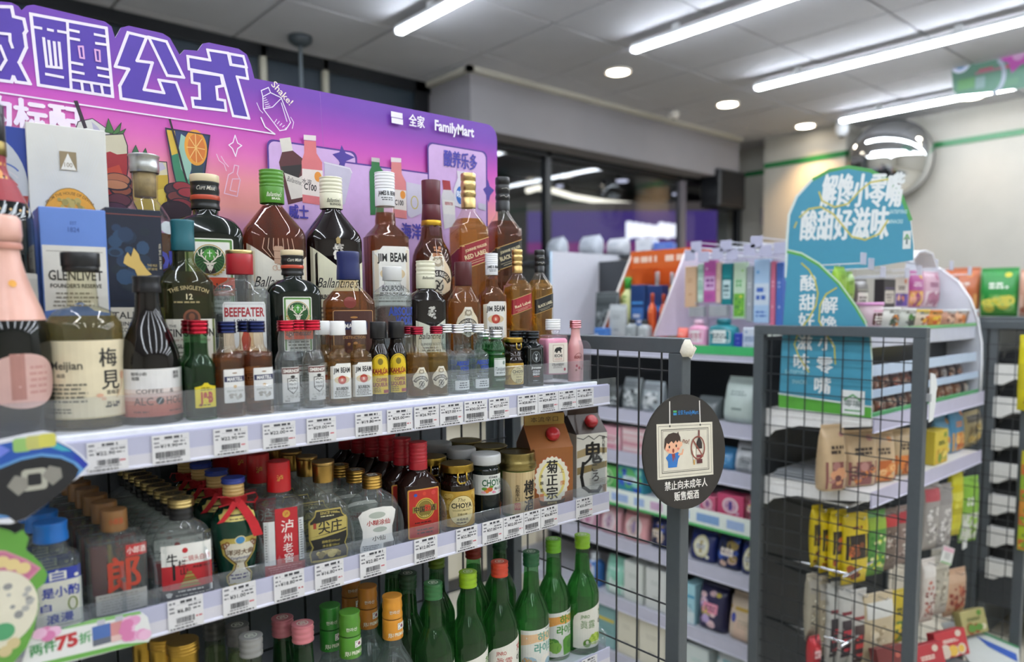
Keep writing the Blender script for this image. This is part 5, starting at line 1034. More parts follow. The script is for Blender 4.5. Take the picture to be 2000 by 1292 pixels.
p = put('grain_spirit_bottle', 'clear spirit bottle with tall red cap and tall red label', 548, YD, Z2, -10, 'clear bottles with tall red caps')
S = sm([(0, 27, 21, 7), (0, 27, 21, 7), (3, 29, 23, 7), (94, 29, 23, 7), (101, 26, 21, 5), (107, 17, 16, 2.6), (111, 13, 13, 2), (118, 12.5, 12.5, 2)])
a = Art(); a.rect(-12, 20, 18, 96, '#b3202a').text('泸', 4, 71, 16, '#eadfd8', .02).text('州', 4, 55, 11, '#eadfd8', .02).text('老', 4, 41, 12, '#eadfd8', .02).text('窖', 5, 27, 12, '#eadfd8', .02).disc(3, 88, 5, 5, '#c99a3a', 18).text('泸', 3, 88, 5, '#b3202a', .02).rect(-22, 34, -13, 54, '#d9b52a').vtext('头曲', -17.5, 49, 6.5, '#b3202a', .03).rect(19, 22, 26, 80, '#c9cccc').small(20, 24, 25, 78, 16, '#7a7a7a', 3).rect(-27, 4, 27, 20, '#a8484a').poly([(-10, 18), (-6, 18), (-5, 26), (-8, 33), (-11, 26)], '#b5565a').small(-24, 6, 24, 18, 4, '#c98a88', 4).rect(-27, 20, -13, 80, '#d5d6d4').small(-26, 24, -23, 76, 14, '#9a9a98', 5)
bottle(p, S, ('glass', '#f9fcfb'), (98, '#f9fcfb'), [(116, 157, 16, '#b8161f', 'plastic', 0, 'cap', 15.6)], [(a, on(S), 7)])
b = Art(); b.text('泸', -2, 136, 8, '#d9a84a', .02); b.emit(lambda u, v, d: (16.3*sin(u/16), -16.3*cos(u/16), v), 4, .05).build('cap_print', 'print', p, .001)
back_row(p, 3, -.004, 0, YD, .07, Z2, 'clear bottles with tall red caps', 'tall red capped bottle behind the red label')
p = put('grain_spirit_bottle', 'clear flask with matt gold cap and black and gold label', 634, YD, Z2, -10, 'clear flasks with matt gold caps')
S = sm([(0, 30, 19, 4), (0, 30, 19, 4), (3, 33, 21, 4), (70, 33, 21, 4), (82, 31, 20, 3.4), (93, 22, 17, 2.8), (100, 14, 13, 2.2), (106, 13, 13, 2), (122, 12, 12, 2)])
a = Art(); a.poly([(-26, 8), (26, 8), (28, 20), (24, 30), (28, 40), (28, 66), (20, 74), (18, 82), (-18, 82), (-20, 74), (-28, 66), (-28, 40), (-24, 30), (-28, 20)], '#a8964a').poly([(-25, 10), (25, 10), (26, 20), (22, 30), (26, 40), (26, 65), (19, 73), (17, 80), (-17, 80), (-19, 73), (-26, 65), (-26, 40), (-22, 30), (-26, 20)], '#24231f')
a.poly([(-26, 44), (26, 52), (26, 70), (-26, 62)], '#b5a45a').text('尖庄', 2, 57, 17, '#1c1b17', .03, w=34).text('SINCE 1911', 0, 77, 4, '#b5a45a', .02, w=24).small(-14, 71, 14, 74, 1, '#d9cf9a', 2).rect(-22, 56, -18, 64, '#9a3a2a').poly([(-26, 40), (-4, 43), (26, 48), (26, 50), (-26, 44)], '#b5a45a').text('酒精度50%vol', 2, 36, 3.6, '#b5a45a', .02, w=26).text('净含量100ml', 2, 30, 3.6, '#b5a45a', .02, w=24).blobs(-22, 12, 22, 24, 22, ['#a8964a', '#c4b268', '#7a6a30'], 3.4, 6).rect(-24, 8, 24, 11, '#b5a45a')
bottle(p, S, ('glass', '#f9fbf6'), (80, '#f9fbf6'), [(118, 146, 14.6, '#a9884a', 'metal', 0, 'cap', 15.4)], [(a, on(S), 8)])
MB().loft([(142, 15.6, 15.6, 2), (147, 15.8, 15.8, 2)], '#b5955a', 28).build('cap_rim', 'metal', p, .001)
back_row(p, 4, -.003, 0, YD, .052, Z2, 'clear flasks with matt gold caps', 'matt gold capped flask behind the black label')
p = put('grain_spirit_bottle', 'clear hip flask with ridged brass cap and white curved label', 728, YD, Z2, -12, 'clear hip flasks with brass caps')
S = sm([(0, 33, 18, 3), (0, 33, 18, 3), (3, 36, 20, 3), (30, 36, 20, 3), (62, 38, 21, 3), (76, 35, 20, 2.8), (86, 24, 17, 2.4), (92, 15, 14, 2), (98, 13, 13, 2), (104, 12.5, 12.5, 2)])
a = Art(); a.poly([(-26, 4), (29, 4), (27, 14), (24, 24), (24, 38), (28, 50), (30, 62), (24, 68), (10, 70), (-10, 69), (-22, 65), (-28, 58), (-25, 46), (-22, 36), (-22, 24), (-26, 12)], WH).disc(0, 58, 13, 5, '#aeb5a8', 18).disc(4, 36, 11, 4, '#aeb5a8', 18).text('小糊涂仙', 2, 47, 7.6, '#a8302c', .04, w=36).text('小仙', 2, 23, 7, '#4a3f34', .04, w=20).rect(-24, 6, 6, 14, '#c9cbc8').small(-23, 6, 6, 14, 3, '#6b6a66', 3).bars(9, 5, 27, 15, 22, '#3a3a3a', 4)
bottle(p, S, ('glass', '#f9fcfb'), (66, '#f9fcfb'), [(96, 115, 14.8, '#b8934a', 'metal', 4, 'cap')], [(a, on(S), 8)])
b = Art(); b.rect(-7, -7, 7, 7, '#c9c4b4').blobs(-6, -6, 6, 6, 16, ['#4a463c'], 1.4, 3); b.emit(lambda u, v, d: (u, v, 115.1+d), None, .05).build('cap_print', 'print', p, .001)
back_row(p, 3, -.004, 0, YD, .05, Z2, 'clear hip flasks with brass caps', 'ridged brass capped flask behind the white curved label')
p = put('herb_spirit_bottle', 'dark bottle with ridged red cap and red and gold label', 818, YD, Z2, -8, 'dark bottles with ridged red caps')
S = sm([(0, 30, 18, 3.6), (0, 30, 18, 3.6), (3, 33, 20, 3.6), (80, 33, 20, 3.6), (92, 30, 19, 3), (104, 18, 16, 2.4), (110, 13, 13, 2), (122, 12.5, 12.5, 2)])
a = Art(); a.rrect(-27, 6, 27, 84, 3, '#c98f3a').rrect(-25, 8, 25, 82, 2.5, '#b3281c').disc(1, 52, 17, 17, '#c9a03a', 30).disc(1, 52, 15.4, 15.4, '#7a6a24', 30).ring(1, 52, 13.6, 13.6, .6, '#d9c46a').rect(-20, 47, 22, 57, '#8a7a2a').text('中国劲酒', 1, 52, 9, '#2a120c', .05, w=36).text('劲', 5, 53, 10, '#c92a1c', .05).text('保健酒', 1, 40.5, 3, '#e0cc7a', .01).disc(0, 76, 3, 3, '#c9402a', 14).disc(16, 76, 4, 3.6, '#c9403a', 14).disc(-15, 75, 3, 2.6, '#2a4a9e', 12).small(-21, 29, 21, 33, 1, '#4a120c', 2).line([(-24, 26), (24, 26)], .5, '#d98a4a').small(-14, 12, 16, 22, 2, '#4a120c', 4)
bottle(p, S, ('gloss', '#200b07'), caps=[(112, 124, 14.6, '#a81f2c', 'plastic', 0, 'capsule'), (124, 155, 14.8, '#b0202e', 'plastic', 5, 'cap')], arts=[(a, on(S), 8)])
back_row(p, 5, -.006, 0, YD, .046, Z2, 'dark bottles with ridged red caps', 'ridged red capped bottle behind the red and gold label')
p = put('cup_liquor', 'round dark jar with gold lid, pull ring and gold plum label', 893, YD, Z2, -20, 'gold lidded jars'); choya_cup(p, 1.04)
back_row(p, 2, -.010, 0, YD, .075, Z2, 'gold lidded jars', 'gold lidded dark jar behind the gold plum label')
def choya_jar(p):
    S = sm([(0, 22, 22, 2), (0, 22, 22, 2), (2, 24.5, 24.5, 2), (88, 24.5, 24.5, 2), (96, 23, 23, 2), (104, 22, 22, 2)])
    a = Art(); a.rect(-38, 50, 38, 84, '#d9dbd5').text('CHOYA', 2, 71, 11, '#1f5a3a', .03, w=40).text('梅の酒', 12, 60, 5, '#2a2a28', .02).disc(-10, 58, 5, 4.6, '#d9782a', 16).disc(-4, 60, 4.4, 4.2, '#c95a2a', 16).disc(-14, 61, 4.6, 2.6, '#4f8a2a', 12).disc(-2, 64, 4, 2, '#4f8a2a', 12).blobs(-22, 52, 28, 57, 10, ['#d98aa0', '#e2b0bc'], 2, 3).text('紀州産梅', 2, 80, 3.6, '#3a3a38', .02).disc(26, 22, 8, 13, '#a8842a', 20).disc(26, 22, 7, 12, '#a82a2a', 20)
    bottle(p, S, ('gloss', '#0d1512'), arts=[(a, on(S), 5)])
    MB().loft([(100, 25, 25, 2), (101, 26, 26, 2), (114, 26, 26, 2), (117, 25, 25, 2), (117.2, 23, 23, 2)], '#c9cbcb', 32).build('lid', 'plastic', p, .001)
p = put('cup_liquor', 'dark jar with white plastic lid and white fruit label', 949, YD+.004, Z2, -12, 'white lidded jars'); choya_jar(p)
back_row(p, 2, -.010, 0, YD, .072, Z2, 'white lidded jars', 'pale lidded jar behind the white fruit label')
p = put('cup_liquor', 'straw coloured cup with brass lid and large black brush characters', 1011, YD, Z2, -14, 'brass lidded cups')
S = sm([(0, 26, 26, 2), (0, 26, 26, 2), (2, 28, 28, 2), (84, 30.5, 30.5, 2)], 2)
a = Art(); g = ramp([(0, '#b99f72'), (.5, '#cdb78a'), (1, '#bfa678')])
for i in range(10): a.rect(-46+i*9.2, 6, -46+(i+1)*9.2+.05, 80, g((i*37 % 10)/10)); a.n -= 1
a.n += 1
for i in range(8): a.line([(-40+i*11, 6), (-38+i*11, 80)], .4, '#a88f62')
a.text('樽', 9, 52, 25, '#1c1712', .04, w=24).text('酒', 9, 24, 24, '#1c1712', .04, w=21).vtext('生酛辛口', -14, 55, 6.5, '#2c241a', .01).rect(-19, 14, -9, 26, '#b5443a').text('印', -14, 20, 8, '#cdb78a', .02)
bottle(p, S, ('gloss', '#5f7a3a'), arts=[(a, on(S), 5)], part='cup')
MB().loft([(82, 32, 32, 2), (84, 33.5, 33.5, 2), (88, 33.5, 33.5, 2), (90, 32, 32, 2), (92, 33, 33, 2), (95, 33, 33, 2), (97, 31.5, 31.5, 2), (109, 31, 31, 2), (111, 31.5, 31.5, 2), (112, 30.5, 30.5, 2), (110, 28, 28, 2)], '#8f8050', 36).build('lid', 'metal', p, .001)
back_row(p, 2, -.010, 0, YD, .075, Z2, 'brass lidded cups', 'brass lidded straw cup behind the brush lettered one')
def sake_carton(p, w, d, hb, hr, side, front, art, sart=None, film=True):
    w /= 2; d /= 2; m = MB()
    m.add([(-w, -d, 0), (w, -d, 0), (w, d, 0), (-w, d, 0), (-w, -d, hb), (w, -d, hb), (w, d, hb), (-w, d, hb)], [(0, 1, 5, 4), (2, 3, 7, 6), (3, 2, 1, 0)], front)
    m.add([(-w, -d, 0), (w, -d, 0), (w, d, 0), (-w, d, 0), (-w, -d, hb), (w, -d, hb), (w, d, hb), (-w, d, hb)], [(1, 2, 6, 5), (3, 0, 4, 7)], side)
    m.build('carton', 'board', p, .001)
    g = MB(); g.add([(-w, -d, hb), (w, -d, hb), (w, 0, hb+hr), (-w, 0, hb+hr), (-w, d, hb), (w, d, hb), (-w*.35, 0, hb+hr*.62), (w*.35, 0, hb+hr*.62)], [(0, 1, 3-1, 3), (5, 4, 3, 2)], front)
    g.add([(-w, -d, hb), (-w, d, hb), (-w, 0, hb+hr)], [(0, 2, 1)], side).add([(w, -d, hb), (w, d, hb), (w, 0, hb+hr)], [(0, 1, 2)], side); g.build('gable', 'board', p, .001)
    MB().box(-w*.97, w*.97, -1.2, 1.2, hb+hr-1, hb+hr+20, front, .5).build('top_seal', 'board', p, .001)
    n = sqrt(d*d+hr*hr); ny, nz = -hr/n, d/n; c = (w*.18, -d*.52, hb+hr*.50)
    b = MB().loft([(0, 11, 11, 2), (2, 13, 13, 2), (9, 13, 13, 2), (13, 11, 11, 2), (15, 6, 6, 2)], '#a81f24', 24); o = b.build('cap', 'plastic', p, .001, loc=(c[0]*.001, c[1]*.001, c[2]*.001)); o.rotation_euler = (math.atan2(-ny, nz), 0, 0)
    art.emit(flat(-d), None, .05).build('carton_print', 'print', p, .001)
    if sart: sart.emit(lambda u, v, q: (-w-q-.2, -u, v), None, .05).build('side_print', 'print', p, .001)
p = put('sake_carton', 'brown gable topped sake carton with round cream label and red cap', 1063, .975, Z2, -22)
a = Art(); P = [(0+(33+1.5*cos(24*t*2*pi/96))*cos(t*2*pi/96), 54+(42+1.5*cos(24*t*2*pi/96))*sin(t*2*pi/96)) for t in range(96)]
a.poly([(x*1.05, 54+(y-54)*1.04) for x, y in P], '#a8502c').poly(P, '#dedac6').disc(0, 54, 26, 34, '#dccd7a', 30).disc(0, 54, 21, 30, '#dedac6', 30).text('菊', 0, 78, 22, '#1c1815', .05, w=21).text('正', 0, 54, 20, '#1c1815', .05, w=21).text('宗', 0, 30, 21, '#1c1815', .05, w=21).text('上', 19, 70, 8, '#8a5a2a', .02).text('撰', 20, 47, 8, '#c9783a', .02).vtext('本醸造', -20, 62, 6, '#3a342a', .01, 2.1).rect(-24, 16, -16, 30, '#c9805a').poly([(-22, 8), (22, 8), (26, 20), (18, 16), (-18, 16), (-26, 20)], '#4a3a1c').text('純米吟醸', 0, 12, 4, '#c9b46a', .01)
s = Art(); s.rect(-34, 8, -8, 34, '#b5963a').small(-32, 10, -10, 32, 7, '#6b4a1c', 2)
sake_carton(p, 82, 76, 112, 38, '#6b3f1c', '#8f5626', a, s)
b = Art(); b.rect(-39, 149, 39, 169, '#a8883c').text('本流辛口', 0, 159, 9, '#4a3416', .01, w=54); b.emit(flat(-1.3), None, .05).build('seal_print', 'print', p, .001)
p = put('sake_carton', 'white and black brush painted sake carton with red cap at the shelf end', 1137, .990, Z2, -14)
a = Art(); a.rect(-34, 0, 34, 120, '#d9d5c8').poly([(-34, 44), (34, 54), (34, 66), (-34, 58)], '#8f7a4a').poly([(-34, 76), (10, 84), (34, 82), (34, 92), (-10, 96), (-34, 90)], '#a8946a')
a.text('鬼', 2, 84, 40, '#17130f', .08, w=40).text('こ', 6, 55, 16, '#17130f', .08).text('ろ', 8, 37, 18, '#17130f', .05).line([(-20, 66), (-24, 40), (-20, 20), (-6, 10), (14, 8), (20, 16)], 7, '#17130f').vtext('峰乃坂信長', 26, 112, 6.5, '#17130f', .01).line([(-34, 116), (-20, 112), (-8, 118), (4, 110), (16, 117), (34, 112)], 1.4, '#2a241c')
for i in range(5): a.line([(-6, 34-i*3), (10, 31-i*3), (34, 33-i*3)], .6, '#3a342a')
a.rect(24, 6, 32, 20, '#8a6a52')
sake_carton(p, 70, 70, 122, 34, '#b9b3a2', '#d9d5c8', a)
for ch in p.children:
    if ch.name.startswith('gable') or ch.name.startswith('top_seal'):
        for d in ch.data.color_attributes['Col'].data: d.color = (*lin('#3a2c22'), 1)
p = put('sake_carton', 'second painted sake carton behind the white and black one', 1118, 1.085, Z2, -10)
a = Art(); a.rect(-34, 0, 34, 130, '#2c211c').text('国産米100', 0, 118, 9, '#b9b2a4', .02, w=60); sake_carton(p, 70, 70, 130, 34, '#241b17', '#2c211c', a)

# ------------------------------------------------------------ lowest visible shelf
YE = .968
def soju(p, gl='#acd6ac', lq='#b2dcb0', capc='#7fae22', lab=None, h=228, tilt=.34, fin='plastic'):
    k = h/228
    S = sm([(0, 29, 29, 2), (0, 29, 29, 2), (3, 32, 32, 2), (102*k, 32.5, 32.5, 2), (122*k, 31, 31, 2), (142*k, 23, 23, 2), (156*k, 16, 16, 2), (160*k, 15.2, 15.2, 2), (170*k, 14.6, 14.6, 2), (206*k, 12.5, 12.5, 2)])
    arts = []
    if lab: arts.append((lab, on(S), 5))
    bottle(p, S, ('glass', gl), (187*k, lq), [(203*k, h, 15, capc, fin, 3, 'cap', 15.4)], arts, 28)
    b = Art(); b.ring(0, 0, 8, 8, 1.2, '#dfe6d8').text('真', 0, 0, 9, '#dfe6d8', .01); b.emit(lambda u, v, d: (u, v, h+.1+d), None, .05).build('cap_print', 'print', p, .001)
    return S
def lab_jinro(c, name, fruit):
    a = Art(); g = '#dedcd0'
    a.poly([(-40, 14), (40, 14), (40, 100), (26, 99), (6, 94), (-16, 88), (-30, 84), (-38, 76), (-40, 66)], g)
    a.text('JINRO', -16, 77, 6.5, c, .02, w=18).text('眞露', -10, 61, 15, c, .0, w=30).text(name[0], 22, 80, 13, c, .06, rot=.2).text(name[1], 20, 62, 12, '#26261f', .05)
    if len(name) > 2: a.text(name[2], 32, 84, 11, c, .05)
    if fruit == 'grape':
        for i, (x, y) in enumerate(((0, 36), (7, 38), (14, 36), (-4, 31), (4, 30), (11, 30), (17, 31), (0, 25), (7, 24), (13, 25))): a.disc(x, y, 5, 5, ('#9ab83a', '#b9cf5a')[i % 2], 14)
        a.disc(-12, 24, 8, 8, '#5f8a35', 16).disc(-12, 26, 3, 4, '#dedcd0', 10)
    elif fruit == 'red': a.disc(12, 32, 11, 10, '#b53a2c', 20).disc(12, 32, 5, 5, '#d9705a', 14).disc(-6, 36, 8, 9, '#6b9a3a', 16).disc(14, 42, 4, 2, '#4f8a2a', 10)
    else: a.disc(6, 32, 11, 9, '#6b9a3a', 18)
    a.small(12, 16, 34, 22, 2, '#8a887a', 3); return a
def lab_hai(bg, c1, c2):
    a = Art(); a.poly([(-40, 8), (40, 8), (40, 98), (-40, 92)], '#d9dad2').poly([(-40, 64), (-10, 72), (40, 70), (40, 84), (0, 88), (-40, 84)], bg).text('하이', 8, 80, 17, c1, .05, w=32, outline=('#e6e6da', .04)).text('라이트', 8, 60, 17, c1, .05, w=44, outline=('#e6e6da', .04)).blobs(-36, 12, -6, 46, 8, c2, 9, 3)
    a.poly([(0, 10), (24, 10), (26, 40), (20, 46), (4, 46), (-2, 40)], '#e2ddd0' if bg != '#d99a4a' else '#5f9a3a').disc(16, 30, 9, 9, c2[0], 16).small(8, 91, 34, 95, 1, '#6b6a60', 3); return a
gS = 'green glass soju bottles on the lower shelf'
s = {}
for key, px, Y, capc, lab, label in (
    ('a', 1137, YE, '#86b52a', lab_jinro('#4f7a2a', '청이포', 'grape'), 'green soju bottle with lime cap and grape label at the end of the lower shelf'),
    ('b', 1081, YE+.020, '#6fae2a', lab_hai('#d99a4a', '#3f8a2a', ['#4f8a35', '#7fae4a']), 'green soju bottle with lime cap and orange and green cartoon label'),
    ('c', 1038, YE-.006, '#1f5a35', lab_hai('#d9b48a', '#5f9a8a', ['#9ab4c0', '#c9a06a']), 'green soju bottle with dark green heart cap and pale blue label'),
    ('d', 977, YE-.008, '#c9452c', lab_jinro('#a8352c', '자이몽', 'red'), 'green soju bottle with orange red cap and red lettered label'),
    ('e', 916, YE-.010, '#8fb51f', lab_jinro('#4f7a2a', '청이포', 'green'), 'green soju bottle with lime cap and green lettered label, third fifth along'.replace(', third fifth along', ' beside the red cap')),
    ('f', 849, YE-.012, '#2f6a3a', lab_jinro('#3f6a3a', '참이슬', 'green'), 'dark green soju bottle with dark ridged cap in the front line')):
    p = put('soju_bottle', label, px, Y, Z3, -8, gS); soju(p, capc=capc, lab=lab); s[key] = p
for key, px, Y, capc, label in (('g', 977, 1.075, '#1f4a30', 'green soju bottle with dark green cap behind the red capped one'), ('h', 926, 1.065, '#8a241c', 'green soju bottle with dark red cap behind the lime capped one'), ('i', 855, 1.07, '#5f7a1a', 'green soju bottle with dull lime cap by the wire back'), ('j', 800, 1.02, '#1f4027', 'dark green soju bottle behind the dark ridged cap'), ('k', 770, 1.10, '#1f4a2a', 'dark green soju bottle deep in the shelf behind the orange caps')):
    p = put('soju_bottle', label, px, Y, Z3, -8, gS); soju(p, '#9ecaa0', '#a4d0a6', capc)
def jeju(p, c, h=228):
    S = sm([(0, 29, 29, 2), (0, 29, 29, 2), (3, 32, 32, 2), (96, 32.5, 32.5, 2), (116, 31, 31, 2), (138, 20, 20, 2), (150, 14.5, 14.5, 2), (170, 13.5, 13.5, 2), (200, 12.5, 12.5, 2)])
    a = Art(); a.text('JEJU PREMIUM', 2, 171, 5.5, '#e6e6d0', .02, w=30); a.rect(2, 178, 17, 188, '#e0dfd8').disc(9.5, 183, 2.6, 2.6, '#a83a3a', 14).disc(9.5, 182, 2.4, 1.5, '#2a3a7a', 12)
    for x, y in ((4.5, 186), (14.5, 186), (4.5, 180), (14.5, 180)): a.line([(x-1, y-.5), (x+1, y+.5)], .8, '#23262a')
    b = Art(); b.text('한라산', -2, 206, 5, '#e6e6d8', .03, w=16)
    bottle(p, S, ('glass', '#f2f8f6'), (150, '#eef6f4'), [(162, 193, 16, c, 'plastic', 0, 'neck_band', 15.4), (195, h, 15.6, c, 'plastic', 2, 'cap', 15.2)], [(a, (lambda u, v, d: (16.4*sin(u/16), -16.4*cos(u/16), v)), 4), (b, (lambda u, v, d: (16*sin(u/15.6), -16*cos(u/15.6), v)), 4)])
gJ = 'clear bottles with coloured neck bands'
for px, Y, c, lb in ((770, .955, '#d9932f', 'clear bottle with orange cap and flag neck band in the front line'), (688, .945, '#4f8a2c', 'clear bottle with green cap and flag neck band in the front line'), (650, .985, '#2f7a2c', 'clear bottle with green cap behind the front green cap'), (722, 1.015, '#b8782a', 'clear bottle with dull orange cap behind the front orange cap'), (690, 1.075, '#a86a24', 'clear bottle with dull orange cap deepest under the shelf edge')):
    p = put('soju_bottle', lb, px, Y, Z3, -10, gJ); jeju(p, c)
gP = 'green bottles with pink caps'
for px, Y, c, lb in ((598, .952, '#c97880', 'green bottle with pink cap in the front line'), (559, .99, '#a8626a', 'green bottle with dusky pink cap behind the front pink cap')):
    p = put('soju_bottle', lb, px, Y, Z3, -8, gP); soju(p, '#94c29e', '#9ac8a4', c)
gG = 'clear bottles with grey caps'
for px, Y, c, lb in ((499, .945, '#8a8a88', 'clear bottle with grey flower cap in the front line'), (473, .99, '#5f5f5e', 'clear bottle with dark grey flower cap behind the front grey cap'), (428, 1.03, '#4a4c4a', 'clear bottle with a dark cap deep under the shelf edge')):
    p = put('soju_bottle', lb, px, Y, Z3, -8, gG); soju(p, '#dfe8d6', '#e2e8d2', c, h=236)
def gold_cap(p, h=256):
    S = sm([(0, 33, 33, 2), (0, 33, 33, 2), (3, 36, 36, 2), (120, 36, 36, 2), (160, 28, 28, 2), (180, 16, 16, 2), (222, 14, 14, 2)])
    bottle(p, S, ('gloss', '#10301f'), caps=[(184, h-14, 18, '#b5923f', 'metal', 0, 'foil', 17.5), (h-14, h, 19.5, '#a8853a', 'metal', 3, 'cap', 19)])
for px, Y, c, lb in ((370, .945, 0, 'gold foil capped bottle in the front line of the lower shelf'), (334, .975, 0, 'gold foil capped bottle behind the front gold cap'), (300, 1.015, 0, 'gold foil capped bottle hidden to its cap by the shelf edge')):
    p = put('liquor_bottle', lb, px, Y, Z3, 0, 'gold foil capped bottles'); gold_cap(p)
p = put('liquor_bottle', 'dark bottle with brown ridged cap below the blossom strip', 190, .99, Z3, 0)
S = sm([(0, 33, 33, 2), (0, 33, 33, 2), (3, 36, 36, 2), (120, 36, 36, 2), (170, 16, 16, 2), (210, 14, 14, 2)])
bottle(p, S, ('gloss', '#1c1512'), caps=[(206, 226, 21, '#5a4632', 'plastic', 3, 'cap')])

# ------------------------------------------------------------ purple header board above the rack
YP = 1.238
po = thing('header_board', 'purple and pink cocktail header board with large outlined characters', 'sign', (0, YP, 0))
def PP(px, py): p = atY(px, py, YP); return (p.x, p.z)
top = [(-25, -4), (0, 3), (22, 5), (36, 12), (42, 20), (52, 11), (66, 9), (205, 42), (218, 52), (225, 74), (236, 54), (252, 50), (318, 65), (332, 74), (351, 107), (360, 97), (386, 99), (396, 85), (408, 83), (466, 95), (482, 106), (490, 126), (497, 153)]
P = [PP(*q) for q in top]; tr = PP(946, 241); rgt = PP(971, 300)[0]; rad = .028
P += [(rgt-rad+rad*sin(k*pi/12), tr[1]-rad+rad*cos(k*pi/12)) for k in range(7)]
zb = 1.40; P += [(rgt, zb), (-.06, zb), (-.06, P[0][1])]
P = P[::-1]
g1 = ramp([(0, '#8f7ac0'), (.24, '#a87cc0'), (.31, '#c48ab4'), (.38, '#e0958f'), (.45, '#e58f96'), (.53, '#d968b0'), (.60, '#bd47ae'), (.66, '#8f37a6'), (.72, '#6a34a2'), (1, '#5a35a0')])
z0b, z1b = zb, 1.98
def pcol(x, y, z):
    return g1((z-z0b)/.58 + .04*(x-.5))
m = MB(); tri = [tuple(t) for t in tessellate_polygon([[Vector((p[0], p[1], 0)) for p in P]])]
m.add([(p[0], .004, p[1]) for p in P], tri, '#d9d4cc')
n = len(P); m.add([(p[0], 0, p[1]) for p in P]+[(p[0], .004, p[1]) for p in P], [(i, (i+1) % n, n+(i+1) % n, n+i) for i in range(n)], '#d5cfd9')
# the printed face in level strips, so the colours run smoothly
def clipz(poly, z, sg):
    out = []
    for i, p in enumerate(poly):
        q = poly[i-1]; a, b = (q[1]-z)*sg, (p[1]-z)*sg
        if (a < 0) != (b < 0): t = a/(a-b); out.append((q[0]+(p[0]-q[0])*t, z))
        if b >= 0: out.append(p)
    return out
for t in tri:
    tp = [P[i] for i in t]
    for k in range(30):
        q = clipz(clipz(tp, 1.38+k*.02, 1), 1.40+k*.02, -1)
        if len(q) > 2: m.add([(a, 0, b) for a, b in q], [tuple(range(len(q)))], pcol)
m.build('board', 'board', po)
A = Art(); D = .0004
def pl(pts, w, c, closed=False): A.line([PP(*q) for q in pts], w, c, closed)
def pp(pts, c): A.poly([PP(*q) for q in pts], c)
def c1(pts): return [(x/4, y/4) for x, y in pts]
IND, WL = '#4b319c', '#e9e0ee'
# the big characters: dark fill, white outline
gong = c1([(1000, 255), (1145, 290), (1070, 475), (1190, 490), (1125, 700), (1280, 725), (1240, 625), (1375, 645), (1455, 850), (945, 770), (935, 670), (1005, 540), (900, 520)])
gong2 = c1([(1160, 290), (1300, 325), (1435, 605), (1305, 590)])
shi = c1([(1465, 440), (1640, 470), (1620, 390), (1780, 415), (1800, 505), (1920, 525), (1935, 615), (1850, 600), (1945, 925), (1820, 905), (1735, 590), (1475, 540)])
shi2 = c1([(1495, 555), (1725, 590), (1740, 670), (1690, 680), (1700, 775), (1755, 785), (1765, 865), (1510, 835), (1500, 765), (1560, 770), (1555, 655), (1500, 645)])
shi3 = c1([(1790, 420), (1900, 440), (1925, 525), (1805, 505)])
xun = c1([(240, 110), (530, 165), (830, 220), (880, 755), (300, 665)])
wei = c1([(-60, 50), (90, 55), (105, 130), (185, 150), (205, 240), (190, 265), (205, 370), (150, 490), (235, 655), (125, 640), (105, 600), (90, 640), (-60, 620)])
for s_ in (gong, gong2, shi, shi2, shi3, xun, wei): pp(s_, IND)
for s_ in (gong, gong2, shi, shi2, shi3, xun, wei): pl(s_, .0042, WL, True)
for q in ([(525, 175), (555, 690)], [(255, 210), (320, 222)], [(375, 232), (410, 240)], [(455, 245), (525, 258)], [(340, 300), (365, 520), (478, 532), (460, 335)], [(380, 322), (400, 512)], [(422, 332), (438, 518)], [(360, 580), (490, 605)],
          [(540, 235), (612, 250)], [(740, 270), (830, 288)], [(545, 300), (615, 313)], [(750, 340), (836, 352)], [(560, 490), (640, 505)], [(760, 530), (852, 546)], [(565, 560), (650, 576)], [(770, 590), (856, 606)], [(565, 625), (866, 672)], [(635, 640), (645, 716)], [(710, 650), (725, 730)], [(788, 660), (803, 742)], [(0, 262), (75, 270), (78, 325), (95, 372)], [(0, 545), (45, 470), (0, 360)]): pl(c1(q), .0036, WL)
for q in ([(612, 365), (645, 365), (655, 458), (625, 452)], [(740, 390), (775, 397), (780, 482), (750, 476)]): pl(c1(q), .0024, '#d9a8d6', True)
pl([(-20, 178), (0, 181), (500, 256), (536, 262), (517, 248), (509, 230)], .0022, WL)
sl = atan(.15)
def ptx(t, px, py, h, c, bold=.03, w=None, rot=0, shear=0): q = PP(px, py); A.text(t, q[0], q[1], h, c, bold, w=w, rot=rot, shear=shear)
ptx('的标配', 62, 231, .046, '#ecdff0', .05, w=.118)
# cocktails, drawn flat
def glass(o, parts):
    pl(o, .0016, '#2a1a30', True)
pp([(146, 256), (152, 238), (180, 232), (206, 250), (215, 262), (196, 270), (150, 268)], '#c9c9c4'); pp([(178, 238), (190, 248), (200, 262), (184, 262)], '#a9a4bb'); pl([(146, 256), (152, 238), (180, 232), (206, 250), (215, 262)], .0012, '#3a2a3a')
pp([(143, 197), (151, 197), (170, 250), (163, 252)], '#2a1c2a')
for q in ([(204, 258), (211, 232), (224, 262)], [(218, 262), (236, 240), (232, 264)], [(222, 264), (245, 252), (236, 268)]): pp(q, '#3f6b35'); pl(q, .0009, '#1f3a22', True)
G = [(200, 264), (240, 262), (248, 285), (249, 330), (243, 370), (228, 400), (205, 402)]
pp(G, '#c4bda4'); pp([(200, 300), (214, 296), (228, 302), (249, 300), (249, 330), (243, 370), (228, 400), (203, 402)], '#97232b'); pp([(206, 330), (232, 322), (240, 344), (226, 362), (208, 356)], '#b5402c'); pl(G, .0014, '#2a1a30')
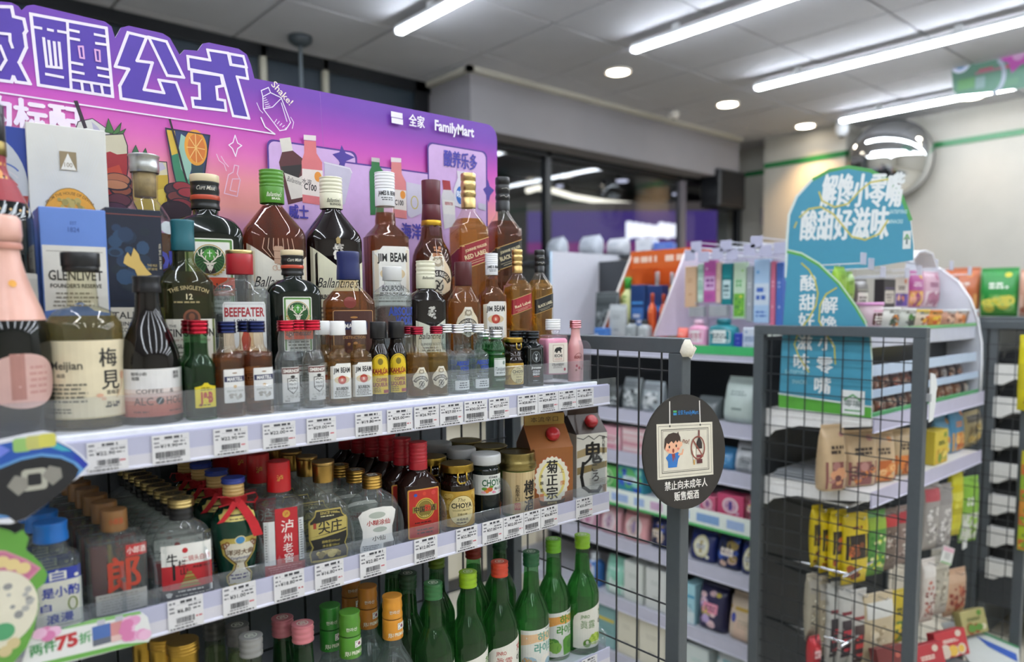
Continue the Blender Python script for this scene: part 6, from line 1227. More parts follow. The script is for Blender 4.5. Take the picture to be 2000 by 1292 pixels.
for x, y, rx, ry, c in ((228, 352, .020, .011, '#a8654a'), (236, 372, .016, .010, '#8a4a38'), (224, 362, .02, .008, '#b57a5a'), (232, 392, .018, .011, '#5f3040'), (222, 410, .022, .012, '#4a2a44')):
    q = PP(x, y); A.disc(q[0], q[1], rx, ry, '#2a1a2c', 18); A.disc(q[0], q[1]+.001, rx*.86, ry*.8, c, 18)
for q in ([(256, 300), (264, 284), (276, 312)], [(270, 312), (283, 290), (292, 316)], [(258, 308), (276, 306), (292, 320)]): pp(q, '#2f5f3f'); pl(q, .0009, '#1f3a22', True)
G = [(256, 312), (324, 317), (328, 352), (326, 396), (312, 422), (272, 420), (258, 392)]
pp(G, '#cfc6a4'); pp([(257, 344), (328, 342), (326, 396), (312, 422), (272, 420), (258, 392)], '#b99a2e'); pp([(300, 372), (324, 368), (318, 408), (304, 410)], '#cfb54a'); pl(G, .0015, '#3a2a3a', True); pp([(298, 320), (316, 318), (323, 330), (308, 336)], '#b5b0c4')
G = [(322, 251), (408, 265), (398, 340), (392, 384), (348, 384), (336, 330)]
pp(G, '#23355f'); pp([(324, 254), (340, 256), (346, 300), (334, 304)], '#c9a83a'); pp([(334, 304), (346, 300), (366, 330), (372, 382), (348, 384), (336, 330)], '#2f7a5a'); pp([(352, 262), (366, 272), (362, 300), (376, 318), (366, 352), (352, 330), (346, 300)], '#8fb5a4'); pp([(372, 320), (396, 318), (392, 384), (374, 384)], '#1f3a44')
q = PP(381, 289); A.disc(q[0], q[1], .0175, .028, '#d9952f', 28); A.disc(q[0]+.001, q[1]-.001, .0135, .022, '#c9702a', 28)
for i in range(8): t = 2*pi*i/8; A.line([q, (q[0]+.0135*cos(t), q[1]-.001+.022*sin(t))], .0014, '#e0b46a')
pl(G, .0018, '#1f1a35', True); pl([(330, 235), (344, 284), (356, 330), (368, 372)], .0032, '#1f1420')
for x, y, rx, ry, c in ((342, 372, .018, .012, '#3a1f2c'), (354, 366, .016, .009, '#8a2430'), (346, 386, .018, .010, '#6b3030'), (368, 378, .02, .009, '#8f2432'), (352, 402, .02, .012, '#7a2430'), (342, 412, .024, .016, '#2a1826')):
    q = PP(x, y); A.disc(q[0], q[1], rx, ry, '#1f1220', 18); A.disc(q[0], q[1]+.001, rx*.84, ry*.78, c, 18)
# doodles
pl([(457, 265), (462, 280), (470, 285), (462, 291), (458, 306), (452, 291), (445, 284), (453, 279)], .0016, WL, True)
pl([(421, 302), (426, 314), (436, 322), (440, 334)], .0013, '#dfb9d0'); pl([(430, 306), (437, 318), (444, 326)], .0013, '#dfb9d0')
pl([(456, 323), (464, 325), (461, 340), (467, 352), (461, 384), (436, 378), (444, 342), (453, 337)], .0015, '#dcb4cc', True); pl([(465, 350), (452, 350), (447, 372), (459, 375)], .0013, '#dcb4cc')
pl([(508, 178), (522, 172), (526, 182), (547, 192), (565, 240), (556, 254), (544, 256), (512, 214), (511, 190)], .0015, WL, True); pl([(511, 190), (526, 182)], .0013, WL); pl([(512, 214), (530, 210), (546, 194)], .0013, WL); pl([(547, 202), (558, 238)], .0013, WL)
for i in range(5): pl([(512+i*1, 194+i*4), (517+i*2, 192+i*4)], .001, WL); pl([(534+i*5, 240+i*3), (538+i*5, 234+i*4)], .001, WL)
pl([(499, 202), (505, 216), (511, 222)], .001, WL); pl([(565, 230), (571, 240), (568, 252)], .001, WL)
ptx('Shake!', 549, 183, .0125, '#e6d9c9', .01, rot=-.72)
# lilac cards
for card, c in ((rr(*PP(527, 330), *PP(527, 330), .0), None),): pass
def card(x0, y0, x1, y1, r=.012):
    a = PP(x0, y1); b = PP(x1, y0); zt = PP(x0, y0)[1]
    A.rrect(a[0]-.003, zb+.002, b[0]+.004, zt+.003, r, '#4b2a86'); A.rrect(a[0], zb+.004, b[0], zt, r, '#c9a6d6')
card(527, 276, 690, 440); card(664, 318, 850, 440); card(836, 281, 945, 440)
pp([(664, 284), (672, 300), (690, 308), (672, 316), (668, 334), (658, 314), (646, 302), (660, 298)], '#43308e'); pp([(949, 350), (953, 364), (962, 372), (954, 382), (951, 396), (945, 380), (940, 370), (947, 364)], '#43308e')
def pb(pts, c): pp(pts, c)
pb([(543, 272), (564, 269), (569, 295), (548, 298)], '#d5cfc6'); pb([(548, 298), (569, 295), (590, 312), (592, 392), (560, 400), (542, 318)], '#4f1f24'); pb([(545, 326), (588, 322), (580, 348), (552, 338)], '#191315'); pb([(552, 338), (580, 348), (592, 340), (592, 385), (566, 390)], '#cfc8c0'); ptx("Ballantine's", 574, 354, .009, '#2a2326', .0, w=.03, rot=-.2, shear=.3)
pb([(590, 264), (614, 266), (614, 276), (590, 274)], '#dcd0d2'); pb([(591, 275), (614, 277), (615, 300), (626, 318), (628, 402), (588, 396), (586, 316), (591, 300)], '#cf6f74'); pb([(587, 330), (627, 334), (628, 386), (587, 380)], '#ddd2cc'); ptx('C100', 603, 366, .011, '#2a2326', .03, w=.024, rot=-.08); ptx('水溶', 596, 355, .008, '#2a2326', .02, rot=-.08); q = PP(618, 346); A.disc(q[0], q[1], .007, .009, '#d98a2f', 16)
pb([(630, 316), (680, 328), (684, 338), (670, 400), (632, 400)], '#bfb9cc'); pl([(630, 318), (680, 330), (684, 338)], .002, '#d9d4de')
pb([(722, 310), (738, 312), (738, 326), (746, 336), (746, 420), (720, 420), (718, 336), (722, 326)], '#1f6a35'); pb([(722, 308), (738, 310), (738, 318), (722, 316)], '#b9b4b0')
pb([(760, 308), (780, 310), (780, 318), (760, 317)], '#dccfd0'); pb([(761, 317), (780, 319), (781, 340), (789, 356), (791, 428), (764, 424), (760, 350)], '#cf7a7c'); pb([(763, 370), (790, 373), (791, 412), (764, 408)], '#dcd2cc'); ptx('C100', 776, 396, .010, '#2a2326', .03, w=.02); q = PP(783, 381); A.disc(q[0], q[1], .006, .008, '#d98a2f', 16)
pb([(790, 356), (820, 362), (822, 416), (800, 426), (792, 420)], '#c4bed0'); q = PP(806, 396); A.ring(q[0], q[1], .009, .013, .002, '#b9a83a', 18)
pb([(860, 352), (875, 354), (877, 372), (862, 371)], '#9e2a32'); pb([(862, 371), (877, 372), (884, 382), (886, 440), (864, 448), (858, 384)], '#d0ccd0'); pb([(861, 390), (884, 393), (885, 420), (863, 418)], '#dcd9d6'); ptx('BEEFEATER', 873, 398, .006, '#a3282f', .03, w=.02)
pb([(888, 334), (904, 336), (904, 350), (890, 348)], '#d2c9d6'); pb([(890, 348), (904, 350), (906, 410), (884, 402), (882, 370)], '#d5cfdb'); q = PP(895, 382); A.disc(q[0], q[1], .011, .018, '#2a62b0', 22); ptx('味', 894, 380, .014, '#e6e9f2', .05); pb([(930, 396), (945, 400), (945, 412), (930, 408)], '#bdb8cc')
ptx('酸养乐多', 896, 314, .030, '#4038a0', .06, w=.084); ptx('威士', 580, 414, .022, '#4038a0', .05, w=.036); ptx('海洋', 800, 452, .028, '#4038a0', .05, w=.045)
# shop logo
for y in (226.5, 238.5): pass
q = PP(771, 226); A.rect(q[0]-.0128, q[1]-.0050, q[0]+.0128, q[1]+.0052, '#ebe6ee'); q = PP(772, 238); A.rect(q[0]-.0128, q[1]-.0050, q[0]+.0128, q[1]+.0050, '#ebe6ee')
ptx('全家', 810, 238, .021, '#ebe6ee', .04, w=.036); ptx('FamilyMart', 884, 252, .0205, '#ebe6ee', .03, w=.099)
pl([(621, 182), (628, 290)], .0006, '#8a5aa8')
A.emit(lambda u, v, d: (u, -.0002-d, v), None, .00004).build('board_print', 'print', po)
for x in (.12, .9): MB().box(x, x+.02, .004, .012, 1.33, 1.7, '#55585c', .001).build('support', 'steel', po)

# ------------------------------------------------------------ price tags
def tagart(k, price, seed, style):
    a = Art(); w, h = 18., 17.
    a.rect(-w, -h, w, h, '#d6d5d6')
    a.small(-w+1.5, h-6, -w+8, h-1, 1, '#6b6a70', seed).small(-w+11, h-6, w-4, h-1, 1, '#3a3a40', seed+1, .6).line([(-w+9, h-6.2), (w-2, h-6.2)], .35, '#8a8a90').small(-w+1.5, h-11, -w+8, h-7, 1, '#6b6a70', seed+2).small(2, h-11, w-2, h-7, 1, '#5a5a60', seed+3)
    a.text(price, -2, h-13.2, 4.4, '#2c2c32', .02).small(7, h-15, w-1.5, h-11.5, 1, '#4a4a50', seed+4).small(-w+1.5, h-15.5, -w+7, h-11.5, 1, '#6b6a70', seed+5)
    if style: a.bars(-w+3, -h+6.5, w-5, -h+14, 34, '#2a2a2e', seed)
    else: a.bars(-w+8, -h+7, w-9, -h+13.5, 24, '#3a3a40', seed).small(w-8, -h+9, w-1, -h+13, 1, '#c46a72', seed)
    a.small(-w+5, -h+4, w-6, -h+6.5, 1, '#55555c', seed+6).small(-w+1, -h+.4, w-1, -h+3.2, 1, '#4a4a52', seed+7, .6)
    return a
def price_tag(pa, pb, zc, hh, what, price, style=0, seed=1):
    x0, x1 = shelf_x(pa, .909, zc), shelf_x(pb, .909, zc)
    t = thing('price_tag', 'white price tag '+what, 'price tag', ((x0+x1)/2, .9085, zc), 0, 'white price tags on the shelf edges')
    MB().box(-(x1-x0)/2, (x1-x0)/2, 0, .0012, -hh/2, hh/2, '#d6d5d6').build('card', 'paper', t)
    kx, ky = (x1-x0)/36, hh/34
    tagart(1, price, seed, style).emit(lambda u, v, d: (u*kx, -.00012-d, v*ky), None, .00003).build('tag_print', 'print', t)
tg = [(170, 250, 'under the plum wine bottle', '22.90', 0), (297, 370, 'under the coffee liquor bottle', '19.90', 1), (417, 484, 'under the first navy capped cognac miniature', '22.90', 0), (513, 577, 'under the clear vodka miniatures', '22.00', 0), (599, 656, 'under the first bourbon miniature', '29.00', 0), (694, 746, 'under the coffee liqueur miniatures', '19.80', 1),
      (756, 805, 'under the gap beside the crest miniatures', '25.00', 0), (809, 857, 'under the second crest miniature', '26.90', 0), (859, 904, 'under the first silver capped vodka miniature', '27.00', 0), (907, 951, 'under the second silver capped vodka miniature', '30.00', 1), (955, 994, 'under the green gin miniature', '27.00', 0), (1011, 1050, 'under the grey stag miniature', '28.80', 1), (1051, 1090, 'under the bear label bottle', '29.80', 0), (1091, 1125, 'between the bear label and the slim pink bottle', '17.80', 0), (1126, 1159, 'at the end of the top shelf edge', '16.80', 1)]
for i, (a, b, w, pr, st) in enumerate(tg): price_tag(a, b, 1.2885, .033, w, '¥'+pr, st, i*9+1)
tg = [(328, 397, 'under the pagoda label flask', '6.80', 0), (435, 500, 'under the ribboned green bottle', '31.00', 0), (535, 594, 'under the tall red label bottle', '18.80', 0), (615, 671, 'under the black and gold label flask', '16.80', 0), (703, 754, 'under the white curved label hip flask', '22.80', 0), (809, 854, 'under the red and gold herb spirit label', '12.80', 1), (891, 932, 'under the gold plum label jar', '32.80', 0), (942, 982, 'under the white lidded jar', '37.80', 0), (983, 1022, 'under the brush lettered straw cup', '32.00', 0), (1023, 1055, 'under the brown sake carton, first of two', '30.80', 1), (1056, 1089, 'under the brown sake carton, second of two', '36.80', 0), (1125, 1157, 'under the painted sake carton', '35.80', 0)]
for i, (a, b, w, pr, st) in enumerate(tg): price_tag(a, b, 1.0870, .037, w, '¥'+pr, st, i*9+201)
price_tag(1136, 1166, .783, .032, 'on the lower shelf edge under the grape soju bottle', '¥15.80', 0, 333)

# ------------------------------------------------------------ shelf talkers at the near end
YT = .885
def TP(px, py, Y=YT): p = atY(px, py, Y); return (p.x, p.z)
t = thing('shelf_talker', 'round green shelf talker with pink banner at the near end', 'sign', (0, YT, 0))
c = TP(8, 1166); rx = .047
out = [(c[0]+(rx*(1+.0)+.004*(1 if abs(((k*15+360) % 360)-75) < 20 else 0))*cos(radians(k*15)), c[1]+.088*sin(radians(k*15))) for k in range(24)]
g = [(-40, 1040), (0, 1030), (20, 1036), (30, 1042), (45, 1034), (56, 1050), (50, 1072), (78, 1096), (93, 1120), (88, 1136), (72, 1150), (76, 1180), (66, 1230), (52, 1262), (20, 1300), (-40, 1310)]
MB().prism([TP(*q) for q in g][::-1], -.0015, .0015, '#5f9a3f').build('card', 'board', t)
a = Art(); a.poly([TP(*q) for q in ((-30, 1072), (10, 1074), (50, 1090), (80, 1108), (50, 1138), (20, 1124), (-30, 1120))], '#c9849a'); a.poly([TP(*q) for q in ((-30, 1076), (10, 1078), (48, 1094), (74, 1109), (49, 1132), (20, 1118), (-30, 1115))], '#b96a8a')
for x, y in ((3, 1096), (24, 1101), (45, 1108)): q = TP(x, y); a.disc(q[0], q[1], .0065, .006, '#d9c48a', 14)
q = TP(-8, 1190); a.disc(q[0], q[1], .036, .040, '#d9d4c0', 36)
a.blobs(q[0]-.01, q[1]-.02, q[0]+.034, q[1]+.032, 14, ['#8a8a8a', '#a8a8a4'], .003, 3); q = TP(6, 1232); a.disc(q[0], q[1], .010, .009, '#4f9a6a', 18)
for x, y in ((26, 1254), (10, 1270)): q = TP(x, y); a.disc(q[0], q[1], .006, .006, '#c9b98a', 12)
a.emit(lambda u, v, d: (u, -.0017-d, v), None, .00004).build('card_print', 'print', t)
MB().box(-.004, .004, .0015, .035, -.006, .006, '#c9ccd0', .001).build('clip', 'plastic', t, loc=TP(10, 1210)[:1]+(0, TP(10, 1210)[1]))
t = thing('shelf_talker', 'white strip shelf talker with pink blossoms and a red 75', 'sign', (0, YT+.008, 0))
g = [(40, 1262), (52, 1268), (288, 1208), (296, 1228), (294, 1252), (62, 1305), (30, 1310)]
g = [(58, 1240), (278, 1196), (288, 1204), (296, 1240), (290, 1252), (62, 1310), (36, 1312), (44, 1290)]
MB().prism([TP(x, y, YT+.008) for x, y in g][::-1], -.0012, .0012, '#dfe0de').build('card', 'board', t)
a = Art(); S2 = lambda x, y: TP(x, y, YT+.008)
a.poly([S2(*q) for q in ((100, 1232), (276, 1197), (272, 1192), (180, 1208))], '#7fb36a'); a.poly([S2(*q) for q in ((80, 1302), (290, 1252), (236, 1256), (80, 1292))], '#6aa84f')
rot = -.0
def tt(s_, px, py, h, c, w=None): q = S2(px, py); a.text(s_, q[0], q[1], h, c, .05, w=w, rot=.03)
tt('两件', 84, 1264, .012, '#3f8a4f', .024); tt('75', 130, 1250, .0145, '#b5343a', .021); tt('折', 166, 1243, .011, '#5fa06a')
for x, y, c in ((198, 1236, '#4a6aa8'), (233, 1228, '#c98a8a')):
    q = S2(x, y); a.rect(q[0]-.009, q[1]-.012, q[0]+.009, q[1]+.010, c); a.rect(q[0]-.004, q[1]+.010, q[0]+.004, q[1]+.016, '#b9b9c4'); a.rect(q[0]-.009, q[1]-.012, q[0]+.009, q[1]-.005, '#5f6470' if c[1] == '4' else '#d9b9b4')
rnd = random.Random(4)
for (x, y, n) in ((262, 1225, 10), (90, 1236, 5)):
    for i in range(n): q = S2(x+rnd.uniform(-22, 22), y+rnd.uniform(-18, 18) if n > 6 else y+rnd.uniform(-5, 5)); a.disc(q[0], q[1], .007, .006, rnd.choice(('#d99ac0', '#e2b4d0', '#cf7aa8')), 10)
a.emit(lambda u, v, d: (u, -.0014-d, v), None, .00004).build('card_print', 'print', t)
MB().box(-.02, .02, .0012, .02, -.004, .004, '#c9ccd0', .001).build('clip', 'plastic', t, loc=(S2(170, 1250)[0], 0, S2(170, 1250)[1]))
t = thing('shelf_talker', 'dark round shelf talker with holographic blue rim by the top shelf edge', 'sign', (0, YT-.01, 0))
S3 = lambda x, y: TP(x, y, YT-.01)
g = [(-60, 872), (-30, 866), (0, 858), (28, 852), (50, 847), (84, 841), (104, 844), (114, 858), (140, 872), (160, 888), (176, 905), (166, 920), (150, 934), (140, 940), (120, 960), (90, 984), (50, 1012), (20, 1022), (-60, 1020)]
MB().prism([S3(*q) for q in g][::-1], -.0015, .0015, '#d9dbe2').build('card', 'board', t)
a = Art(); a.poly([S3(*q) for q in ((-60, 880), (0, 866), (50, 856), (104, 858), (136, 874), (156, 890), (172, 906), (150, 930), (120, 956), (90, 980), (48, 1008), (-60, 1016))], '#1f4fa0'); a.poly([S3(*q) for q in ((60, 862), (110, 864), (140, 880), (120, 880), (90, 870))], '#3fa0b0'); a.poly([S3(*q) for q in ((140, 884), (160, 896), (172, 906), (160, 914), (148, 900))], '#2438a0'); a.poly([S3(*q) for q in ((-40, 880), (0, 868), (20, 878), (0, 892), (-40, 900))], '#6a7ad0')
a.poly([S3(*q) for q in ((-60, 916), (0, 908), (40, 892), (80, 884), (120, 888), (150, 902), (164, 916), (146, 930), (120, 956), (90, 980), (48, 1006), (-60, 1014))], '#5a8fc4'); a.poly([S3(*q) for q in ((-60, 922), (0, 914), (40, 898), (80, 890), (118, 894), (142, 904), (154, 916), (146, 934), (121, 959), (91, 983), (50, 1011), (30, 1018), (14, 1006), (-60, 994))], '#1b1c20')
for x, y, c in ((42, 868, '#8fb86a'), (67, 863, '#b9b86a'), (92, 859, '#c9c45a')): q = S3(x, y); a.rrect(q[0]-.0075, q[1]-.007, q[0]+.0075, q[1]+.007, .003, c)
q = S3(67, 935); a.rrect(q[0]-.011, q[1]-.011, q[0]+.011, q[1]+.011, .004, '#a9a79a'); a.rrect(q[0]-.006, q[1]-.006, q[0]+.006, q[1]+.006, .002, '#1b1c20')
for x, y in ((34, 946), (101, 926)): q = S3(x, y); a.poly([(q[0]-.009, q[1]), (q[0]-.002, q[1]+.010), (q[0]+.008, q[1]+.006), (q[0]+.009, q[1]-.004), (q[0], q[1]-.011)], '#85827a')
a.emit(lambda u, v, d: (u, -.0017-d, v), None, .00004).build('card_print', 'print', t)
MB().box(-.006, .006, .0015, .032, -.006, .006, '#c9ccd0', .001).build('clip', 'plastic', t, loc=(S3(100, 880)[0], 0, S3(100, 880)[1]))

# ------------------------------------------------------------ packs and snacks
def design(w, h, style, cols, seed=1):
    """a printed pack face w x h mm, centred, bottom at 0"""
    a = Art(); rnd = random.Random(seed); x = w/2; c = list(cols)+[cols[-1]]*3
    if style == 'oval': a.disc(0, h*.5, x*.62, h*.36, c[0], 28).disc(0, h*.5, x*.5, h*.29, c[1], 28).rect(-x*.12, h*.3, x*.12, h*.7, c[2]).small(-x*.4, h*.42, x*.4, h*.58, 2, c[3], seed).disc(x*.55, h*.2, x*.14, x*.14, c[1], 14)
    elif style == 'band': a.rect(-x*.98, h*.28, x*.98, h*.62, c[0]).small(-x*.7, h*.34, x*.7, h*.58, 2, c[1], seed, .6).disc(-x*.5, h*.8, x*.2, x*.2, c[2], 16).small(-x*.8, h*.08, x*.8, h*.2, 2, c[1], seed+3)
    elif style == 'label': a.rrect(-x*.8, h*.15, x*.8, h*.6, x*.12, c[0]).small(-x*.65, h*.3, x*.65, h*.5, 2, c[1], seed, .6).small(-x*.5, h*.2, x*.5, h*.28, 1, c[1], seed+1).rect(-x*.8, h*.66, x*.8, h*.7, c[2])
    elif style == 'photo': a.rect(-x*.92, h*.04, x*.92, h*.45, c[0]).blobs(-x*.85, h*.06, x*.85, h*.44, 12, c[1:4], x*.26, seed).small(-x*.6, h*.56, x*.6, h*.7, 2, c[-1], seed, .7).disc(x*.5, h*.85, x*.2, x*.16, c[1], 14)
    elif style == 'flower': a.blobs(-x*.9, h*.06, x*.9, h*.94, 20, c[:4], x*.3, seed).rrect(-x*.55, h*.4, x*.55, h*.62, x*.1, c[4]).small(-x*.4, h*.45, x*.4, h*.57, 2, c[5], seed)
    elif style == 'stripe':
        for i in range(4): a.rect(-x*.96, h*(.1+.22*i), x*.96, h*(.2+.22*i), c[i % len(cols)])
        a.small(-x*.6, h*.4, x*.6, h*.6, 2, c[-1], seed, .7)
    elif style == 'goods': a.blobs(-x*.8, h*.08, x*.8, h*.66, 34, c[:3], x*.16, seed).rect(-x*.9, h*.72, x*.9, h*.9, c[3]).small(-x*.7, h*.76, x*.7, h*.86, 1, c[-1], seed, .6)
    elif style == 'plain': a.small(-x*.5, h*.6, x*.5, h*.72, 2, c[0], seed).rect(-x*.3, h*.3, x*.3, h*.34, c[0])
    elif style == 'chips': a.rect(-x*.94, h*.36, x*.94, h*.70, '#241a14').blobs(-x*.8, h*.38, x*.85, h*.62, 9, c[1:3], x*.24, seed).blobs(-x*.85, h*.05, x*.85, h*.30, 8, ['#7a3a22', '#a8562f', '#5f2a1f'], x*.26, seed+1).small(-x*.5, h*.76, x*.5, h*.84, 1, '#8a3f1f', seed)
    elif style == 'corner': a.poly([(-x*.97, h*.02), (x*.97, h*.02), (x*.97, h*.3), (-x*.97, h*.55)], c[0]).rect(-x*.97, h*.66, x*.97, h*.73, c[1]).disc(-x*.5, h*.5, x*.2, h*.1, c[2], 18).small(-x*.2, h*.3, x*.7, h*.5, 3, c[3], seed)
    return a
def pack(name, label, cat, loc, rz, w, h, d, shape, col, style=None, cols=(), fin=None, group=None, seed=1, tilt=0):
    """w wide, h high, d deep in metres; the printed face looks along local -y"""
    t = thing(name, label, cat, loc, rz, group)
    if tilt: t.rotation_euler = (tilt, 0, rz)
    w, h, d = w*1000, h*1000, d*1000; m = MB(); a = design(w*.96, h, style, cols, seed) if style else None; fn = None; st = None
    if shape == 'box':
        m.box(-w/2, w/2, -d/2, d/2, 0, h, col, min(2.5, d*.05)); fn = lambda u, v, q: (u, -d/2-q-.3, v)
    elif shape in ('pouch', 'bag'):
        S = [(0, w*.47, d*.30, 4), (h*.03, w*.49, d*.42, 4), (h*.18, w*.5, d*.5, 3.4), (h*.5, w*.49, d*.46, 3.2), (h*.8, w*.485, d*.28, 3.6), (h*.92, w*.49, d*.09, 5), (h*.93, w*.49, 1.2, 6), (h, w*.49, 1., 6)] if shape == 'pouch' else \
            [(0, w*.49, 1.0, 6), (h*.06, w*.49, 1.2, 6), (h*.07, w*.485, d*.1, 5), (h*.2, w*.49, d*.38, 3.4), (h*.5, w*.5, d*.5, 3), (h*.8, w*.49, d*.38, 3.4), (h*.93, w*.485, d*.1, 5), (h*.94, w*.49, 1.2, 6), (h, w*.49, 1., 6)]
        m.loft(S, col, 22); fn = on(S, 0, .5); st = w/5
    elif shape == 'bottle':
        S = sm([(0, w*.46, d*.46, 3), (0, w*.46, d*.46, 3), (h*.03, w*.5, d*.5, 3), (h*.6, w*.5, d*.5, 3), (h*.72, w*.42, d*.44, 2.6), (h*.8, w*.2, w*.2, 2), (h*.84, w*.2, w*.2, 2)]); m.loft(S, col, 24); fn = on(S, 0, .4); st = w/5
        MB().loft([(h*.82, w*.24, w*.24, 2), (h*.98, w*.23, w*.23, 2), (h, w*.2, w*.2, 2)], cols[-1] if cols else '#ddd', 16).build('cap', 'plastic', t, .001)
    elif shape == 'tube':
        S = [(0, w*.34, w*.34, 2), (h*.1, w*.34, w*.34, 2), (h*.12, w*.5, d*.5, 2.2), (h*.6, w*.5, d*.36, 2.6), (h, w*.5, 1.5, 4)]; m.loft(S, col, 20); fn = on(S, 0, .4); st = w/5
        MB().loft([(-.5, w*.36, w*.36, 2), (h*.1, w*.37, w*.37, 2), (h*.11, w*.3, w*.3, 2)], cols[-1] if cols else '#ddd', 16).build('cap', 'plastic', t, .001)
    elif shape == 'cup':
        S = [(0, w*.4, w*.4, 2), (h*.9, w*.48, w*.48, 2)]; m.loft(S, col, 22); fn = on(S, 0, .4); st = w/6
        MB().loft([(h*.88, w*.5, w*.5, 2), (h, w*.5, w*.5, 2), (h, w*.44, w*.44, 2)], cols[-1] if cols else '#eee', 22).build('lid', 'plastic', t, .001)
    bo = m.build({'box': 'carton', 'pouch': 'pouch', 'bag': 'bag', 'bottle': 'bottle', 'tube': 'tube', 'cup': 'cup'}[shape], fin or ('board' if shape == 'box' else 'plastic' if shape in ('bottle', 'cup', 'tube') else 'pack'), t, .001)
    if a: a.emit(fn, st, .08).build('pack_print', 'print', bo, .001)
    if shape in ('pouch', 'bag'):
        MB().box(-w*.48, w*.48, -1.6, 1.6, h*.955, h*.985, col).build('seal', 'plastic', t, .001)
    return t
def hx(px0, px1, py, X=XH+.03):                          # place on a plane that faces the camera's side: y range and height
    a, b = atX(px0, py, X), atX(px1, py, X); return (a.y+b.y)/2, abs(a.y-b.y), (a.z+b.z)/2
NAVY, PINK, LPINK, TEAL, GRY = '#1f2c66', '#c4567c', '#d9a9b0', '#1f7f8c', '#b9bdbc'
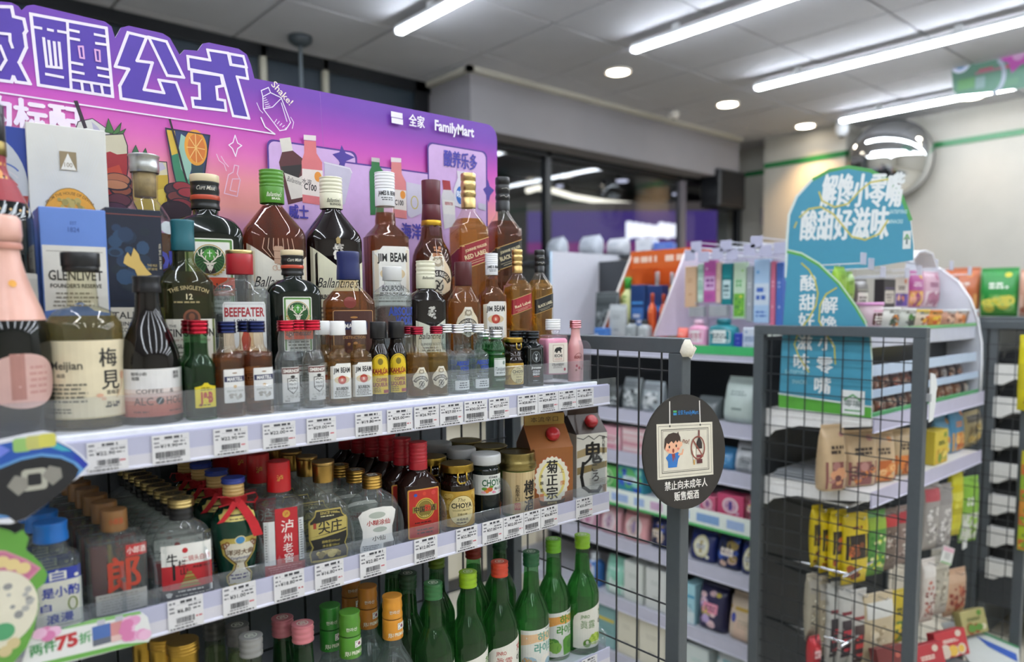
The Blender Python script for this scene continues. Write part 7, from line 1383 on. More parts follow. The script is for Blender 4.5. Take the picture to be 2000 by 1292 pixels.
HH = [ # shelf, columns, row of the top edge, depth, shape, colour, style, accents, kind, label
 (0, 1318, 1338, 640, .04, 'tube', '#d9685a', 'plain', ('#e9c9bd', '#d9786a'), 'cosmetic_tube', 'coral tube beside the pink mouthwash on the household rack'),
 (0, 1340, 1376, 624, .05, 'bottle', '#d99ab8', 'label', ('#e0d9dc', '#a83a5a', '#c97a9a', '#d9b4c8'), 'mouthwash_bottle', 'pink mouthwash bottle with white label on the household rack'),
 (0, 1378, 1432, 622, .06, 'bottle', '#1c7f8a', 'label', ('#dde3e0', '#2a3a40', '#17606a', '#1c6f7a'), 'mouthwash_bottle', 'teal mouthwash bottle with white label on the household rack'),
 (0, 1433, 1449, 662, .05, 'box', '#2a3a9a', 'plain', ('#8fa0d9',), 'cosmetic_box', 'small royal blue box beside the teal mouthwash'),
 (0, 1450, 1480, 640, .06, 'box', '#c4cbd6', 'band', ('#a9b7cf', '#6a7a9a', '#8fa0c0'), 'cosmetic_box', 'pale grey box next to the small royal blue box'),
 (0, 1497, 1524, 655, .05, 'box', '#cfd6cc', 'stripe', ('#7fae5a', '#d9dcd4', '#8a5a3a'), 'tissue_box', 'white and green box behind the wire end panel'),
 (1, 1178, 1208, 752, .07, 'pouch', '#23282c', 'goods', ('#8a9094', '#55595c', '#b9bdbe', '#3a3f44'), 'foil_pouch', 'black and silver pouch beyond the bottle rack, first of three'),
 (1, 1210, 1246, 738, .07, 'pouch', '#7f8688', 'goods', ('#c4c9ca', '#3a3f42', '#9aa0a2', '#5f6568'), 'foil_pouch', 'silver patterned pouch beyond the bottle rack'),
 (1, 1248, 1290, 745, .07, 'pouch', '#9aa3a8', 'goods', ('#d5d9da', '#55595c', '#b0b6b8', '#7a8084'), 'foil_pouch', 'bluish silver pouch next to the rack post'),
 (1, 1140, 1176, 760, .07, 'pouch', '#2a2225', 'goods', ('#6b6264', '#45393c', '#8f8688', '#3a3034'), 'foil_pouch', 'dark pouch behind the slim pink bottle'),
 (1, 1352, 1398, 775, .10, 'pouch', '#5f6668', 'plain', ('#8f9698',), 'foil_pouch', 'dark grey pouch just past the rack post'),
 (1, 1404, 1474, 738, .13, 'pouch', '#bccac4', 'plain', ('#6b7a78',), 'paper_pack', 'large pale grey green pack just past the rack post'),
 (2, 1168, 1212, 832, .08, 'box', '#d9a4b0', 'band', ('#dccfcf', '#b95a72', '#c98a9a'), 'tissue_box', 'pink and white carton seen through the wire panel, first of two'),
 (2, 1214, 1262, 836, .08, 'box', '#d5adb2', 'stripe', ('#ddd0d0', '#c4848f', '#d9c4c4'), 'tissue_box', 'pale pink carton seen through the wire panel, second of two'),
 (2, 1120, 1166, 828, .08, 'box', '#cf9aa8', 'band', ('#d9c9c9', '#a84a6a', '#c98a9a'), 'tissue_box', 'pink carton beyond the painted sake carton'),
 (2, 1398, 1430, 876, .10, 'pouch', '#3f7fae', 'plain', ('#9ac0d9',), 'wipe_pack', 'blue pack beside the black round sign'),
 (2, 1428, 1476, 858, .12, 'pouch', '#b9bcc0', 'corner', ('#8f9498', '#55595c', '#c9ccd0', '#3a3f44'), 'wipe_pack', 'grey and white pack lying beside the wire end panel'),
 (3, 1170, 1204, 908, .06, 'box', '#5faf5a', 'oval', ('#bfe0a8', '#3a8f4a', '#d9e6c4'), 'soap_box', 'green carton above the green and white strip'),
 (3, 1206, 1256, 910, .06, 'box', '#3a8fa0', 'flower', ('#3a5fc0', '#5fb06a', '#8ad0c0', '#2a4aa8', '#cfe0e6', '#3a4a6a'), 'soap_box', 'blue and green carton above the green and white strip'),
 (3, 1366, 1398, 968, .06, 'box', '#c9607f', 'oval', ('#e0d0d4', '#d9a4b4', '#6a3a7a'), 'pad_pack', 'pink pad pack beside the foot of the round sign'),
 (3, 1400, 1454, 966, .06, 'box', '#c4486e', 'oval', ('#ddcdd2', '#cfa0b4', '#4a3a8a'), 'pad_pack', 'bright pink pad pack above the white strip'),
 (3, 1455, 1478, 970, .06, 'box', '#7a3f4a', 'flower', ('#c96a8a', '#3a3030', '#d9b04a', '#7a2a3a', '#e0c9c0', '#55303a'), 'pad_pack', 'dark red patterned pack beside the wire end panel'),
 (4, 1128, 1166, 990, .07, 'pouch', '#b98a9c', 'oval', ('#dcc9d0', '#c9a4b4', '#a8487a'), 'pad_pack', 'dusky pink pad pack by the lime capped soju'),
 (4, 1168, 1208, 992, .07, 'pouch', '#d9a8b0', 'oval', ('#ddd2d4', '#c9b4bc', '#8f6a8a'), 'pad_pack', 'pale pink pad pack below the green and white strip, first'),
 (4, 1212, 1262, 1002, .07, 'pouch', '#d59a9c', 'oval', ('#dcd4d2', '#c4aca8', '#8a7a9a'), 'pad_pack', 'salmon pink pad pack below the green and white strip'),
 (4, 1266, 1300, 1014, .07, 'pouch', '#1b2550', 'flower', ('#2f4a9e', '#c9b4a0', '#101a3a', '#8f7a4a', '#d0c4b4', '#3a3a5a'), 'pad_pack', 'navy night pad pack left of the grey post'.replace('left of', 'beside')),
 (4, 1343, 1394, 1038, .07, 'pouch', NAVY, 'oval', ('#c9c49a', '#d9d8c4', '#a89a6a', '#5a6a9a'), 'pad_pack', 'navy pad pack with a cream oval, beside the grey post'),
 (4, 1396, 1442, 1046, .07, 'pouch', '#182352', 'flower', ('#3a5ab0', '#d0b09c', '#121a38', '#8f7a3a', '#d9d0c4', '#7a5a6a'), 'pad_pack', 'navy pad pack with figures, between two ovals'),
 (4, 1444, 1476, 1062, .07, 'pouch', '#22306e', 'oval', ('#c4c094', '#d5d4c0', '#a0936a', '#5a6a9a'), 'pad_pack', 'navy pad pack with a cream oval, beside the wire end panel'),
 (5, 1138, 1166, 1082, .07, 'bottle', '#3f6fb0', 'oval', ('#d5dbe6', '#b9c9e0', '#c93a4a', '#dfe4ea'), 'detergent_bottle', 'blue and white detergent bottle behind the wire panel'),
 (5, 1178, 1216, 1090, .08, 'pouch', '#8fc9b4', 'corner', ('#d5e2dc', '#b9d9cc', '#a4d0c0', '#7ab09c'), 'detergent_pack', 'mint green refill pack behind the wire panel'),
 (5, 1218, 1256, 1098, .09, 'box', '#cdd2cd', 'plain', ('#aab4ae',), 'tissue_pack', 'plain white carton beside the mint green refill pack'),
 (5, 1260, 1302, 1112, .09, 'box', '#d0d3d0', 'plain', ('#b0b6b2',), 'tissue_pack', 'plain white carton beside the grey post, middle height'),
 (5, 1334, 1358, 1140, .08, 'box', '#9ccbd6', 'corner', ('#d0dfe2', '#4a9ac0', '#7ab8cc', '#5a8fa8'), 'wipe_box', 'light blue box beside the grey post'),
 (5, 1358, 1414, 1146, .09, 'pouch', '#2a2a4a', 'flower', ('#b9a4d0', '#e0c0c4', '#3a3055', '#c9b84a', '#d98aa0', '#4a2a4a'), 'pad_pack', 'large dark floral pad pack below the navy ones'),
 (5, 1417, 1472, 1166, .11, 'pouch', '#cbb9a4', 'corner', ('#d5b9a4', '#b09038', '#3a4a9a', '#b9a894'), 'diaper_pack', 'cream pack with a gold band beside the wire end panel'),
 (6, 1150, 1202, 1182, .10, 'box', '#7aa4a4', 'corner', ('#8fb4b4', '#d9c02a', '#a4c0c0', '#6a9494'), 'tissue_pack', 'grey green carton with a yellow corner near the floor'),
 (6, 1205, 1244, 1196, .10, 'box', '#d6d2c0', 'plain', ('#bdb9a8',), 'tissue_pack', 'cream carton near the floor, first of two'),
 (6, 1247, 1300, 1216, .10, 'box', '#d9d5c4', 'plain', ('#c0bcac',), 'tissue_pack', 'cream carton near the floor, beside the grey post'),
 (6, 1338, 1384, 1262, .10, 'box', '#ccd6d4', 'plain', ('#a8c4c0',), 'tissue_pack', 'white carton near the floor just past the grey post'),
 (6, 1388, 1456, 1268, .12, 'pouch', '#d0d6d8', 'corner', ('#bcd0d4', '#8ab0b8', '#d9dfe0', '#9aa8ac'), 'tissue_pack', 'white roll pack near the floor by the wire end panel'),
]
for i, (k, a, b, py, d, shp, col, sty, cols, nm, lb) in enumerate(HH):
    X0 = XH+.012; y, w, _ = hx(a, b, py, X0); zt = atX((a+b)/2, py, X0).z; z = HZ[k]
    pack(nm, lb, 'pack' if 'bottle' not in nm else 'bottle', (X0+d/2, y, z), -pi/2, w*.97, max(.05, zt-z), d, shp, col, sty, cols, seed=i+3)
# hanging toothbrush packs, hooks and price plates
HGX = XH+.10
hang = [(1341, 1364, 520, 600, '#c9a888', 'plain', ('#b08a68',), 'beige hanging pack, first on the hooks'), (1366, 1378, 515, 590, '#a8c4b4', 'stripe', ('#c4d9cc', '#8fb0a0'), 'mint hanging pack beside the beige one'), (1378, 1402, 508, 590, '#b45a9c', 'band', ('#c9a4c9', '#8a4a8a', '#d9b4d0'), 'purple hanging pack on the hooks'), (1402, 1412, 512, 592, '#d0b0a0', 'plain', ('#b98a7a',), 'thin peach hanging pack on the hooks'),
        (1413, 1434, 514, 595, '#1f7a80', 'label', ('#b9d0d0', '#1a4a50', '#2a8f94'), 'teal hanging pack on the hooks'), (1436, 1461, 512, 622, '#b9d0b4', 'photo', ('#6aa83a', '#8fc04a', '#d9c94a', '#4f8a3a', '#5aa060'), 'white and green hanging toothbrush pack'), (1462, 1474, 520, 628, '#9aa0a4', 'plain', ('#c4c9cc',), 'grey hanging pack between green and blue ones'),
        (1476, 1508, 506, 630, '#a4c0dc', 'band', ('#c4d0dc', '#3a5fae', '#5a9ad0'), 'pale blue hanging toothbrush pack with blue top'), (1509, 1519, 510, 640, '#c46a84', 'plain', ('#d9a4b4',), 'pink hanging pack by the teal board'), (1520, 1534, 512, 640, '#4a6ab0', 'plain', ('#a4b4d9',), 'blue hanging pack by the teal board'),
        (1348, 1378, 598, 618, '#9a9ea0', 'plain', ('#7a7e80',), 'grey coil pack hanging under the beige pack'), (1386, 1424, 597, 618, '#a0a4a6', 'plain', ('#7f8486',), 'grey coil pack hanging above the teal mouthwash')]
for i, (a, b, t0, t1, col, sty, cols, lb) in enumerate(hang):
    y, w, zt = hx(a, b, t0, HGX); zb_ = atX((a+b)/2, t1, HGX).z
    p = pack('toothbrush_pack' if i < 10 else 'coil_pack', lb, 'pack', (HGX, y, zb_), -pi/2, w*.95, zt-zb_, .022, 'box', col, sty, cols, fin='plastic', seed=i+40)
    MB().tube([(0, 20, (zt-zb_)*1000+9), (0, -12, (zt-zb_)*1000+9), (0, -15, (zt-zb_)*1000+14)], 1.8, '#c9ccd4', 6).tube([(0, 0, (zt-zb_)*1000-4), (0, 0, (zt-zb_)*1000+9)], 1.2, '#b9bcc4', 6).build('hook', 'plastic', p, .001)
for i, (px, py) in enumerate(((1350, 500), (1376, 503), (1404, 497), (1432, 499), (1466, 490), (1498, 492), (1526, 486), (1362, 484), (1420, 482), (1480, 474))):
    p = atX(px, py, XH+.03); t = thing('hook_arm', '%s pale wire hook arm with a lilac price plate above the hanging packs' % ('first', 'second', 'third', 'fourth', 'fifth', 'sixth', 'seventh', 'eighth', 'ninth', 'tenth')[i], 'hook', p, 0, 'wire hook arms with price plates')
    MB().tube([(.30, 0, 0), (0, 0, 0), (-.006, 0, .008)], .003, '#c4c7d2', 6).tube([(.30, 0, .018), (0, 0, .018)], .002, '#c4c7d2', 6).build('wire', 'plastic', t); MB().box(-.009, -.006, -.022, .022, -.016, .022, '#b4b4cc', .001).build('price_plate', 'plastic', t)
MB().box(XH+.305, XH+.31, 1.225, 1.69, 1.312, 1.655, '#b5b1c2').build('peg_panel', 'board', hr)
# riser boards, orange display
def wing(label, Y, px0, px1, pyt, pyb, dx, col, edge, name='side_board', x_back=None):
    a, b = atY(px0, pyt, Y), atY(px1, pyb, Y)
    t = thing(name, label, 'board', (0, Y, 0)); xb = x_back or max(a.x, b.x)+dx; zb_ = max(b.z, HZ[0]+.001)
    MB().prism([(a.x, a.z), (b.x, zb_), (xb, zb_), (xb, a.z)][::-1], -.002, .002, col).build('panel', 'board', t)
    MB().tube([(a.x, 0, a.z), (b.x, 0, zb_)], .004, edge, 8).build('edging', 'plastic', t); return t
wing('pale pink slanted side board beside the orange display', 1.695, 1340, 1277, 488, 657, .1, '#cfc0cf', '#dcd6dc', x_back=XH+.37)
wing('white upright side board behind the square small whisky bottles', 2.34, 1076, 1076, 490, 657, .5, '#c9cbd4', '#a9c4d9', x_back=XH+1.1)
od = thing('orange_display', 'orange counter display stocked with bottles and pouches', 'display', (0, 0, HZ[0]))
e0, e1 = atY(1236, 492, 2.0), atY(1160, 656, 2.0); zt = e0.z-HZ[0]
MB().prism([(e0.x, zt), (XH+.004, .002), (XH+.35, .002), (XH+.35, zt)][::-1], 1.998, 2.002, '#c9632a').build('side_wing', 'board', od); MB().tube([(e0.x, 2.0, zt), (XH+.004, 2.0, .002)], .005, '#d9d2cc', 8).build('edging', 'plastic', od)
MB().box(XH+.345, XH+.352, 1.70, 1.998, .0, zt, '#cc5f26').build('back_board', 'board', od); MB().box(XH+.01, XH+.345, 1.70, 1.998, 0, .003, '#b9562a').build('base', 'board', od)
MB().box(XH+.20, XH+.206, 1.70, 1.998, zt-.07, zt, '#cc5f26').build('header', 'board', od)
a = Art(); a.small(-.135, zt-.05, .005, zt-.02, 1, '#e9c9b4', 3, .8).small(.02, zt-.05, .14, zt-.02, 1, '#e9c9b4', 5, .8); a.emit(lambda u, v, d: (XH+.1995-d, 1.85-u, v), None, .0002).build('header_print', 'print', od)
OD = [(1163, 1212, 570, .045, XH+.10, 'pouch', '#4a5052', 'goods', ('#6b7274', '#2f3436', '#8a9092', '#3a4042'), 'dark grey pouch at the edge of the orange display'), (1190, 1226, 594, .03, XH+.045, 'pouch', '#a9aeb0', 'plain', ('#7a7f82',), 'silver pouch in front in the orange display'),
      (1214, 1240, 541, .05, XH+.15, 'bottle', '#c4c98a', 'plain', ('#5a8a3a', '#3f9a3a'), 'bottle with green cap in the orange display'), (1238, 1268, 556, .05, XH+.15, 'box', '#1f3a6a', 'label', ('#3f6fb0', '#c9d0e0', '#4a8fd0'), 'blue carton in the middle of the orange display'), (1270, 1300, 557, .05, XH+.155, 'box', '#22386a', 'stripe', ('#2f6fb8', '#1f3060'), 'second blue carton in the orange display'),
      (1268, 1281, 572, .03, XH+.07, 'bottle', '#c9562a', 'plain', ('#e09a6a', '#b5482a'), 'slim orange bottle in the orange display, first'), (1290, 1303, 574, .03, XH+.09, 'bottle', '#b54a24', 'plain', ('#e09a6a', '#a8401f'), 'slim orange bottle in the orange display, second'), (1276, 1292, 530, .04, XH+.26, 'bottle', '#b9bdb8', 'plain', ('#7a8080', '#c9cccc'), 'bottle with silver cap at the rear of the orange display'), (1306, 1320, 532, .04, XH+.25, 'bottle', '#b9b46a', 'plain', ('#8a8030', '#c9cccc'), 'pale bottle with silver cap beside the pink side board'),
      (1166, 1190, 640, .04, XH+.02, 'box', '#4a7ac0', 'corner', ('#c4cbd6', '#3a5fa0', '#d0d6e0', '#5a6a8a'), 'small blue and white box in front in the orange display'), (1224, 1246, 622, .04, XH+.035, 'bottle', '#8f9698', 'plain', ('#c4c9cc', '#2a2f34'), 'grey bottle with dark cap in the orange display, first'), (1248, 1272, 624, .04, XH+.036, 'bottle', '#a4aaac', 'plain', ('#d0d4d6', '#2f3438'), 'grey bottle with dark cap in the orange display, second')]
for i, (a_, b_, py, d, X0, shp, col, sty, cols, lb) in enumerate(OD):
    y, w, z_ = hx(a_, b_, py, X0); pack('shampoo_bottle' if shp == 'bottle' else 'cosmetic_pack', lb, 'pack' if shp != 'bottle' else 'bottle', (X0, y, HZ[0]+.004), -pi/2, w*.95, z_-HZ[0]-.004, d, shp, col, sty, cols, seed=i+60)
# white bags heaped above the household rack
br2 = thing('storage_ledge', 'dark ledge behind the household rack holding white bags', 'ledge', (0, 0, 0))
MB().box(2.72, 3.2, 1.75, 3.3, 1.685, 1.70, '#3a3d42', .002).build('top', 'steel', br2)
for x, y in ((2.75, 1.8), (3.15, 1.8), (2.75, 3.25), (3.15, 3.25)): MB().box(x-.015, x+.015, y-.015, y+.015, 0, 1.685, '#33363a', .002).build('leg', 'steel', br2)
for i, (a_, b_, py, col, lb) in enumerate(((1066, 1112, 466, '#b9c0c9', 'crumpled white bag on the ledge, first'), (1128, 1172, 462, '#c0c6d0', 'crumpled white bag on the ledge, second'), (1180, 1216, 466, '#c9ccd2', 'peaked white bag on the ledge, third'), (1236, 1262, 468, '#d0d3da', 'white carton on the ledge above the orange display'), (1264, 1294, 474, '#4a6ab8', 'blue and white packet on the ledge above the orange display'))):
    A_, B_ = atX(a_, py, 2.85), atX(b_, py, 2.85); pack('plastic_bag' if i < 3 else 'carton', lb, 'bag' if i < 3 else 'carton', (2.85+.02*i, (A_.y+B_.y)/2, 1.70), -pi/2+.2*(i-2), abs(A_.y-B_.y), max(.04, A_.z-1.70), .09, 'bag' if i < 3 else 'box', col, 'plain', ('#9aa4b4',), seed=i+80)

# ------------------------------------------------------------ teal header boards of the snack rack
def teal(label, X, outline, edge0, edge1):
    t = thing('header_board', label, 'sign', (X, 0, 0)); P = [(-atX(x, y, X).y, atX(x, y, X).z) for x, y in outline]
    MB().prism(P[::-1] if (P[1][0]-P[0][0])*(P[2][1]-P[0][1])-(P[1][1]-P[0][1])*(P[2][0]-P[0][0]) < 0 else P, 0, .004, '#458fa8', '#d9dcd8').build('board', 'board', t, rot=(0, 0, -pi/2)); return t
def tq(X, x, y): p = atX(x, y, X); return (-p.y, p.z)
XB1 = 2.13
arc = [(1537, 470), (1541, 420), (1556, 384), (1585, 352), (1620, 333), (1657, 326), (1700, 333), (1735, 352), (1762, 385), (1778, 428), (1784, 480)]
t = teal('large teal arched board above the snack rack with two lines of white characters', XB1, arc+[(1784, 508), (1533, 548)], 0, 0)
a = Art(); T = lambda x, y: tq(XB1, x, y)
a.line([T(x, y) for x, y in arc[3:10]], .010, '#4f9a55').line([T(x, y) for x, y in [(1535, 540)]+arc[:4]], .008, '#cfdcd8')
def fit(s_, x0, y0, x1, y1, h, c='#dfe3e2', tf=T): A_, B_ = tf(x0, y0), tf(x1, y1); a.text(s_, (A_[0]+B_[0])/2, (A_[1]+B_[1])/2, h, c, .045, w=abs(B_[0]-A_[0]), rot=atan2(B_[1]-A_[1], B_[0]-A_[0]))
fit('解馋小零嘴', 1606, 372, 1764, 370, .085); fit('酸甜好滋味', 1565, 440, 1736, 434, .082)
fit('SATISFYING', 1738, 413, 1772, 413, .010, '#a9cdd2'); fit('SNACKS', 1738, 432, 1764, 432, .010, '#a9cdd2')
a.line([T(*q) for q in ((1600, 375), (1606, 392), (1630, 404), (1656, 398), (1680, 372), (1700, 356), (1734, 350))], .005, '#c4b95a'); a.line([T(*q) for q in ((1562, 424), (1580, 408), (1604, 404), (1628, 418), (1646, 440), (1664, 462), (1690, 468), (1718, 456), (1734, 430))], .005, '#c4b95a'); a.line([T(1552, 444), T(1556, 434)], .005, '#c4b95a')
A_, B_ = T(1763, 486), T(1780, 450); a.rect(A_[0], A_[1], B_[0], B_[1], '#d5d9d6').rect(A_[0]+.008, A_[1]+.012, B_[0]-.008, A_[1]+.03, '#5a6a6a').line([(A_[0]+.004, B_[1]-.022), ((A_[0]+B_[0])/2, B_[1]-.010), (B_[0]-.004, B_[1]-.022)], .004, '#5f9a5a')
a.emit(lambda u, v, d: (u, -.0004-d, v), None, .00006).build('board_print', 'print', t, rot=(0, 0, -pi/2))
XB2 = 1.999
arc = [(1540, 488), (1566, 494), (1600, 514), (1640, 552), (1672, 596), (1690, 626), (1700, 660), (1703, 700)]
t = teal('teal quarter arch side board standing on the snack shelf', XB2, arc+[(1702, 817), (1521, 796), (1528, 650)], 0, 0)
a = Art(); T = lambda x, y: tq(XB2, x, y)
a.line([T(x, y+3) for x, y in arc[:6]], .010, '#56a04a').line([T(x, y) for x, y in arc], .004, '#c4d6c0')
a.poly([T(1521, 770), T(1702, 796), T(1702, 817), T(1521, 795)], '#55a03a'); a.line([T(1521, 768), T(1702, 794)], .004, '#dfe4e0'); a.line([T(1521, 797), T(1702, 818)], .006, '#dfe0de')
for s_, pts in (('酸甜好滋味', ((1579, 552), (1577, 590), (1575, 626), (1571, 668), (1566, 706))), ('解馋小零嘴', ((1620, 595), (1618, 633), (1614, 668), (1611, 712), (1607, 752)))):
    for ch, q in zip(s_, pts): p = T(*q); a.text(ch, p[0], p[1], .042, '#dfe3e2', .04, w=.046)
p = T(1556, 726); a.text('SATISFYING', p[0], p[1], .011, '#a4cfd6', .01, w=.07); p = T(1562, 745); a.text('SNACKS', p[0], p[1], .011, '#a4cfd6', .01, w=.045)
a.line([T(*q) for q in ((1566, 514), (1580, 526), (1592, 546), (1598, 572), (1594, 596), (1580, 622), (1560, 648), (1552, 672), (1560, 694), (1580, 726))], .004, '#c4bc4a'); a.line([T(*q) for q in ((1634, 562), (1614, 574), (1602, 596), (1600, 626), (1612, 650), (1630, 676), (1632, 710))], .004, '#c4bc4a')
A_, B_ = T(1642, 806), T(1690, 764); a.rect(A_[0], A_[1], B_[0], B_[1], '#dde0de'); m_ = (A_[0]+B_[0])/2; a.line([(A_[0]+.010, B_[1]-.026), (m_, B_[1]-.012), (B_[0]-.010, B_[1]-.026)], .005, '#5a9a5a').text('零嘴', m_, (A_[1]+B_[1])/2-.003, .017, '#5a6a66', .015, w=.046).line([(A_[0]+.012, A_[1]+.010), (B_[0]-.012, A_[1]+.010)], .004, '#5a9a5a')
a.emit(lambda u, v, d: (u, -.0004-d, v), None, .00006).build('board_print', 'print', t, rot=(0, 0, -pi/2))
# far side board of the snack display, white, and its tiers
XE = 2.87
P = [(-atY(x, y, .82).y, 0) for x, y in ((1, 1),)]
t = thing('side_board', 'white curved side board at the far end of the snack display', 'board', (XE, 0, 0))
zz = [(1.10, 1.151), (.842, 1.151), (.842, 1.25), (.845, 1.32), (.86, 1.40), (.885, 1.47), (.925, 1.53), (.98, 1.575), (1.04, 1.60), (1.10, 1.61)]
MB().prism([(-y, z) for y, z in zz], 0, .006, '#c9ccd4').build('panel', 'board', t, rot=(0, 0, -pi/2)); MB().tube([(0, y, z) for y, z in zz[1:]], .005, '#dcdde2', 8).build('edging', 'plastic', t)
dt = thing('snack_display', 'white tiered display of bins on the upper snack shelf', 'display', (0, 0, 1.151))
TZ = (.060, .118, .232)
for i, (y, z, hh, c) in enumerate(((.845, .0, .012, '#4a9a5f'), (.848, .050, .022, '#a9bcd4'), (.856, .108, .030, '#b4c4da'))): MB().box(2.02, 2.862, y, y+.004, z, z+hh, c, .0008).build('bin_front', 'plastic', dt)
MB().box(2.02, 2.862, .866, 1.10, .228, .233, '#d5d7da', .001).build('tier', 'plastic', dt); MB().box(2.02, 2.862, .862, .866, .185, .236, '#b9bccb', .0008).build('tier_front', 'plastic', dt); MB().box(2.02, 2.862, .860, .862, .228, .238, '#6aa86a').build('green_edge', 'print', dt)
MB().box(2.02, 2.862, .95, .954, .0, .228, '#33363c').build('back', 'plastic', dt); MB().box(2.02, 2.862, .858, .95, .054, .056, '#c4c9d2').build('bin_floor', 'plastic', dt)
rnd = random.Random(12)
for r, (y, z) in enumerate(((.885, 0.003), (.905, .058))):
    for k in range(11):
        x = 2.06+.075*k; t = pack('nut_pack', 'brown nut pack, %s along the %s bin row' % (('first', 'second', 'third', 'fourth', 'fifth', 'sixth', 'seventh', 'eighth', 'ninth', 'tenth', 'eleventh')[k], ('lower', 'upper')[r]), 'pack', (x, y, 1.151+z), 0, .068, .048 if r == 0 else .05, .04, 'pouch', rnd.choice(('#4a3a38', '#55423c', '#6a4a40', '#3f3a40', '#7a4f3a')), 'goods', (rnd.choice(('#8a5a48', '#a9a4a0', '#8f4a3a')), '#3a2a28', '#b9a494', '#5f5055'), group='nut packs in the bins', seed=r*20+k)
CU = [(1682, 1712, 590, '#b9a0a8', 'label', ('#4a2a2a', '#d9d4cc', '#c98aa8', '#cf8fc0'), 'snack cup with lilac lid on the display tier'), (1714, 1746, 600, '#c9c9c0', 'goods', ('#d9822a', '#3a4a3a', '#55504a', '#8a8a84', '#d0d0cc'), 'white snack cup with orange print on the display tier'), (1748, 1776, 602, '#b9bab0', 'goods', ('#4a7a3a', '#3a3a3a', '#6a6a64', '#8a8a84', '#d0d0cc'), 'white snack cup with green print on the display tier'), (1778, 1800, 604, '#c9b9a4', 'goods', ('#c94a2a', '#d9a23a', '#6a4a3a', '#8a8a84', '#d9b93a'), 'snack cup with yellow lid on the display tier'), (1800, 1828, 606, '#cf8a3a', 'goods', ('#d9b43a', '#b5482a', '#e0c46a', '#8a6a3a', '#d98a4a'), 'orange fruit cup on the display tier'),
      (1832, 1852, 612, '#b98a72', 'goods', ('#8a4a3a', '#d9b49a', '#6a4a40', '#9a8a80', '#c9ccd0'), 'brown snack cup past the wire panel post'), (1854, 1872, 604, '#d0a080', 'goods', ('#d9803a', '#c9a48a', '#8a5a40', '#9a8a80', '#d5d8da'), 'orange brown snack cup past the wire panel post'), (1876, 1896, 606, '#7f6a5a', 'goods', ('#55423a', '#a48a72', '#8f7a6a', '#9a8a80', '#d5d8da'), 'dark brown snack cup by the white side board')]
for i, (a_, b_, py, col, sty, cols, lb) in enumerate(CU):
    Y0 = .905; x0, x1 = shelf_x(a_, Y0, 1.40), shelf_x(b_, Y0, 1.40); zt = atY((a_+b_)/2, py, Y0).z
    pack('snack_cup', lb, 'cup', ((x0+x1)/2, Y0, 1.151+.234), 0, min(.075, (x1-x0)*.95), max(.05, zt-1.385), .06, 'cup', col, sty, cols, seed=i+100)
HB = [(1716, 1740, 545, 600, '#2a2426', 'label', ('#c4bdb4', '#4a3a3a', '#5a4a7a'), 'box', 'black jelly box hanging by the teal board'), (1738, 1766, 540, 600, '#c9c2bc', 'photo', ('#5a3a9a', '#c97a5a', '#d9a48a', '#3a2a6a', '#4a3a3a'), 'box', 'white and purple jelly box hanging by the teal board'), (1628, 1648, 520, 582, '#8fb83a', 'plain', ('#6a8f2a',), 'bag', 'lime green pouch hanging behind the side board arch'), (1644, 1664, 530, 596, '#7fa832', 'plain', ('#5a7f24',), 'bag', 'second lime green pouch behind the side board arch'),
      (1768, 1800, 528, 600, '#a83a8a', 'photo', ('#c9843a', '#d9b04a', '#8a2a6a', '#e0a48a', '#e6c9d9'), 'bag', 'magenta candy pouch hanging above the display tier'), (1800, 1832, 530, 600, '#c9a0b0', 'photo', ('#d9c9cc', '#b97a92', '#e0d4d4', '#a86a80', '#8a4a6a'), 'bag', 'pale pink candy pouch hanging above the display tier'), (1834, 1872, 540, 605, '#3a2f36', 'goods', ('#8a7a3a', '#55454a', '#b9a48a', '#2a2226'), 'bag', 'dark brown pouch hanging by the white side board'), (1664, 1692, 545, 610, '#55504c', 'label', ('#c4c0b4', '#5a5a54', '#8a8a7a'), 'bag', 'grey pouch hanging behind the side board arch')]
for i, (a_, b_, t0, t1, col, sty, cols, shp, lb) in enumerate(HB):
    Y0 = .955 if a_ < 1695 else .99; x0, x1 = shelf_x(a_, Y0, 1.5), shelf_x(b_, Y0, 1.5); zt, zl = atY((a_+b_)/2, t0, Y0).z, atY((a_+b_)/2, t1, Y0).z
    zl = max(zl, 1.392); h_ = zt-zl
    p = pack('candy_pack', lb, 'pack', ((x0+x1)/2, Y0, zl), 0, (x1-x0)*.95, h_, .03, shp, col, sty, cols, seed=i+120)
    MB().tube([(0, 130, h_*1000+6), (0, -60, h_*1000+6), (0, -64, h_*1000+14)], 1.8, '#d5d7dc', 6).tube([(0, 0, h_*1000-8), (0, 0, h_*1000+6)], 1.2, '#c9ccd0', 6).build('hook', 'plastic', p, .001)
    MB().box(-18, 18, -66, -64, h_*1000+2, h_*1000+34, '#b4b6c8', 1).build('price_plate', 'plastic', p, .001)
t = thing('price_plate', 'curled clear and white price holder above the candy pouches', 'holder', tuple(atY(1788, 500, .93)))
MB().prism([(-.09, -.01), (-.05, .012), (0, .018), (.06, .012), (.10, -.03), (.094, -.033), (.056, .006), (0, .012), (-.05, .006), (-.088, -.014)], -.03, .03, '#d0d0d8').build('holder', 'plastic', t); MB().tube([(.0, 0, .012), (0, .14, .012)], .003, '#d5d7dc', 6).build('arm', 'plastic', t)

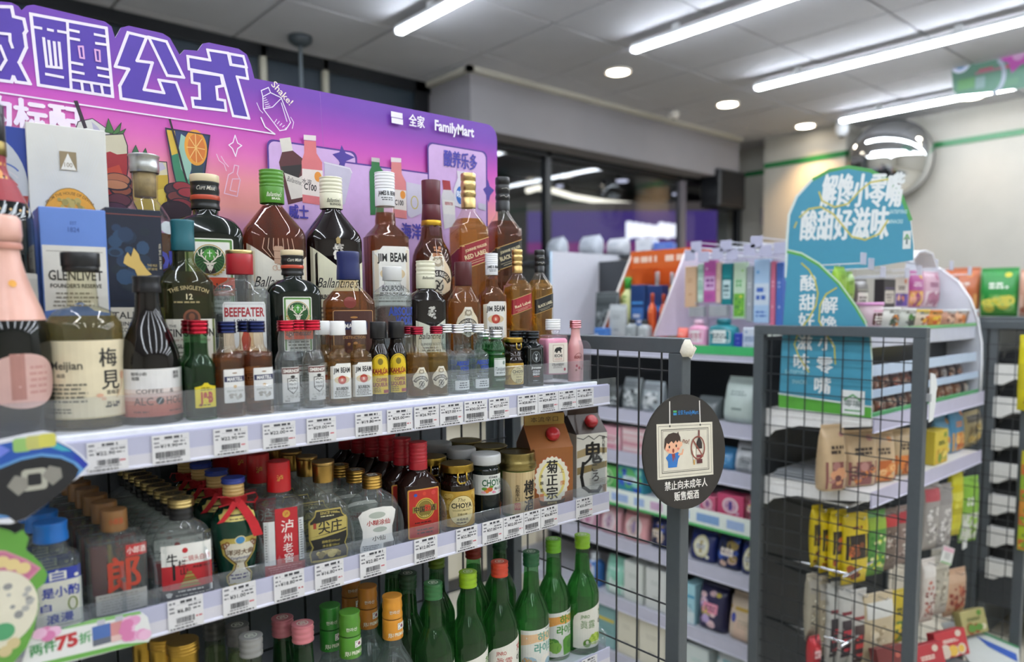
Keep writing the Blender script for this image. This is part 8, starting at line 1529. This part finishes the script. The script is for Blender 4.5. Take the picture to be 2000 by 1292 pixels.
# shelf of pouches
KR = [(1600, 1646, 828, '#b39a78', 'kraft pouch with roasted print, deepest on the second snack shelf', .93), (1644, 1704, 838, '#bfa583', 'kraft pouch with roasted print in the middle of the second snack shelf', .905), (1692, 1740, 842, '#c0a684', 'kraft pouch with orange print beside the panel post', .885), (1736, 1792, 836, '#b8a07c', 'kraft pouch with shrimp print behind the panel post', .875)]
for i, (a_, b_, py, col, lb, Y0) in enumerate(KR):
    x0, x1 = shelf_x(a_, Y0, 1.04), shelf_x(b_, Y0, 1.04); zt = atY((a_+b_)/2, py, Y0).z
    pack('kraft_pouch', lb, 'pouch', ((x0+x1)/2, Y0, .947), radians(-24), (x1-x0)*.56, zt-.947, .06, 'pouch', col, 'photo', (('#7a4a44', '#a0706a', '#c9906a', '#5f3a3a', '#3a2c22'), ('#8a5550', '#b07f78', '#c97a3a', '#6a4240', '#3a2c22'), ('#b5602a', '#d08a4a', '#c9703a', '#e0b07a', '#3a2c22'), ('#b9682f', '#d9935a', '#cc7a3a', '#8a4a2a', '#3a2c22'))[i], seed=i+140)
for i, (a_, b_, py, col, sty, cols, shp, lb) in enumerate(((1812, 1838, 838, '#c9b440', 'photo', ('#d0a83a', '#6a8a3a', '#e0cc6a', '#a88a2a', '#4a5a2a'), 'box', 'yellow carton past the panel post'), (1822, 1850, 812, '#5a8fb0', 'photo', ('#d9b43a', '#c98a3a', '#e0cc6a', '#7aa0b8', '#d9dde0'), 'pouch', 'blue and yellow pouch past the panel post'), (1850, 1876, 795, '#4a86ac', 'photo', ('#d09a3a', '#c97a3a', '#e0b46a', '#b5582a', '#d98a4a'), 'pouch', 'blue and orange pouch on the second snack shelf'), (1878, 1912, 802, '#8f8058', 'goods', ('#b99a4a', '#6a5a3a', '#d0c08a', '#4a443a'), 'bag', 'clear bag of golden snacks at the shelf end'))):
    Y0 = (.872, .91, .90, .89)[i]; x0, x1 = shelf_x(a_, Y0, 1.04), shelf_x(b_, Y0, 1.04); zt = atY((a_+b_)/2, py, Y0).z
    pack('snack_pack', lb, 'pack', ((x0+x1)/2, Y0, .947), 0, (x1-x0)*.97, zt-.947, .045, shp, col, sty, cols, seed=i+150)
for i in range(3):
    t = thing('spare_tray', '%s flat grey tray at the back of the second snack shelf' % ('lowest', 'middle', 'topmost')[i], 'tray', (2.12, 1.06-.006*i, .9462+.008*i), 0, 'flat grey trays on the snack shelf')
    MB().box(-.10, .14, -.07, .07, 0, .004, ('#8f9498', '#a9adb0', '#9a9ea2')[i], .001).build('bottom', 'plastic', t); MB().box(-.10, .14, -.07, -.067, .004, .0075, '#b0b4b6').build('lip', 'plastic', t)

# hanging bags below
HG = [ # columns, rows, plane, colour, style, accents, label
 (1562, 1602, 990, 1110, .995, '#c4ad1c', 'chips', ('#3a2a1a', '#b5562a', '#6b3a1f', '#d9c42a', '#7a2f1f'), 'yellow snack bag hanging behind the wire, deepest of four'), (1588, 1628, 996, 1118, .975, '#c9b11a', 'chips', ('#3a2a1a', '#b5562a', '#6b3a1f', '#d9c42a', '#7a2f1f'), 'yellow snack bag hanging behind the wire, second'), (1606, 1652, 998, 1128, .945, '#cfb71c', 'chips', ('#2f2218', '#c0622f', '#7a4426', '#d9c42a', '#7a2f1f'), 'yellow snack bag hanging behind the wire, third'), (1646, 1692, 1000, 1136, .915, '#d0b81e', 'chips', ('#2f2218', '#c0622f', '#7a4426', '#d9c42a', '#7a2f1f'), 'yellow snack bag hanging in front of the other three'),
 (1690, 1726, 996, 1120, .905, '#4f8a3a', 'goods', ('#c4cf3a', '#3a7a2f', '#d9d9a0', '#8fae3a'), 'green and yellow bag beside the yellow snack bags'), (1724, 1748, 992, 1110, .90, '#6b5a50', 'goods', ('#a48f84', '#4a3a34', '#c4b9b0', '#b93a3a'), 'brown stick snack bag behind the wire'), (1750, 1776, 986, 1098, .89, '#85726a', 'goods', ('#b9a8a0', '#5a4640', '#d0c9c0', '#a8323a'), 'brown and red snack bag beside the panel post'),
 (1540, 1582, 1130, 1262, .99, '#8f8878', 'goods', ('#b0a68c', '#6a6250', '#c9c2ae', '#8f8a80'), 'clear bag of dried fish, deepest in the lowest row'), (1578, 1614, 1128, 1284, .975, '#968c78', 'goods', ('#b9ae94', '#706654', '#cfc8b4', '#98938a'), 'clear bag of dried fish, second in the lowest row'), (1614, 1644, 1136, 1300, .95, '#a9a9a4', 'label', ('#2f2a2f', '#b93a44', '#7a2a34'), 'white and black snack bag in the lowest row, first'), (1636, 1664, 1142, 1300, .93, '#b0afaa', 'label', ('#352d33', '#b93a44', '#7a2a34'), 'white and black snack bag in the lowest row, second'), (1660, 1690, 1150, 1310, .91, '#b5b2ac', 'label', ('#4a3a3a', '#c94a4a', '#8a3a3a'), 'white and red snack bag in the lowest row'), (1686, 1740, 1156, 1320, .88, '#b8a88a', 'goods', ('#cfc0a0', '#a08f70', '#ddd2b8', '#c9c9c4'), 'clear noodle snack bag with black brush marks'), (1738, 1772, 1150, 1252, .87, '#b59f2a', 'photo', ('#4a6a2f', '#d0b83a', '#3a4a2a', '#c9a42a', '#2f3a24'), 'yellow and green snack bag beside the panel post'), (1528, 1580, 1262, 1330, .97, '#a8262f', 'flower', ('#c9404a', '#7a1f2a', '#d0555a', '#8f2430', '#d9b4b4', '#7a2a34'), 'red bag at the foot of the wire panel'),
 (1802, 1830, 940, 1070, .86, '#8f8a86', 'goods', ('#b9b4b0', '#6a6462', '#d0ccca', '#a84a52'), 'grey clear snack bag past the panel post, first'), (1828, 1854, 944, 1080, .87, '#989390', 'goods', ('#c4c0bc', '#726c6a', '#d5d2d0', '#8a8684'), 'grey clear snack bag past the panel post, second'), (1856, 1876, 912, 1042, .90, '#c9c02a', 'stripe', ('#d0cc3a', '#b0a824', '#d9d45a'), 'narrow yellow snack bag past the panel post'), (1878, 1906, 930, 1054, .93, '#7fae3a', 'photo', ('#c9ccc0', '#8fb84a', '#d5d9cc', '#5a8a2a', '#dfe3d6'), 'green and white snack bag at the rack end'),
 (1800, 1822, 1090, 1210, .855, '#c4bcb4', 'goods', ('#8a3a34', '#6a2a28', '#b0685a', '#cfcac4'), 'clear bag of red dates past the panel post, first'), (1820, 1848, 1070, 1195, .86, '#a8a294', 'goods', ('#7a7264', '#c0baa8', '#8f887a', '#d0ccc0'), 'clear bag of grey nuts past the panel post'), (1846, 1880, 1110, 1198, .875, '#b9967a', 'goods', ('#8f3f30', '#7a3428', '#b06a50', '#c4a48a'), 'clear bag of red dates past the panel post, second')]
for i, (a_, b_, t0, t1, Y0, col, sty, cols, lb) in enumerate(HG):
    zm = atY((a_+b_)/2, t0, Y0).z; x0, x1 = shelf_x(a_, Y0, zm-.05), shelf_x(b_, Y0, zm-.05); zl = atY((a_+b_)/2, t1, Y0).z
    x0 = max(x0, 2.01); zl = max(zl, .14); h_ = zm-zl
    p = pack('snack_bag', lb, 'bag', ((x0+x1)/2, Y0, zl), radians(-18), max(.04, (x1-x0)*.64), h_, .034, 'bag', col, sty, cols, seed=i+170)
    L_ = (1.145-Y0)*1000
    MB().tube([(0, L_, h_*1000-14), (0, -30, h_*1000-14), (0, -34, h_*1000-6)], 1.8, '#c4c7cc', 6).build('hook', 'chrome', p, .001)
t = thing('price_card', 'white and pink price card hanging on the grey nut bag', 'price card', tuple(atY(1850, 1084, .83)), radians(-10)); t.rotation_euler = (0, .35, radians(-10))
MB().box(-.035, .035, -.001, .001, -.028, .028, '#cfd0cc').build('card', 'paper', t); a = Art(); a.rect(-.033, .012, .033, .026, '#d0a4b4').rect(-.033, -.027, .033, -.022, '#7aa86a').small(-.02, -.012, .02, .008, 3, '#8a8a8a', 3); a.emit(lambda u, v, d: (u, -.0012-d, v), None, .0001).build('card_print', 'print', t)
t = thing('price_card', 'small white price card on a hook past the panel post', 'price card', tuple(atY(1884, 1062, .90)), 0); MB().box(-.022, .022, -.001, .001, -.016, .016, '#d5d6d4').build('card', 'paper', t); MB().tube([(0, .001, .01), (0, .2, .01)], .002, '#c4c7cc', 6).build('hook', 'chrome', t)

# promotional cartons in front of the lowest shelf, flyer, blank tag, chips bags, hanging pouch strip
lt = thing('low_rack', 'low grey wire stand at the rack foot carrying red printed cartons', 'stand', (0, 0, 0))
MB().box(2.02, 2.6, .74, .90, .30, .31, '#55595c', .001).build('shelf', 'steel', lt)
for x in (2.04, 2.58): MB().box(x-.008, x+.008, .75, .766, 0, .30, '#44484b').build('leg', 'steel', lt); MB().box(x-.008, x+.008, .874, .89, 0, .30, '#44484b').build('leg', 'steel', lt)
for i, (px, py, w_, cols, lb) in enumerate(((1752, 1268, .10, ('#6a2a2a', '#a8584a', '#c9a07a', '#55201f', '#d0b8a8'), 'dark red carton on the low stand behind the panel post'), (1818, 1262, .13, ('#a8323a', '#c9b8a8', '#d0aa4a', '#7a2430', '#e0cfc0'), 'red printed carton on the low stand, first past the post'), (1866, 1236, .14, ('#b5353c', '#d0c0b0', '#d9b04a', '#8a2a34', '#e0d4c8'), 'tallest red printed carton on the low stand'), (1912, 1272, .12, ('#a9a06a', '#5f8a3a', '#d5ccae', '#8a4a2a', '#4a5a2a'), 'cream and green carton on the low stand'))):
    p = atY(px, py, .80); pack('snack_carton', lb, 'carton', (p.x, .79+.01*i, .3105), -.35, w_, max(.08, p.z-.31), .03, 'box', cols[0], 'photo', cols, seed=i+210, tilt=-.30)
t = thing('floor_flyer', 'large white and blue promotional board lying low by the far rack', 'board', (0, 0, 0))
q = [atZ(x, y, .30) for x, y in ((1838, 1216), (1870, 1210), (1990, 1262), (1992, 1300), (1900, 1300))]
MB().add([tuple(v) for v in q]+[(v.x, v.y, v.z-.006) for v in q], [(0, 1, 2, 3, 4), (9, 8, 7, 6, 5), (0, 5, 6, 1), (1, 6, 7, 2), (2, 7, 8, 3), (3, 8, 9, 4), (4, 9, 5, 0)], '#c9ccc8').build('board', 'board', t)
q2 = [atZ(x, y, .301) for x, y in ((1905, 1240), (1985, 1276), (1988, 1292), (1930, 1262))]; q3 = [atZ(x, y, .301) for x, y in ((1872, 1212), (1990, 1262), (1990, 1266), (1870, 1216))]
MB().add([tuple(v) for v in q2], [(0, 1, 2, 3)], '#2f55a8').add([tuple(v) for v in q3], [(0, 1, 2, 3)], '#3f8a5a').build('board_print', 'print', t)
for x, y in ((q[0].x+.05, q[0].y-.05), (q[4].x, q[4].y), ((q[1].x+q[2].x)/2, (q[1].y+q[2].y)/2)): MB().box(x-.01, x+.01, y-.01, y+.01, 0, .294, '#555').build('leg', 'steel', t)
t = thing('blank_tag', 'blank white curved tag fixed to the wire panel post', 'tag', tuple(atY(1822, 775, .694)))
MB().prism([(-.02, -.062), (.004, -.058), (.016, -.02), (.018, .012), (.024, .022), (.014, .046), (.004, .058), (-.02, .062)], -.0015, .0015, '#d5d7d6').build('card', 'paper', t); MB().box(-.028, -.018, -.004, .010, -.01, .01, '#9a9c9e', .001).build('clip', 'plastic', t)
for i, (a_, b_, py, col, cols, lb) in enumerate(((1846, 1916, 524, '#b5623a', ('#d99a5a', '#c97a3a', '#e0b98a', '#8a3f24', '#e0d0c4'), 'orange crisp bag on top of the bread rack'), (1918, 1992, 524, '#2f8a3f', ('#5aa04a', '#c9c03a', '#d9cf5a', '#8fc070', '#dfe6d6'), 'green crisp bag with a yellow fruit on top of the bread rack'), (1994, 2060, 526, '#c99a84', ('#d9b4a0', '#b5705a', '#e0c9b9', '#a8584a', '#e6d9d0'), 'pale pink crisp bag on top of the bread rack'))):
    X0 = 3.66; A_, B_ = atX(a_, py, X0), atX(b_, py, X0); pack('crisp_bag', lb, 'bag', (X0, (A_.y+B_.y)/2, 1.401), -pi/2+.1, abs(A_.y-B_.y), A_.z-1.401, .07, 'bag', col, 'photo', cols, seed=i+230)
t = pack('yellow_pouch', 'bright yellow pouch hanging outside the far wire panel', 'pouch', (2.88, .672, 1.10), -pi/2, .13, .25, .03, 'bag', '#c9bd1a', 'band', ('#bdb01a', '#8f5a2a', '#b5402c'), seed=240); MB().tube([(0, 0, 240), (0, 30, 245)], 2, '#999', 6).build('hook', 'chrome', t, .001)
for i in range(4):
    t = pack('sachet', '%s sachet of the yellow green strip hanging at the far wire panel' % ('top', 'second', 'third', 'lowest')[i], 'sachet', (2.89, .690, .88-.085*i), -pi/2, .055, .083, .008, 'bag', ('#b9b02a', '#8fae3a', '#c98a3a', '#a8b82f')[i], 'photo', ('#c96a3a', '#7a9a2a', '#d9cc4a', '#5a7a2a'), seed=250+i)
